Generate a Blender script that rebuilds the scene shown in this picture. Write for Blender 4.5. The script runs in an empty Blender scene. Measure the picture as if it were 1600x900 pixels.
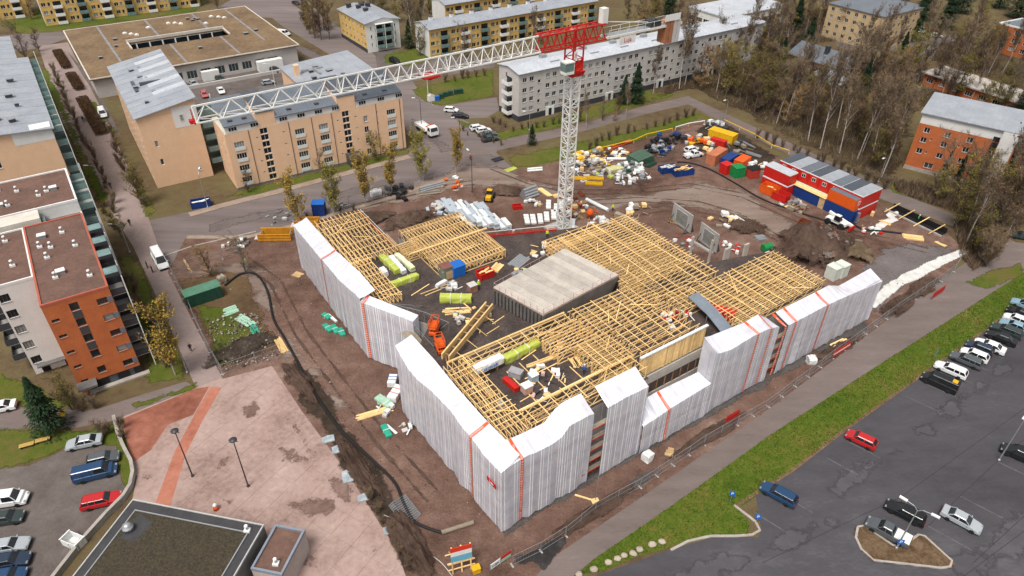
import bpy, bmesh, math, random
from math import radians as R, sin, cos, pi, sqrt, atan2, degrees
from mathutils import Vector, Matrix, noise
random.seed(7)
S = bpy.context.scene
C = S.collection
# ---------------------------------------------------------------- camera, sky, sun, exposure
FPX, PITCH, ROLL, CAMH = 1085.0, R(35.9), R(-0.68), 75.0
cd = bpy.data.cameras.new('camera'); cam = bpy.data.objects.new('camera', cd); C.objects.link(cam)
cd.sensor_width = 36; cd.lens = FPX / 1600 * 36; cd.clip_start = 1; cd.clip_end = 3000
_x, _d, _f = Vector((1, 0, 0)), Vector((0, -sin(PITCH), -cos(PITCH))), Vector((0, cos(PITCH), -sin(PITCH)))
CX, CY = cos(ROLL)*_x + sin(ROLL)*_d, -sin(ROLL)*_x + cos(ROLL)*_d
cam.matrix_world = Matrix(((CX.x, -CY.x, -_f.x, 0), (CX.y, -CY.y, -_f.y, 0), (CX.z, -CY.z, -_f.z, CAMH), (0, 0, 0, 1)))
S.camera = cam
S.render.resolution_x, S.render.resolution_y = 1024, 576
wd = bpy.data.worlds.new('World'); S.world = wd; wd.use_nodes = True
nt = wd.node_tree; bg = nt.nodes['Background']
sky = nt.nodes.new('ShaderNodeTexSky'); sky.sky_type = 'NISHITA'; sky.sun_disc = False
SUN_EL, SUN_AZ = R(62), R(205)
sky.sun_elevation = SUN_EL; sky.sun_rotation = SUN_AZ; sky.air_density = 1.0; sky.dust_density = 4.0
hs = nt.nodes.new('ShaderNodeHueSaturation'); hs.inputs['Saturation'].default_value = 0.10
nt.links.new(sky.outputs[0], hs.inputs['Color']); nt.links.new(hs.outputs[0], bg.inputs[0]); bg.inputs[1].default_value = 0.11
sl = bpy.data.lights.new('sun', 'SUN'); sl.energy = 2.1; sl.angle = R(20); sl.color = (1, .93, .84)
so = bpy.data.objects.new('sun', sl); C.objects.link(so)
sd = Vector((sin(SUN_AZ)*cos(SUN_EL), cos(SUN_AZ)*cos(SUN_EL), sin(SUN_EL)))
so.rotation_euler = sd.to_track_quat('Z', 'Y').to_euler(); so.location = (0, 0, 150)
vs = S.view_settings; vs.view_transform = 'Standard'; vs.look = 'None'; vs.exposure = 0.55; vs.gamma = 1
# ---------------------------------------------------------------- measuring the place: a point of the photograph to a point at height z
def G(px, py, z=0.0):
    v = CX*(px-800) + CY*(py-450) + _f*FPX
    t = (z-CAMH)/v.z
    return Vector((v.x*t, v.y*t, z))
def hgt(bx, by, ty):
    g = G(bx, by); v = CX*(bx-800) + CY*(ty-450) + _f*FPX
    return CAMH + v.z * (g.y/v.y)
def ang(a, b, z=0):
    p, q = G(*a, z), G(*b, z); return atan2(q.y-p.y, q.x-p.x)
GA = R(34.6)                                            # the street grid of the district
U, V = Vector((cos(GA), sin(GA), 0)), Vector((-sin(GA), cos(GA), 0))
O = Vector((-1.0, 51.8, 0))
def ST(s, t, z=0.0): return O + U*s + V*t + Vector((0, 0, z))
# ---------------------------------------------------------------- mesh helpers
class MB:
    def __init__(s): s.v = []; s.f = []; s.m = []; s.sm = []
    def add(s, vs, fs, m=0, smooth=False):
        n = len(s.v); s.v += [tuple(v) for v in vs]
        for f in fs: s.f.append([i+n for i in f]); s.m.append(m); s.sm.append(smooth)
        return s
    BF = [(0,3,2,1),(4,5,6,7),(0,1,5,4),(1,2,6,5),(2,3,7,6),(3,0,4,7)]
    def box(s, x0, x1, y0, y1, z0, z1, m=0):
        return s.add([(x0,y0,z0),(x1,y0,z0),(x1,y1,z0),(x0,y1,z0),(x0,y0,z1),(x1,y0,z1),(x1,y1,z1),(x0,y1,z1)], s.BF, m)
    def fr(s, a, b, m=0):                               # frustum between rects a,b = (x0,x1,y0,y1,z)
        def q(r): return [(r[0],r[2],r[4]),(r[1],r[2],r[4]),(r[1],r[3],r[4]),(r[0],r[3],r[4])]
        return s.add(q(a)+q(b), s.BF, m)
    def bar(s, p, q, w=.1, h=None, m=0, up=(0,0,1)):
        p, q = Vector(p), Vector(q); h = h or w; d = (q-p)
        if d.length < 1e-6: return s
        d.normalize(); u = Vector(up)
        if abs(d.dot(u)) > .98: u = Vector((1,0,0))
        a = d.cross(u).normalized()*w/2; b = a.cross(d).normalized()*h/2
        return s.add([p-a-b, p+a-b, p+a+b, p-a+b, q-a-b, q+a-b, q+a+b, q-a+b], [(0,1,2,3),(7,6,5,4),(0,4,5,1),(1,5,6,2),(2,6,7,3),(3,7,4,0)], m)
    def tube(s, p, q, r0, r1=None, n=8, m=0, cap=True, smooth=True):
        p, q = Vector(p), Vector(q); r1 = r0 if r1 is None else r1; d = (q-p).normalized()
        u = Vector((0,0,1)) if abs(d.z) < .95 else Vector((1,0,0))
        a = d.cross(u).normalized(); b = d.cross(a)
        vs = []
        for c, r in ((p,r0),(q,r1)):
            vs += [c + a*r*cos(2*pi*i/n) + b*r*sin(2*pi*i/n) for i in range(n)]
        s.add(vs, [(i,(i+1)%n,n+(i+1)%n,n+i) for i in range(n)], m, smooth)
        if cap: s.add(vs[:n], [tuple(range(n))[::-1]], m); s.add(vs[n:], [tuple(range(n))], m)
        return s
    def path(s, pts, r, n=6, m=0):
        for a, b in zip(pts, pts[1:]): s.tube(a, b, r, r, n, m)
        return s
    def lathe(s, prof, n=12, c=(0,0), m=0):
        vs = [(c[0]+r*cos(2*pi*i/n), c[1]+r*sin(2*pi*i/n), z) for r, z in prof for i in range(n)]
        fs = [(k*n+i, k*n+(i+1)%n, (k+1)*n+(i+1)%n, (k+1)*n+i) for k in range(len(prof)-1) for i in range(n)]
        fs.append(tuple(range(n))[::-1]); fs.append(tuple((len(prof)-1)*n+i for i in range(n)))
        return s.add(vs, fs, m, True)
    def prism(s, poly, z0, z1, m=0, mtop=None):
        n = len(poly); vs = [(p[0],p[1],z0) for p in poly]+[(p[0],p[1],z1) for p in poly]
        s.add(vs, [(i,(i+1)%n,n+(i+1)%n,n+i) for i in range(n)], m)
        s.add(vs[n:], [tuple(range(n))], m if mtop is None else mtop); s.add(vs[:n], [tuple(range(n))[::-1]], m)
        return s
    def mesh(s, name, mats):
        me = bpy.data.meshes.new(name); me.from_pydata(s.v, [], s.f)
        for m in mats: me.materials.append(m)
        me.polygons.foreach_set('material_index', s.m); me.polygons.foreach_set('use_smooth', s.sm)
        me.update(); return me
    def build(s, name, mats, parent=None, loc=(0,0,0), rz=0.0):
        if not isinstance(mats, (list, tuple)): mats = [mats]
        return mk(name, s.mesh(name, mats), parent, loc, rz)
def mk(name, me, parent=None, loc=(0,0,0), rz=0.0, rot=None):
    o = bpy.data.objects.new(name, me); C.objects.link(o); o.parent = parent
    o.location = loc; o.rotation_euler = rot if rot else (0, 0, rz); return o
def tag(o, label, cat, group=None):
    o['label'] = label; o['category'] = cat
    if group: o['group'] = group
    return o
def thing(name, label, cat, loc=(0,0,0), rz=0.0, group=None):
    return tag(mk(name, None, None, loc, rz), label, cat, group)
def struct(o): o['kind'] = 'structure'; return o
def stuff(o): o['kind'] = 'stuff'; return o
def dup(o, parent=None, loc=None, rz=None, label=None, sc=None):
    c = o.copy(); C.objects.link(c); c.parent = parent
    if loc is not None: c.location = loc
    if rz is not None: c.rotation_euler = (0, 0, rz)
    if sc is not None: c.scale = sc if hasattr(sc, '__len__') else (sc, sc, sc)
    if label: c['label'] = label
    for ch in list(o.children): dup(ch, c)
    return c
def recolor(o, mat, slot=0):
    o.material_slots[slot].link = 'OBJECT'; o.material_slots[slot].material = mat
def lettering(txt, size, mat, parent, loc, rot, name='lettering', ext=.01, align='CENTER'):
    cu = bpy.data.curves.new('t', 'FONT'); cu.body = txt; cu.size = size; cu.extrude = ext; cu.align_x = align; cu.align_y = 'CENTER'; cu.resolution_u = 2
    o = bpy.data.objects.new('t', cu); C.objects.link(o)
    me = bpy.data.meshes.new_from_object(o.evaluated_get(bpy.context.evaluated_depsgraph_get()))
    bpy.data.objects.remove(o); me.materials.clear(); me.materials.append(mat)
    return mk(name, me, parent, loc, rot=rot)
# ---------------------------------------------------------------- materials
MC = {}
def mat(name, col, rough=.8, var=.15, scale=3.0, col2=None, bump=0.0, metal=0.0, spec=.3, stretch=(1,1,1), fine=.1, objvar=0.0):
    """base colour mottled by two noises, optional second colour, fine relief"""
    if name in MC: return MC[name]
    m = bpy.data.materials.new(name); m.use_nodes = True; n = m.node_tree; b = n.nodes['Principled BSDF']
    b.inputs['Roughness'].default_value = rough; b.inputs['Metallic'].default_value = metal; b.inputs['Specular IOR Level'].default_value = spec
    c2 = col2 or tuple(max(0, c*(1-var*2)) for c in col)
    tc = n.nodes.new('ShaderNodeTexCoord'); mp = n.nodes.new('ShaderNodeMapping'); mp.inputs['Scale'].default_value = stretch
    n.links.new(tc.outputs['Object'], mp.inputs[0])
    no = n.nodes.new('ShaderNodeTexNoise'); no.inputs['Scale'].default_value = scale; no.inputs['Detail'].default_value = 6; no.inputs['Roughness'].default_value = .65
    n.links.new(mp.outputs[0], no.inputs['Vector'])
    rp = n.nodes.new('ShaderNodeValToRGB'); rp.color_ramp.elements[0].position = .33; rp.color_ramp.elements[1].position = .68
    rp.color_ramp.elements[0].color = (*c2, 1); rp.color_ramp.elements[1].color = (*col, 1); n.links.new(no.outputs[0], rp.inputs[0])
    out = rp.outputs[0]
    n2 = n.nodes.new('ShaderNodeTexNoise'); n2.inputs['Scale'].default_value = scale*9; n2.inputs['Detail'].default_value = 3; n.links.new(mp.outputs[0], n2.inputs['Vector'])
    mr = n.nodes.new('ShaderNodeMapRange'); mr.inputs[1].default_value = .3; mr.inputs[2].default_value = .7; mr.inputs[3].default_value = 1-fine; mr.inputs[4].default_value = 1+fine
    n.links.new(n2.outputs[0], mr.inputs[0])
    mul = n.nodes.new('ShaderNodeMix'); mul.data_type = 'RGBA'; mul.blend_type = 'MULTIPLY'; mul.inputs[0].default_value = 1
    n.links.new(out, mul.inputs[6]); n.links.new(mr.outputs[0], mul.inputs[7]); out = mul.outputs[2]
    if objvar:
        oi = n.nodes.new('ShaderNodeObjectInfo'); m3 = n.nodes.new('ShaderNodeMapRange'); m3.inputs[3].default_value = 1-objvar; m3.inputs[4].default_value = 1+objvar
        n.links.new(oi.outputs['Random'], m3.inputs[0])
        mu = n.nodes.new('ShaderNodeMix'); mu.data_type = 'RGBA'; mu.blend_type = 'MULTIPLY'; mu.inputs[0].default_value = 1
        n.links.new(out, mu.inputs[6]); n.links.new(m3.outputs[0], mu.inputs[7]); out = mu.outputs[2]
    n.links.new(out, b.inputs['Base Color'])
    if bump:
        bp = n.nodes.new('ShaderNodeBump'); bp.inputs['Strength'].default_value = bump; bp.inputs['Distance'].default_value = .15
        n.links.new(n2.outputs[0], bp.inputs['Height']); n.links.new(bp.outputs[0], b.inputs['Normal'])
    MC[name] = m; return m
def ground_mat(name, stops, s1=.06, s2=.7, rough=.95, bump=.4, band=None, fade=False, spec=.15, wet=0.0):
    """large patches + small mottling through a several-colour ramp; fade: ragged edge from the 'edge' attribute"""
    m = bpy.data.materials.new(name); m.use_nodes = True; n = m.node_tree; b = n.nodes['Principled BSDF']
    b.inputs['Roughness'].default_value = rough; b.inputs['Specular IOR Level'].default_value = spec
    ge = n.nodes.new('ShaderNodeNewGeometry'); mp = n.nodes.new('ShaderNodeMapping'); n.links.new(ge.outputs['Position'], mp.inputs[0])
    if band: mp.inputs['Rotation'].default_value = (0, 0, -band[0]); mp.inputs['Scale'].default_value = (band[1], 1, 1)
    def N(sc, det=7, ro=.62):
        q = n.nodes.new('ShaderNodeTexNoise'); q.inputs['Scale'].default_value = sc; q.inputs['Detail'].default_value = det; q.inputs['Roughness'].default_value = ro
        n.links.new(mp.outputs[0], q.inputs['Vector']); return q
    a, c, d = N(s1), N(s2), N(s2*7, 4)
    def M(op, x, y, z=None):
        q = n.nodes.new('ShaderNodeMath'); q.operation = op
        for i, k in enumerate((x, y) if z is None else (x, y, z)):
            if isinstance(k, (int, float)): q.inputs[i].default_value = k
            else: n.links.new(k, q.inputs[i])
        return q.outputs[0]
    f = M('MULTIPLY_ADD', a.outputs[0], .50, M('MULTIPLY_ADD', c.outputs[0], .32, M('MULTIPLY', d.outputs[0], .18)))
    rp = n.nodes.new('ShaderNodeValToRGB'); n.links.new(f, rp.inputs[0]); e = rp.color_ramp.elements
    lo, hi = .36, .64
    while len(e) < len(stops): e.new(.5)
    for i, k in enumerate(stops):
        e[i].position = lo + (hi-lo)*i/(len(stops)-1); e[i].color = (*k, 1)
    n.links.new(rp.outputs[0], b.inputs['Base Color'])
    if wet:
        rr = n.nodes.new('ShaderNodeMapRange'); rr.inputs[1].default_value = .38; rr.inputs[2].default_value = .55; rr.inputs[3].default_value = wet; rr.inputs[4].default_value = rough
        n.links.new(a.outputs[0], rr.inputs[0]); n.links.new(rr.outputs[0], b.inputs['Roughness'])
    bp = n.nodes.new('ShaderNodeBump'); bp.inputs['Strength'].default_value = bump; bp.inputs['Distance'].default_value = .25
    n.links.new(M('ADD', c.outputs[0], d.outputs[0]), bp.inputs['Height']); n.links.new(bp.outputs[0], b.inputs['Normal'])
    if fade:
        at = n.nodes.new('ShaderNodeAttribute'); at.attribute_name = 'edge'
        k = M('ADD', at.outputs['Fac'], M('MULTIPLY', M('SUBTRACT', c.outputs[0], .5), 1.6))
        mr = n.nodes.new('ShaderNodeMapRange'); mr.inputs[1].default_value = .3; mr.inputs[2].default_value = .62; n.links.new(k, mr.inputs[0]); n.links.new(mr.outputs[0], b.inputs['Alpha'])
    MC[name] = m; return m
def flat(name, col, rough=.6, metal=0, spec=.4, emit=None): return mat(name, col, rough, .06, 1.5, None, 0, metal, spec, fine=.06)
wood = mat('wood', (.84,.60,.29), .7, .12, 1.2, (.70,.46,.19), objvar=.22, fine=.1)
wood_d = mat('wood_dark', (.36,.22,.10), .8, .2, 1.5, objvar=.15)
ply = mat('plywood', (.48,.33,.17), .75, .1, 2, objvar=.12)
grey_wood = mat('weathered_wood', (.30,.25,.19), .85, .15, 2, objvar=.15)
steel = mat('galvanised', (.42,.44,.46), .45, .1, 3, metal=.6)
dsteel = mat('dark_steel', (.07,.07,.08), .5, .1, 3, metal=.4)
white = mat('white_paint', (.72,.72,.71), .5, .05, 1.0)
red = mat('red_paint', (.52,.018,.014), .45, .12, 1.2)
orange = mat('orange_paint', (.68,.10,.012), .45, .1, 1.2)
yellow = mat('yellow_paint', (.70,.40,.012), .5, .12, 1.5)
blue = mat('blue_paint', (.012,.045,.20), .45, .15, 1.5)
lblue = mat('bright_blue', (.015,.13,.48), .45, .1, 1.5)
green = mat('green_paint', (.012,.22,.06), .5, .12, 1.5)
dgreen = mat('dark_green', (.018,.07,.045), .6, .15, 1.5)
black = mat('black', (.012,.012,.013), .6, .1, 2)
rubber = mat('rubber', (.015,.015,.015), .85, .1, 4)
concrete = mat('concrete', (.36,.35,.33), .9, .12, .6, bump=.1)
dconc = mat('dark_concrete', (.16,.155,.15), .9, .15, .7, bump=.1)
plastic_w = mat('white_plastic', (.72,.73,.72), .4, .07, 1.6)
plastic_g = mat('pale_green_plastic', (.35,.55,.42), .45, .1, 1.6)
wool = mat('lime_wrap', (.46,.52,.10), .4, .14, .9, (.36,.42,.07))
pink = mat('pink_pack', (.62,.40,.36), .7, .1, 2)
rust = mat('rust', (.20,.055,.022), .85, .2, 1.2)
glass = mat('glass_dark', (.02,.025,.03), .12, .3, .5, spec=.6)
glass2 = mat('glass_curtain', (.30,.31,.31), .35, .2, 1.2, spec=.5)
glass3 = mat('glass_blue', (.06,.085,.10), .15, .3, .7, spec=.6)
glass_t = mat('glass_teal', (.17,.27,.26), .2, .2, .7, spec=.6)
frame_w = mat('frame_white', (.62,.62,.60), .5, .04, 1)
frame_d = mat('frame_dark', (.06,.06,.065), .5, .1, 1)
# ================================================================ GROUND
m_soil = ground_mat('woodland_floor', [(.05,.033,.02),(.085,.058,.034),(.11,.08,.042),(.115,.098,.042),(.15,.11,.07)], .05, .5)
m_mud = ground_mat('site_mud', [(.045,.024,.017),(.095,.054,.040),(.135,.080,.061),(.18,.114,.090),(.26,.185,.152)], .045, .42, bump=.8, wet=.62)
m_track = ground_mat('packed_mud', [(.13,.092,.074),(.175,.13,.108),(.215,.165,.14),(.27,.215,.185)], .08, .5, band=(R(-10), .25), fade=True)
m_grav = ground_mat('dark_gravel', [(.055,.05,.048),(.085,.078,.076),(.115,.105,.10),(.15,.135,.13)], .2, 2.0, bump=.8, fade=True)
m_grav2 = ground_mat('gravel', [(.09,.075,.075),(.13,.112,.11),(.165,.142,.14),(.20,.175,.17)], .12, 1.6, bump=.7, fade=True)
m_grass = ground_mat('grass_ground', [(.032,.055,.005),(.055,.09,.008),(.08,.12,.012),(.12,.12,.022),(.19,.14,.05)], .07, .8, bump=.6)
m_gfade = ground_mat('rough_grass', [(.04,.045,.008),(.06,.085,.010),(.08,.10,.014),(.12,.10,.03),(.11,.07,.03)], .06, .8, bump=.6, fade=True)
m_asph = ground_mat('asphalt', [(.042,.040,.046),(.056,.053,.060),(.068,.065,.073),(.098,.092,.10)], .05, .5, rough=.8, bump=.1, band=(GA, .4), wet=.5)
m_asph2 = ground_mat('street_asphalt', [(.115,.093,.090),(.145,.118,.114),(.17,.14,.135),(.21,.178,.17)], .05, .4, rough=.85, bump=.1, band=(R(33), .12))
m_asph3 = ground_mat('car_park_asphalt', [(.062,.05,.046),(.10,.083,.077),(.13,.11,.102),(.175,.15,.14)], .06, .4, rough=.85, bump=.15)
m_path = ground_mat('footpath', [(.105,.082,.076),(.135,.108,.10),(.16,.128,.12),(.21,.175,.165)], .06, .5, rough=.85, bump=.12, band=(GA, .3))
m_prom = ground_mat('promenade_paving', [(.19,.14,.13),(.235,.18,.165),(.27,.21,.195),(.31,.25,.23)], .07, 1.2, rough=.8, bump=.12)
m_red = ground_mat('red_paving', [(.25,.09,.06),(.33,.125,.085),(.39,.16,.11),(.36,.18,.14)], .12, .9, rough=.85, bump=.15)
ground_mat('red_paving_dark', [(.13,.045,.03),(.2,.075,.05),(.27,.105,.072),(.33,.15,.11)], .12, .9, rough=.85, bump=.15)
m_plaza = ground_mat('plaza_slab', [(.17,.108,.092),(.25,.17,.148),(.315,.222,.196),(.35,.255,.226),(.41,.31,.278)], .14, 1.4, rough=.8, bump=.1)
m_plaza2 = ground_mat('plaza_joint', [(.09,.06,.05),(.17,.12,.105),(.28,.2,.175)], .25, 1, rough=.9, bump=.2)
m_line = mat('road_paint', (.17,.162,.16), .8, .3, 1.0, (.055,.052,.054))
m_kerb = mat('kerb_stone', (.38,.34,.31), .9, .15, .8)
def inside(x, y, ps):
    r = False; j = len(ps)-1
    for i in range(len(ps)):
        if (ps[i].y > y) != (ps[j].y > y) and x < (ps[j].x-ps[i].x)*(y-ps[i].y)/(ps[j].y-ps[i].y)+ps[i].x: r = not r
        j = i
    return r
def poly(name, pts, z, m, world=False, kind=True):
    ps = pts if world else [G(*p) for p in pts]
    me = bpy.data.meshes.new(name); me.from_pydata([(p[0], p[1], z) for p in ps], [], [list(range(len(ps)))]); me.materials.append(m)
    if me.polygons[0].normal.z < 0: me.flip_normals()
    o = mk(name, me); struct(o); return o
def pdist(x, y, ps):
    d = 1e9
    for a, b in zip(ps, ps[1:]+ps[:1]):
        ex, ey = b[0]-a[0], b[1]-a[1]; l = ex*ex+ey*ey or 1e-9
        t = max(0, min(1, ((x-a[0])*ex+(y-a[1])*ey)/l)); d = min(d, (x-a[0]-t*ex)**2+(y-a[1]-t*ey)**2)
    return sqrt(d)
def patch(name, pts, z, m, w=1.5, world=False, jit=.5, inn=0):
    """natural patch on a fine grid: 'edge' rises from 0 at the rim to 1 w metres inside, the rim wanders by jit"""
    ps = [Vector(p[:2]) for p in (pts if world else [G(*p) for p in pts])]
    x0, x1 = min(p.x for p in ps)-jit, max(p.x for p in ps)+jit; y0, y1 = min(p.y for p in ps)-jit, max(p.y for p in ps)+jit
    c = max(.25, min(1.3, w*.6, max(x1-x0, y1-y0)/60)); nx, ny = int((x1-x0)/c)+2, int((y1-y0)/c)+2
    e = []; v = []
    for j in range(ny+1):
        for i in range(nx+1):
            x, y = x0+i*c, y0+j*c; d = pdist(x, y, ps); d = d if inside(x, y, ps) else -d
            d += noise.noise(Vector((x*.22, y*.22, z*700)))*jit*1.3 + noise.noise(Vector((x*.8, y*.8, z*900)))*jit*.5
            e.append(max(0, min(1, d/w+.15))); v.append((x, y, z))
    f = []
    for j in range(ny):
        for i in range(nx):
            q = (j*(nx+1)+i, j*(nx+1)+i+1, (j+1)*(nx+1)+i+1, (j+1)*(nx+1)+i)
            if max(e[k] for k in q) > 0: f.append(q)
    me = bpy.data.meshes.new(name); me.from_pydata(v, [], f); me.materials.append(m)
    at = me.attributes.new('edge', 'FLOAT', 'POINT'); at.data.foreach_set('value', e)
    o = mk(name, me); struct(o); return o
def strip(name, pts, w, z, m, h=0.0, world=False, kind=True):
    """a band w wide along a line (kerb when h > 0)"""
    ps = [Vector(p) if world else G(*p) for p in pts]; b = MB(); L = []; Rr = []
    for i, p in enumerate(ps):
        d = (ps[min(i+1, len(ps)-1)] - ps[max(i-1, 0)]); d.z = 0; d.normalize(); nn = Vector((-d.y, d.x, 0))*w/2
        L.append(p+nn); Rr.append(p-nn)
    k = len(ps)
    top = [(q.x, q.y, z+h) for q in L] + [(q.x, q.y, z+h) for q in Rr]
    b.add(top, [(i, k+i, k+i+1, i+1) for i in range(k-1)])
    if h:
        lo = [(q.x, q.y, z) for q in L] + [(q.x, q.y, z) for q in Rr]
        b.add(top+lo, [(i, i+1, 2*k+i+1, 2*k+i) for i in range(k-1)] + [(k+i+1, k+i, 3*k+i, 3*k+i+1) for i in range(k-1)] + [(0, 2*k, 3*k, k), (k-1, 2*k-1, 4*k-1, 3*k-1)])
    o = b.build(name, m)
    if kind: struct(o)
    return o
# one sheet to beyond the horizon
gb = MB(); gb.add([(-1500,-200,0),(1500,-200,0),(1500,2600,0),(-1500,2600,0)], [(0,1,2,3)]); struct(gb.build('ground', m_soil))
# --- streets and paths of the district
poly('street', [(196,352),(300,330),(345,318),(640,238),(655,232),(600,150),(548,105),(440,40),(378,-10),(470,-10),(500,22),(560,62),(600,100),(640,120),(660,150),(720,200),(775,238),(800,262),(760,272),(700,278),(640,292),(490,345),(385,372),(290,372),(262,425),(235,440)], .004, m_asph2)
poly('street', [(-60,62),(40,52),(130,48),(200,40),(330,18),(378,-10),(470,-10),(455,30),(380,25),(100,62),(60,75),(-60,95)], .006, m_asph2)
poly('car_park', [(660,160),(690,166),(776,152),(780,172),(760,184),(690,186)], .008, m_asph2)
poly('car_park', [(690,186),(712,182),(778,212),(776,238),(735,228)], .009, m_asph2)
poly('car_park', [(585,75),(630,80),(775,95),(772,105),(640,128),(590,110)], .010, m_asph3)
poly('car_park', [(270,128),(462,88),(480,112),(468,140),(300,170)], .008, m_asph3)
poly('promenade', [(60,72),(106,66),(163,180),(218,300),(252,398),(300,480),(348,592),(306,606),(250,475),(208,385),(160,310),(98,190)], .008, m_prom)
poly('service_road', [(105,80),(150,130),(168,170),(190,215),(172,195),(150,150)], .010, m_asph3)
poly('footpath', [(-40,655),(0,630),(60,640),(150,640),(205,622),(290,596),(306,606),(300,620),(190,655),(120,668),(40,668),(-40,690)], .008, m_path)
poly('footpath', [(700,232),(800,215),(900,196),(1010,165),(1075,150),(1150,185),(1260,235),(1400,300),(1530,350),(1600,385),(1600,400),(1510,362),(1380,312),(1250,250),(1140,197),(1075,163),(1010,178),(900,208),(800,230),(730,246)], .008, m_path)
poly('car_park', [(1290,30),(1600,70),(1600,85),(1480,95),(1310,75)], .006, m_asph3)
strip('pavement', [(296,336),(345,322),(430,301),(530,274),(640,245)], 2.0, .012, ground_mat('pale_pavement', [(.22,.165,.13),(.28,.215,.17),(.33,.26,.21)], .1, .8, rough=.9, bump=.1), .10)
strip('pavement', [(292,371),(385,371),(490,345),(600,312),(700,279)], 1.2, .012, MC['pale_pavement'], .08)
strip('kerb', [(252,402),(300,385),(400,362)], .3, .012, m_kerb, .1)
for a, b in [((330,352),(420,333)),((440,329),(520,309)),((545,302),(640,276))]: strip('lane_line', [a, b], .13, .0125, m_line)
m_pat = ground_mat('asphalt_patch', [(.10,.082,.079),(.125,.102,.098),(.15,.123,.118)], .2, .9, rough=.85, bump=.1, fade=True)
for k, pts in enumerate([[(320,350),(400,332),(470,318),(478,328),(400,345),(330,362)],[(520,302),(610,278),(618,286),(530,312)],[(640,180),(700,225),(715,238),(690,238),(640,195)],[(450,60),(520,95),(560,125),(545,125),(500,100),(445,70)],[(700,246),(770,240),(790,256),(730,262)]]): patch('asphalt_patch', pts, .0105+k*.0003, m_pat, 1.5, jit=.8)
m_pat2 = ground_mat('pale_wear', [(.058,.055,.062),(.072,.068,.076),(.098,.093,.10)], .15, .5, rough=.8, bump=.1, fade=True)
for k, pts in enumerate([[(1020,895),(1160,860),(1290,800),(1310,815),(1180,885),(1060,930)],[(1290,760),(1400,690),(1500,610),(1515,625),(1410,712),(1310,785)],[(1460,640),(1560,570),(1600,545),(1600,565),(1490,655)],[(1480,880),(1590,800),(1640,800),(1640,840),(1520,910)],[(1330,720),(1360,705),(1375,725),(1340,740)]]): patch('asphalt_wear', pts, .0082+k*.0003, m_pat2, 2.5, jit=1.5)
# lawns
for k, (pts, z) in enumerate([
    ([(30,55),(75,50),(305,18),(330,0),(-20,20)], .010), ([(640,140),(770,108),(776,150),(690,165),(665,160)], .014),
    ([(690,175),(770,208),(812,200),(900,172),(1010,140),(1060,148),(1000,165),(880,198),(790,218),(760,222)], .012), ([(790,245),(900,222),(990,205),(1090,175),(1120,190),(1000,222),(900,245),(830,262),(800,262)], .012),
    ([(-20,575),(60,600),(120,620),(130,640),(60,640),(-20,628)], .010), ([(-20,668),(60,668),(120,672),(190,660),(190,700),(130,690),(40,730),(-20,742)], .010),
    ([(205,632),(260,610),(305,598),(302,612),(250,630),(210,640)], .013), ([(180,400),(212,395),(250,475),(300,598),(232,600),(210,500)], .010),
    ([(345,310),(400,305),(500,280),(640,240),(640,232),(372,297)], .013), ([(600,85),(650,75),(690,90),(640,105),(600,98)], .013),
    ([(1390,285),(1530,305),(1600,325),(1600,345),(1520,340),(1395,300)], .010), ([(60,110),(75,105),(140,250),(190,345),(150,310)], .012),
    ([(130,150),(160,165),(205,260),(250,330),(228,340),(190,240)], .012), ([(1500,440),(1600,405),(1600,430),(1545,455)], .012)]):
    patch('lawn', pts, z, m_gfade, 1.6, jit=.7)
m_wood = ground_mat('wood_floor', [(.022,.014,.009),(.04,.026,.016),(.06,.042,.024),(.075,.06,.028),(.10,.07,.045)], .07, .7, fade=True)
for k, pts in enumerate([[(1005,160),(1090,108),(1185,70),(1215,40),(1262,60),(1280,130),(1345,150),(1425,170),(1412,262),(1388,292),(1265,232),(1160,176),(1085,142)],[(1340,82),(1440,105),(1600,170),(1600,192),(1430,165),(1345,140)],[(1488,355),(1540,318),(1600,296),(1600,345),(1560,398),(1520,428),(1498,400)],[(1455,95),(1470,68),(1560,60),(1600,110),(1600,140)],[(1200,30),(1320,5),(1330,60),(1230,75)]]): patch('wood_floor', pts, .016+k*.0005, m_wood, 4, jit=2)
# --- right side: footpath by the fence, verge, car park
poly('footpath', [(868,868),(905,838),(1005,775),(1200,640),(1480,430),(1560,375),(1640,385),(1700,395),(1562,450),(1200,684),(1060,785),(920,880),(890,905),(800,960),(700,960)], .010, m_path)
poly('car_park', [(780,960),(890,906),(930,900),(1050,858),(1120,838),(1184,840),(1190,830),(1180,770),(1325,668),(1440,586),(1600,470),(1900,330),(2300,700),(2300,1300),(700,1300)], .006, m_asph)
gp = [(905,898),(925,876),(1060,783),(1200,682),(1380,566),(1562,450),(1640,402),(1700,400),(1600,474),(1440,588),(1322,672),(1235,738),(1160,790),(1150,792),(1172,818),(1168,836),(1120,838),(1080,842),(1040,858),(1000,868),(940,893)]
poly('verge', gp, .05, m_grass)
grass_poly = [G(*p) for p in gp]
strip('kerb', [(1048,860),(1075,846),(1110,838),(1150,838),(1175,836),(1187,829),(1180,815),(1147,790)], .32, .0, m_kerb, .13)
strip('kerb_edge', [(1150,790),(1235,737),(1322,670),(1440,586),(1600,472)], .5, .055, ground_mat('leaf_litter', [(.09,.055,.03),(.16,.10,.06),(.22,.15,.10)], .3, 1.5))
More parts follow.
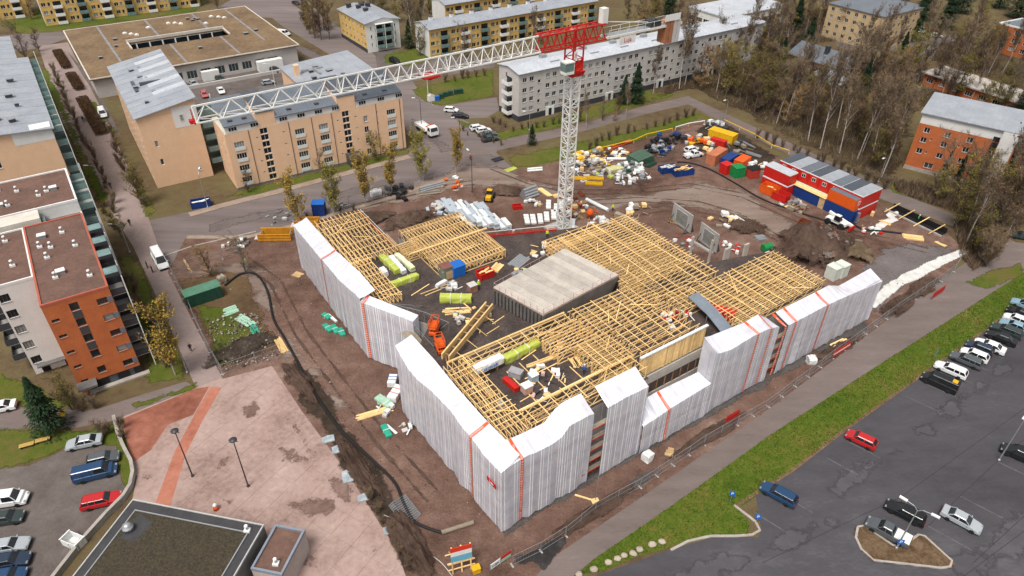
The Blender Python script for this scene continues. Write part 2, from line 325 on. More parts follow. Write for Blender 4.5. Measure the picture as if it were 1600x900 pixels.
# asphalt joints and bay lines of the right car park
for a, b in [((1190,880),(1410,775)),((1410,775),(1640,610)),((1500,905),(1640,800)),((1450,822),(1557,722)),((1557,722),(1640,655)),((1520,880),(1640,770))]:
    strip('asphalt_joint', [a, b], .08, .011, mat('joint_dark', (.035,.033,.037), .8, .1, 1))
for k in range(15):
    if k in (2, 5, 6): continue
    a, b = G(1160,806), G(1600,476); p = a.lerp(b, k/14*.93+.02); d = Vector((cos(R(-42)), sin(R(-42)), 0))
    strip('bay_line', [p+d*.4, p+d*5.0], .12, .012, m_line, world=True)
for q in ((1560,722),(1500,775),(1450,822)):
    p = G(*q); d = Vector((cos(R(-42)), sin(R(-42)), 0)); strip('bay_line', [p, p+d*5], .12, .012, m_line, world=True)
    pass
# planted island with kerb
ip = [(1340,824),(1350,822),(1395,853),(1412,852),(1435,836),(1444,838),(1487,877),(1484,886),(1470,888),(1365,876),(1345,858),(1337,840)]
patch('island_bed', ip, .14, ground_mat('bark_mulch', [(.05,.03,.016),(.12,.075,.042),(.19,.125,.075),(.25,.18,.12)], .5, 2.5, bump=.8), .3, jit=.05)
strip('island_kerb', ip+ip[:1], .28, 0, m_kerb, .15)
# --- plaza (pale slabs, red paved bands) on the left
poly('plaza', [(190,652),(306,606),(348,590),(425,572),(470,640),(545,742),(620,860),(660,960),(380,1000),(200,860),(205,790),(214,745),(196,690)], .012, m_plaza)
poly('red_paving', [(192,654),(306,607),(327,604),(302,648),(262,664),(236,703),(209,722),(199,697)], .016, MC['red_paving_dark'])
poly('red_paving', [(243,786),(266,791),(290,710),(316,658),(346,606),(329,604),(304,648),(272,708)], .0165, m_red)
pz = [G(*p) for p in [(306,612),(425,575),(468,642),(543,744),(612,860),(640,930),(470,930),(430,830),(270,795),(300,690),(345,612)]]
def pz_line(a, d, w, z):
    n = 160; run = None
    for i in range(n+1):
        q = a+d*(i-n/2)*.5; ins = inside(q.x, q.y, pz)
        if ins and run is None: run = q
        if (not ins or i == n) and run is not None:
            if (q-run).length > 1: strip('slab_joint', [run, q-d*.5], w, z, m_plaza2, world=True)
            run = None
for k in range(-9, 10):                                  # joints of the big slabs
    c_ = G(430,740); d = Vector((cos(R(60)), sin(R(60)), 0)); nn = Vector((-d.y, d.x, 0)); pz_line(c_+nn*k*3.2, d, .05, .0165); pz_line(c_+d*k*3.2, nn, .025, .0170)
m_stain = ground_mat('plaza_stain', [(.10,.062,.05),(.155,.098,.08),(.22,.148,.124)], .3, 1.4, rough=.8, bump=.1, fade=True)
for k, pts in enumerate([[(205,735),(240,722),(255,745),(225,760)],[(415,690),(470,690),(490,730),(440,720)],[(440,640),(470,665),(500,720),(470,700)],[(330,770),(372,770),(380,795),(345,800)],[(345,715),(362,716),(358,735),(335,735)],[(450,790),(520,770),(540,800),(480,815)],[(500,730),(535,750),(560,800),(520,770)],[(560,800),(590,830),(610,880),(575,860)],[(440,860),(480,850),(500,890),(450,890)],[(370,640),(400,630),(410,650),(385,660)]]): patch('plaza_stain', pts, .018+k*.0004, m_stain, 2.2, jit=1.2)
poly('car_park', [(-60,735),(45,728),(130,690),(190,660),(206,712),(210,740),(205,765),(125,850),(85,905),(60,960),(-150,960)], .009, m_asph3)
patch('verge', [(190,655),(205,705),(211,745),(204,768),(190,760),(182,720),(180,690)], .014, m_gfade, .5, jit=.2)
for a, b in [((0,755),(10,752)),((20,798),(38,790)),((30,840),(42,835)),((25,895),(45,885)),((150,757),(185,744))]: strip('bay_line', [a, b], .12, .014, m_line)
# --- the building site
poly('site_ground', [(262,425),(348,592),(425,572),(470,640),(545,742),(620,860),(655,960),(780,960),(868,868),(1005,775),(1200,640),(1480,430),(1512,392),(1480,365),(1395,325),(1200,240),(1130,190),(1095,185),(985,225),(900,245),(830,264),(790,262),(760,272),(700,280),(640,294),(490,347),(385,374),(290,374)], .018, m_mud)
patch('packed_track', [(720,255),(800,262),(860,290),(900,310),(1000,300),(1100,282),(1170,300),(1260,360),(1370,375),(1360,395),(1230,385),(1130,330),(1040,320),(960,330),(890,325),(800,290),(690,300),(560,335),(520,335)], .024, m_track, 4, jit=2)
patch('packed_track', [(640,290),(760,275),(690,305),(590,325)], .027, m_track, 2, jit=1)
patch('packed_track', [(270,425),(380,400),(430,420),(450,520),(520,600),(600,700),(590,720),(480,600),(420,500),(360,440)], .022, m_track, 4, jit=2)
patch('gravel_yard', [(1350,405),(1400,380),(1475,382),(1500,392),(1440,430),(1385,470),(1370,490),(1345,470)], .026, m_grav2, 2, jit=1)
patch('gravel_strip', [(790,842),(860,792),(1000,712),(1150,630),(1280,555),(1358,515),(1352,500),(1200,585),(1000,690),(780,830)], .026, m_grav, .8, jit=.6)
patch('gravel_strip', [(955,775),(1060,700),(1090,690),(1000,760)], .029, m_grav, .9, jit=.6)
patch('patched_asphalt', [(800,870),(885,832),(890,850),(850,890),(830,880),(810,890)], .030, ground_mat('wet_black', [(.018,.017,.017),(.03,.028,.028),(.08,.07,.068)], .5, 1.2, rough=.5, fade=True), .6, jit=.8)
patch('grass_rough', [(270,440),(350,425),(392,432),(400,470),(440,545),(350,580)], .023, ground_mat('brown_grass', [(.05,.035,.02),(.085,.055,.03),(.12,.075,.04),(.10,.085,.04)], .1, .9, fade=True), 1.5, jit=.8)
patch('grass_rough', [(310,480),(350,478),(410,520),(405,545),(345,570),(330,540)], .025, m_gfade, 1.5, jit=.8)
patch('dark_soil', [(440,570),(470,560),(545,660),(600,745),(680,880),(640,900),(560,765),(480,650)], .024, ground_mat('dark_soil', [(.022,.016,.012),(.04,.028,.02),(.065,.045,.034)], .2, .8, fade=True), 1.6, jit=.9)
patch('dark_soil', [(1090,200),(1130,190),(1215,245),(1200,265),(1160,265),(1080,225)], .024, MC['dark_soil'], 2, jit=.8)
patch('geotextile', [(1362,470),(1376,455),(1392,442),(1438,417),(1470,402),(1506,390),(1508,396),(1480,410),(1440,432),(1405,447),(1385,464),(1366,480)], .05, mat('geotextile', (.66,.66,.64), .7, .12, .6, (.45,.44,.42)), .3, jit=.25)
# wheel ruts
def rut(pts, w, z, m, gap=2.0):
    ps = [G(*p) for p in pts]
    for sg in (-1, 1):
        L_, R_ = [], []
        for i, p in enumerate(ps):
            d = ps[min(i+1,len(ps)-1)]-ps[max(i-1,0)]; d.normalize(); nn = Vector((-d.y, d.x, 0)); c = p+nn*sg*gap/2; L_.append(c+nn*w/2); R_.append(c-nn*w/2)
        patch('wheel_rut', L_+R_[::-1], z+(.001 if sg > 0 else 0), m, w*.5, True, .12)
m_rut = ground_mat('wet_rut', [(.045,.028,.02),(.07,.044,.033),(.10,.064,.049)], .2, .8, rough=.7, fade=True, wet=.4)
for k, (pts, z) in enumerate([([(770,262),(830,285),(900,300),(980,300),(1080,290),(1160,305),(1250,345)], .032), ([(900,318),(1000,312),(1090,318),(1150,335),(1220,375)], .034), ([(740,285),(650,300),(560,322),(480,360)], .036), ([(380,405),(430,440),(470,520),(530,600),(600,690),(680,780)], .038), ([(1180,300),(1280,352),(1370,372),(1450,392)], .042), ([(960,340),(1040,325),(1120,340),(1180,360)], .044)]): rut(pts, .45, z, m_rut)
# relief: spoil heaps and low mounds
def mound(name, px, py, rx, ry, h, m, rz=0, seed=0, rough=.35):
    b = MB(); c = G(px, py); n = 44
    vs = []
    for j in range(n+1):
        for i in range(n+1):
            x, y = (i/n*2-1), (j/n*2-1); r = sqrt(x*x+y*y)
            q = max(0, 1-r*r)
            no = noise.fractal(Vector((x*2.2+seed, y*2.2, seed*1.7)), 1.0, 2.0, 5)
            z = h*(q**1.15)*(1+no*.8) + (noise.fractal(Vector((x*9+seed, y*9, seed)), .8, 2, 4)*rough*min(1, q*4))
            vs.append((x*rx, y*ry, max(z, 0) - (.05 if q <= 0 else 0)))
    b.add(vs, [(j*(n+1)+i, j*(n+1)+i+1, (j+1)*(n+1)+i+1, (j+1)*(n+1)+i) for j in range(n) for i in range(n)], 0, True)
    o = struct(b.build(name, m, None, (c.x, c.y, .03), rz))
    at = o.data.attributes.new('edge', 'FLOAT', 'POINT'); at.data.foreach_set('value', [max(0, min(1, (1-sqrt((i/n*2-1)**2+(j/n*2-1)**2))*2.2+.7*noise.noise(Vector((i*.13, j*.13, seed*5.5))))) for j in range(n+1) for i in range(n+1)])
    return o
m_heap = ground_mat('spoil', [(.038,.023,.017),(.07,.044,.033),(.105,.068,.052),(.15,.102,.082)], .15, .9, bump=.9, fade=True)
mound('spoil_heap', 1268, 388, 12, 8.5, 3.6, m_heap, GA, 1, .55); mound('spoil_heap', 1325, 395, 6, 6, 1.6, ground_mat('sandy_spoil', [(.08,.055,.035),(.14,.10,.065),(.2,.15,.10)], .2, .9, bump=.9, fade=True), GA, 3)
mound('spoil_heap', 1165, 355, 5, 4, 1.1, m_heap, 0, 8); mound('spoil_heap', 560, 350, 9, 4, 1.3, m_heap, GA, 5); mound('spoil_heap', 640, 345, 7, 3.5, 1.2, m_heap, GA, 12)
mound('spoil_heap', 790, 300, 6, 3, 1.1, m_heap, 0, 9); mound('soil_bank', 1405, 478, 7, 2.2, 1.0, m_heap, R(38), 15, .3); mound('soil_bank', 1440, 450, 6, 2.0, .9, m_heap, R(38), 17, .3)
mound('soil_bank', 470, 600, 7, 1.8, .9, m_heap, R(-52), 21, .3); mound('soil_bank', 560, 735, 8, 1.6, .9, m_heap, R(-55), 23, .3); mound('soil_bank', 640, 850, 7, 2.4, 1.0, m_heap, R(-55), 25, .3)
mound('soil_bank', 1110, 680, 9, 1.4, .6, m_heap, GA, 27, .25); mound('soil_bank', 930, 800, 8, 1.3, .5, m_heap, GA, 29, .2); mound('soil_bank', 1310, 545, 7, 1.3, .5, m_heap, GA, 31, .25)
mound('soil_bank', 380, 545, 7, 3, .8, ground_mat('rubble_soil', [(.03,.022,.016),(.06,.045,.035),(.09,.07,.055),(.3,.27,.24)], .3, 2.2, bump=.9, fade=True), R(40), 33, .4)
# scattered stones, clods and debris of the site: nobody could count them
def scatter_stones(name, pts, n, smin, smax, m, zc=.02, seed=1, label=None):
    rnd = random.Random(seed); ps = [G(*p) for p in pts]; b = MB(); x0, x1 = min(p.x for p in ps), max(p.x for p in ps); y0, y1 = min(p.y for p in ps), max(p.y for p in ps); k = 0
    while k < n:
        x, y = rnd.uniform(x0, x1), rnd.uniform(y0, y1)
        if not inside(x, y, ps) or (n > 2000 and noise.noise(Vector((x*.13, y*.13, 5))) < rnd.uniform(-.2, .5)): continue
        s = rnd.uniform(smin, smax)*(rnd.random()**1.5*1.2+.35); a = rnd.uniform(0, 6.3); k += 1
        vs = []
        for i in range(4): vs.append((x+cos(a+i*pi/2)*s*rnd.uniform(.6,1.2), y+sin(a+i*pi/2)*s*rnd.uniform(.6,1.2), zc))
        for i in range(4): vs.append((x+cos(a+i*pi/2)*s*rnd.uniform(.3,.7), y+sin(a+i*pi/2)*s*rnd.uniform(.3,.7), zc+s*rnd.uniform(.35,.8)))
        b.add(vs, [(4,5,6,7),(0,1,5,4),(1,2,6,5),(2,3,7,6),(3,0,4,7)], rnd.randrange(len(m)))
    o = b.build(name, m); stuff(o); tag(o, label, 'debris'); return o
m_clod = mat('mud_clod', (.09,.06,.045), .95, .2, 2); m_pale = mat('pale_chip', (.42,.38,.34), .9, .2, 2); m_stone = mat('stone_grey', (.2,.17,.155), .9, .2, 2)
site_px = [(280,430),(350,585),(430,565),(560,760),(650,895),(860,860),(1000,775),(1200,645),(1490,420),(1390,325),(1200,245),(1100,195),(900,250),(800,275),(600,325),(400,385)]
scatter_stones('site_rubble', site_px, 9000, .03, .13, [m_clod, m_stone, m_clod, m_clod], .015, 3, 'loose clods and stones strewn over the muddy building site')
scatter_stones('site_litter', site_px, 260, .04, .14, [m_pale, m_pale, wood], .02, 4, 'pale chips of board and paper littering the muddy site')
scatter_stones('broken_rock', [(1235,375),(1290,365),(1320,395),(1290,420),(1240,405)], 420, .12, .42, [m_stone, mat('reddish_rock', (.2,.12,.09), .9, .2, 2), m_stone], 2.2, 5, 'broken reddish rock piled on the dark spoil heap')
scatter_stones('fence_rubble', [(320,500),(400,490),(440,560),(350,580)], 700, .05, .22, [m_pale, m_stone, m_clod], .3, 6, 'pale crushed rubble inside the fenced plot beside the promenade')
# tufts of grass on the verge and the lawns: one object
def grass_tufts(name, polys, n, seed, label, mats, h=(.08,.22)):
    rnd = random.Random(seed); b = MB()
    for ps in polys:
        x0, x1 = min(p[0] for p in ps), max(p[0] for p in ps); y0, y1 = min(p[1] for p in ps), max(p[1] for p in ps); k = 0
        while k < n:
            x, y = rnd.uniform(x0, x1), rnd.uniform(y0, y1)
            if not inside(x, y, ps): continue
            k += 1; a = rnd.uniform(0, 6.3); w = rnd.uniform(.05, .14); hh = rnd.uniform(*h); l = rnd.uniform(-.1, .1)
            mi = 0 if noise.noise(Vector((x*.25, y*.25, 2)))+rnd.uniform(-.35,.35) > -.25 else 1
            if rnd.random() < .12: mi = 2
            b.add([(x-cos(a)*w, y-sin(a)*w, .04), (x+cos(a)*w, y+sin(a)*w, .04), (x+l, y+l*.6, .04+hh)], [(0,1,2)], mi)
    o = b.build(name, mats); stuff(o); tag(o, label, 'grass'); return o
gm = [mat('blade_green', (.085,.15,.012), .9, .2, .4), mat('blade_dry', (.16,.14,.03), .9, .2, .4), mat('blade_dark', (.05,.085,.008), .9, .2, .4)]
grass_tufts('verge_grass', [grass_poly], 26000, 2, 'long strip of green grass between footpath and car park', gm)
# ================================================================ BUILDINGS OF THE DISTRICT
m_peach = mat('peach_brick', (.70,.47,.31), .85, .08, .5, (.64,.42,.27), fine=.06)
m_white = mat('white_render', (.66,.655,.64), .85, .06, .4, fine=.04)
m_gwhite = mat('pale_grey_panel', (.50,.475,.455), .85, .07, .5, fine=.05)
m_brick = mat('orange_brick', (.47,.135,.045), .85, .15, .6, (.36,.10,.035), fine=.12)
m_yell = mat('yellow_render', (.62,.41,.14), .85, .08, .5, fine=.05)
m_beige = mat('beige_render', (.52,.38,.22), .85, .1, .5)
m_plinth = mat('dark_plinth', (.045,.047,.055), .85, .1, .8)
m_metal = mat('roof_metal', (.165,.185,.215), .42, .12, .25, (.13,.15,.18), metal=.25)
m_metal2 = mat('roof_metal_pale', (.36,.385,.42), .42, .1, .25, (.28,.30,.34), metal=.2)
m_metal3 = mat('roof_metal_white', (.50,.53,.57), .42, .1, .2, (.40,.42,.46), metal=.1)
m_metald = mat('roof_metal_dark', (.095,.11,.135), .42, .12, .3, metal=.25)
m_brownroof = mat('brown_felt', (.155,.088,.068), .95, .25, .22, (.10,.058,.046), fine=.15)
m_mall = mat('mossy_felt', (.20,.135,.075), .95, .25, .12, (.125,.082,.05), fine=.2)
m_gravroof = mat('gravel_roof', (.075,.060,.036), .95, .3, 4.5, (.022,.019,.014), fine=.5, bump=.4)
m_trim = mat('cream_trim', (.62,.57,.50), .7, .1, .5)
m_redhouse = mat('red_board', (.17,.03,.025), .85, .15, .6)
WC = {}
def wmesh(w, h, fm, gm, key, mull=1, sill=True):
    k = (round(w,2), round(h,2), key, mull)
    if k not in WC:
        b = MB(); t = .075
        b.box(-w/2, w/2, 0, .07, 0, t); b.box(-w/2, w/2, 0, .07, h-t, h); b.box(-w/2, -w/2+t, 0, .07, t, h-t); b.box(w/2-t, w/2, 0, .07, t, h-t)
        for i in range(mull): x = -w/2 + w*(i+1)/(mull+1); b.box(x-.035, x+.035, .005, .065, t, h-t)
        g = MB(); g.add([(-w/2+t,.035,t),(w/2-t,.035,t),(w/2-t,.035,h-t),(-w/2+t,.035,h-t)], [(0,1,2,3)])
        s = MB(); s.box(-w/2-.05, w/2+.05, -.22, .03, -.06, -.003)
        WC[k] = (b.mesh('window', [fm]), s.mesh('sill', [steel]), g)
    return WC[k]
GL = {}
def pane(w, h, key, fm, mull, which):
    g = wmesh(w, h, fm, None, key, mull)[2]; k = (round(w,2), round(h,2), key, mull, which)
    if k not in GL: GL[k] = g.mesh('pane', [(glass, glass2, glass3, glass_t)[which]])
    return GL[k]
def wall_holes(b, o, ux, L, z0, z1, holes, m, mr, dep=.16):
    """a wall from o along ux, outward normal is right of ux; holes = (x0,x1,z0,z1) cut with reveals"""
    ux = Vector(ux); n = Vector((ux.y, -ux.x, 0)); o = Vector(o)
    xs = sorted({0, L} | {v for h in holes for v in h[:2]}); zs = sorted({z0, z1} | {v for h in holes for v in h[2:4]})
    for x0, x1 in zip(xs, xs[1:]):
        run = None
        for a0, a1 in zip(zs, zs[1:]):
            c = ((x0+x1)/2, (a0+a1)/2)
            if any(h[0] < c[0] < h[1] and h[2] < c[1] < h[3] for h in holes):
                if run: b.add([o+ux*x0+Vector((0,0,run[0])), o+ux*x1+Vector((0,0,run[0])), o+ux*x1+Vector((0,0,run[1])), o+ux*x0+Vector((0,0,run[1]))], [(0,1,2,3)], m); run = None
            else: run = (run[0], a1) if run else (a0, a1)
        if run: b.add([o+ux*x0+Vector((0,0,run[0])), o+ux*x1+Vector((0,0,run[0])), o+ux*x1+Vector((0,0,run[1])), o+ux*x0+Vector((0,0,run[1]))], [(0,1,2,3)], m)
    for x0, x1, a0, a1 in [h[:4] for h in holes]:
        q = [(x0,a0),(x1,a0),(x1,a1),(x0,a1)]
        for (xa, za), (xb, zb) in zip(q, q[1:]+q[:1]):
            A, B = o+ux*xa+Vector((0,0,za)), o+ux*xb+Vector((0,0,zb)); b.add([B, A, A-n*dep, B-n*dep], [(0,1,2,3)], mr)
class Bld:
    """a building: origin at its front-left base corner, x along the front, y into the depth"""
    def __init__(s, name, label, loc, rz, L, D, H, wm=m_peach, cat='building', z0=0.0, group=None):
        s.t = thing(name, label, cat, (loc[0], loc[1], loc[2] if len(loc) > 2 else 0), rz, group); s.L, s.D, s.H, s.z0, s.wm = L, D, H, z0, wm
        s.holes = {'f': [], 'l': [], 'r': [], 'b': []}; s.wins = []; s.rnd = random.Random(sum(map(ord, name)) + int(L*10))
        s.sm = {}
    def side(s, k):
        L, D = s.L, s.D
        return {'f': (Vector((0,0,0)), Vector((1,0,0)), L, 0), 'r': (Vector((L,0,0)), Vector((0,1,0)), D, pi/2), 'b': (Vector((L,D,0)), Vector((-1,0,0)), L, pi), 'l': (Vector((0,D,0)), Vector((0,-1,0)), D, -pi/2)}[k]
    def win(s, k, x, z, w=1.2, h=1.3, fm=None, key='w', mull=1, g=None, sill=True):
        """x measured along the side from its left end as seen from outside; z = sill height"""
        s.holes[k].append((x-w/2, x+w/2, z, z+h)); s.wins.append((k, x, z, w, h, fm or frame_w, key, mull, g, sill))
    def rows(s, k, xs, zs, **kw):
        for x in xs:
            for z in zs: s.win(k, x, z, **kw)
    def finish(s, dep=.16, extra=None, roofm=None, lid=True):
        b = MB(); mats = [s.wm, m_trim]
        for k in 'frbl':
            o, ux, L, a = s.side(k); mi = 0
            if k in s.sm: mats.append(s.sm[k]); mi = len(mats)-1
            wall_holes(b, o, ux, L, s.z0, s.H, s.holes[k], mi, mi, dep)
        if lid: b.add([(0,0,s.H),(s.L,0,s.H),(s.L,s.D,s.H),(0,s.D,s.H)], [(0,1,2,3)], 1)
        s.w = b.build('wall', mats, s.t)
        for k, x, z, w, h, fm, key, mull, g, sill in s.wins:
            o, ux, L, a = s.side(k); n = Vector((ux.y, -ux.x, 0)); p = o + ux*x - n*(dep-.02) + Vector((0,0,z))
            me, sm, _ = wmesh(w, h, fm, None, key, mull)
            f = mk('window', me, s.t, p, a)
            which = g if g is not None else s.rnd.choices((0,1,2), (5,2.5,2.5))[0]
            mk('pane', pane(w, h, key, fm, mull, which), f)
            if sill: mk('sill', sm, f)
        return s.t
    def part(s, name, b, m): return b.build(name, m, s.t)
    def parapet(s, m, t=.35, h=.4, name='parapet', z=None, x0=0, y0=0, x1=None, y1=None):
        z = s.H if z is None else z; x1 = s.L if x1 is None else x1; y1 = s.D if y1 is None else y1
        b = MB(); b.box(x0-.04, x1+.04, y0-.04, y0+t, z+.003, z+h); b.box(x0-.04, x1+.04, y1-t, y1+.04, z+.003, z+h); b.box(x0-.04, x0+t, y0+t, y1-t, z+.003, z+h); b.box(x1-t, x1+.04, y0+t, y1-t, z+.003, z+h)
        return b.build(name, m, s.t)
def roof_slab(b, quad, th=.2, rib=0, ribdir=0, m=0, mr=0):
    """a sloping sheet through 4 points (counter-clockwise) with thickness and standing seams"""
    q = [Vector(p) for p in quad]; d = Vector((0,0,th))
    b.add(q+[p+d for p in q], MB.BF, m)
    if rib:
        a, c = (q[0], q[1]) if ribdir == 0 else (q[0], q[3]); e, f = (q[3], q[2]) if ribdir == 0 else (q[1], q[2])
        n = max(1, int((c-a).length/rib))
        for i in range(1, n): b.bar(a.lerp(c, i/n)+d*1.05, e.lerp(f, i/n)+d*1.05, .05, .09, mr)
def vents(bt, pts, kind='box', z=0.0, m=None):
    for i, (x, y) in enumerate(pts):
        b = MB(); rnd = random.Random(i*7+int(x*10)); s = rnd.uniform(.35, .7)
        if kind == 'box': b.box(-s, s, -s*.8, s*.8, 0, .55); b.box(-s*1.15, s*1.15, -s*.95, s*.95, .55, .65, 1)
        elif kind == 'pipe': b.tube((0,0,0),(0,0,.9), .12, .12, 8); b.tube((0,0,.9),(0,0,1.05), .24, .2, 8, 1); b.box(-.35,.35,-.3,.3,0,.3,1)
        elif kind == 'dome': b.box(-.7,.7,-.7,.7,0,.3,1); b.lathe([(.62,.3),(.5,.5),(.25,.6)], 10)
        b.build({'box': 'roof_vent', 'pipe': 'vent_pipe', 'dome': 'skylight'}[kind], m or [steel, white], bt, (x, y, z), rnd.uniform(-.2,.2))
def balcony(bt, p, w, d, front='x', h=1.05, mslab=None, mrail=None, glassy=False, rz=0.0):
    """slab with a parapet on three sides; origin at the wall, sticking out along -y local"""
    o = mk('balcony', None, bt, p, rz)
    b = MB(); b.box(-w/2, w/2, -d, 0, -.15, 0); b.build('slab', mslab or concrete, o)
    b = MB(); b.box(-w/2, w/2, -d-.05, -d+.03, .003, h); b.box(-w/2-.05, -w/2+.03, -d+.032, 0, .003, h); b.box(w/2-.03, w/2+.05, -d+.032, 0, .003, h); b.build('railing', mrail or white, o)
    if glassy: g = MB(); g.box(-w/2, w/2, -d-.02, -d+.02, h+.01, 2.5); g.build('glazing', glass_t, o)
    return o
def btower(bt, x, y0, n, H0, dz, w, d, rz, mr=None, posts=True, glassy=False):
    for i in range(n): balcony(bt, (x[0], x[1], H0+i*dz), w, d, mrail=mr, rz=rz, glassy=glassy)
    if posts:
        b = MB(); M2 = Matrix.Rotation(rz, 3, 'Z')
        for sx in (-w/2-.12, w/2+.12): p = M2 @ Vector((sx, -d, 0)) + Vector((x[0], x[1], 0)); b.bar(p, p+Vector((0,0,H0+n*dz)), .14)
        b.build('balcony_post', white, bt)
# ---- peach five-storey block, centre left
rz1 = R(33.0); p = G(372,297)
B = Bld('apartment_block', 'long peach brick apartment block with grey seamed roof beneath the crane jib', p, rz1, 42, 11.5, 13.4, m_peach)
fl = [1.0, 3.85, 6.7, 9.4]
for x in (2.6, 16.2, 21.8, 38.8): B.rows('f', [x], fl, w=2.2, h=1.75, mull=3, key='fr')
for x in (32.2,): B.rows('f', [x], fl, w=1.1, h=1.5)
for x in (8.3, 27.4):
    for z in (.6, 2.2, 3.8, 5.4, 7.0, 8.6, 10.2, 11.7): B.win('f', x, z, w=1.7, h=1.35, mull=1, key='st', g=0, sill=False)
for x in (12.6, 6.6, 25.4, 35.2, 29.8): B.rows('f', [x], [2.6, 5.4, 8.2, 11.0], w=.5, h=.32, mull=0, g=0, sill=False)
B.rows('l', [3, 8], [4, 7, 10], w=1, h=1.3)
B.finish()
for x0, x1 in ((.3, 7.0), (11.4, 25.6), (30.2, 41.6)):
    b = MB(); b.box(x0, x1, .02, .5, 13.42, 15.0); B.part('attic_band', b, m_white)
    n = int((x1-x0)/3.2)
    for i in range(n):
        xx = x0+1.6+i*(x1-x0-2)/max(n-1,1) if n > 1 else (x0+x1)/2
        f = mk('window', wmesh(1.8,.95,frame_w,None,'at',2)[0], B.t, (xx, -.06, 13.75)); mk('pane', pane(1.8,.95,'at',frame_w,2,0), f)
    b = MB(); roof_slab(b, [(x0-.2,-.35,14.95),(x1+.2,-.35,14.95),(x1+.2,10.8,17.6),(x0-.2,10.8,17.6)], .18, .6); B.part('roof', b, m_metal if x0 < 30 else m_metald)
    for i in range(2):
        b = MB(); xx = x0+(x1-x0)*(.25+.45*i); b.box(xx-.5, xx+.5, 1.0, 1.8, 15.2, 15.75); B.part('roof_hatch', b, dsteel)
for x0, x1 in ((7.0,7.3),(7.3,11.3),(25.7,30.1)):
    b = MB(); b.box(x0+.003, x1, .04, 9, 13.42, 16.6); B.part('stair_head', b, m_peach)
for x0, x1 in ((7.2,11.2),(25.8,30)): b = MB(); roof_slab(b, [(x0,-.1,16.62),(x1,-.1,16.62),(x1,10.8,17.9),(x0,10.8,17.9)], .12); B.part('stair_roof', b, m_metald)
for x in (2.6, 16.2, 21.8, 38.8):
    for z in fl: b = MB(); b.box(x-1.15, x+1.15, -.14, -.10, z-.25, z+.62); B.part('french_railing', b, mat('railing_white', (.62,.66,.64), .5, .05, 1))
for x in (13.9, 19.2, 24.0, 35.0, 5.0, 41.2): b = MB(); b.tube((x,-.08,0),(x,-.08,13.3), .06, .06, 6); B.part('downpipe', b, dsteel)
b = MB(); b.box(-.05, 42.05, -.06, -.005, 0, .5); B.part('plinth', b, dconc)
b = MB(); b.box(26, 29.4, -3.2, -.05, 2.5, 2.7); b.box(26.1, 26.25, -3.1, -.1, 0, 2.5); B.part('entrance_canopy', b, frame_d)
B2o = B.t
# its rear wing
B = Bld('apartment_wing', 'peach wing with pale grey metal roof and chimney behind the seamed roof', G(485,140,17)+Vector((0,0,-17)), rz1, 18, 23, 15.5, m_peach)
B.rows('l', [3,7,11,15,19], [4,7,10], w=1.3, h=1.4); B.finish()
b = MB(); roof_slab(b, [(-.4,-.4,15.55),(18.4,-.4,16.9),(18.4,23.4,16.9),(-.4,23.4,15.55)], .2, 2.6); B.part('roof', b, m_metal2)
b = MB(); b.box(1.0, 2.2, 14, 15.4, 15.6, 18.4); B.part('chimney', b, m_peach)
vents(B.t, [(5,14),(7,16.5),(9,12),(4,9),(11,8)], 'box', 16.2, [dsteel, steel]); b = MB(); b.box(3, 8.5, 15, 15.6, 16.1, 16.7); b.box(6,6.6,11,15,16.2,16.7); B.part('duct', b, steel)
# ---- peach gable block, left of it
p = G(247,294)
B = Bld('gable_block', 'peach apartment block with large light grey metal roof beside the promenade', p, rz1, 12.3, 39, 16.4, m_peach)
B.rows('f', [2.5], [9.5, 5.2], w=.7, h=1.4, mull=0, sill=False); B.rows('f', [9.8], [2.0], w=.7, h=1.0, mull=0)
B.rows('l', [3+4.1*i for i in range(9)], [1.2,4.2,7.2,10.2,13.2], w=1.5, h=1.5); B.finish()
b = MB(); b.add([(0,0,16.42),(12.3,0,16.42),(12.3,39,16.42),(0,39,16.42),(12.3,0,18.7),(12.3,39,18.7)], [(0,1,4),(1,2,5,4),(3,0,4,5),(2,3,5)]); B.part('upper_wall', b, m_peach)
b = MB(); b.box(7.2, 12.33, -.03, 4, 12.8, 17.4); B.part('white_panel', b, m_white)
f = mk('window', wmesh(.8,1.5,frame_w,None,'w',0)[0], B.t, (8.9,-.10,14.2)); mk('pane', pane(.8,1.5,'w',frame_w,0,1), f)
b = MB(); roof_slab(b, [(-.5,-.5,16.45),(12.8,-.5,18.85),(12.8,39.5,18.85),(-.5,39.5,16.45)], .2, 3.3, 1); B.part('roof', b, m_metal2)
for yy in (9, 15, 21, 27, 33):
    b = MB(); roof_slab(b, [(5.5,yy,17.62),(12.7,yy,18.92),(12.7,yy+2.4,18.92),(5.5,yy+2.4,17.62)], .16); B.part('roof_strip', b, m_metal3)
vents(B.t, [(4,30),(6,31),(5,24),(6.5,22),(8,19),(3,17),(6,12),(8.5,10),(3.5,6)], 'box', 17.3, [dsteel, steel])
b = MB(); b.box(2.5, 3.2, 14.5, 22, 16.9, 17.6); b.box(4,10.5,17.5,18.0,17.3,18.3); B.part('duct', b, m_metald)
for k in range(5): balcony(B.t, (12.9, 2.4, 2.8+k*2.9), 3.6, 3.4, mrail=glass_t, rz=pi/2, glassy=True)
b = MB(); b.bar((16.4,.5,0),(16.4,.5,17.5), .35); b.bar((16.4,4.3,0),(16.4,4.3,17.5), .25); B.part('balcony_post', b, white)
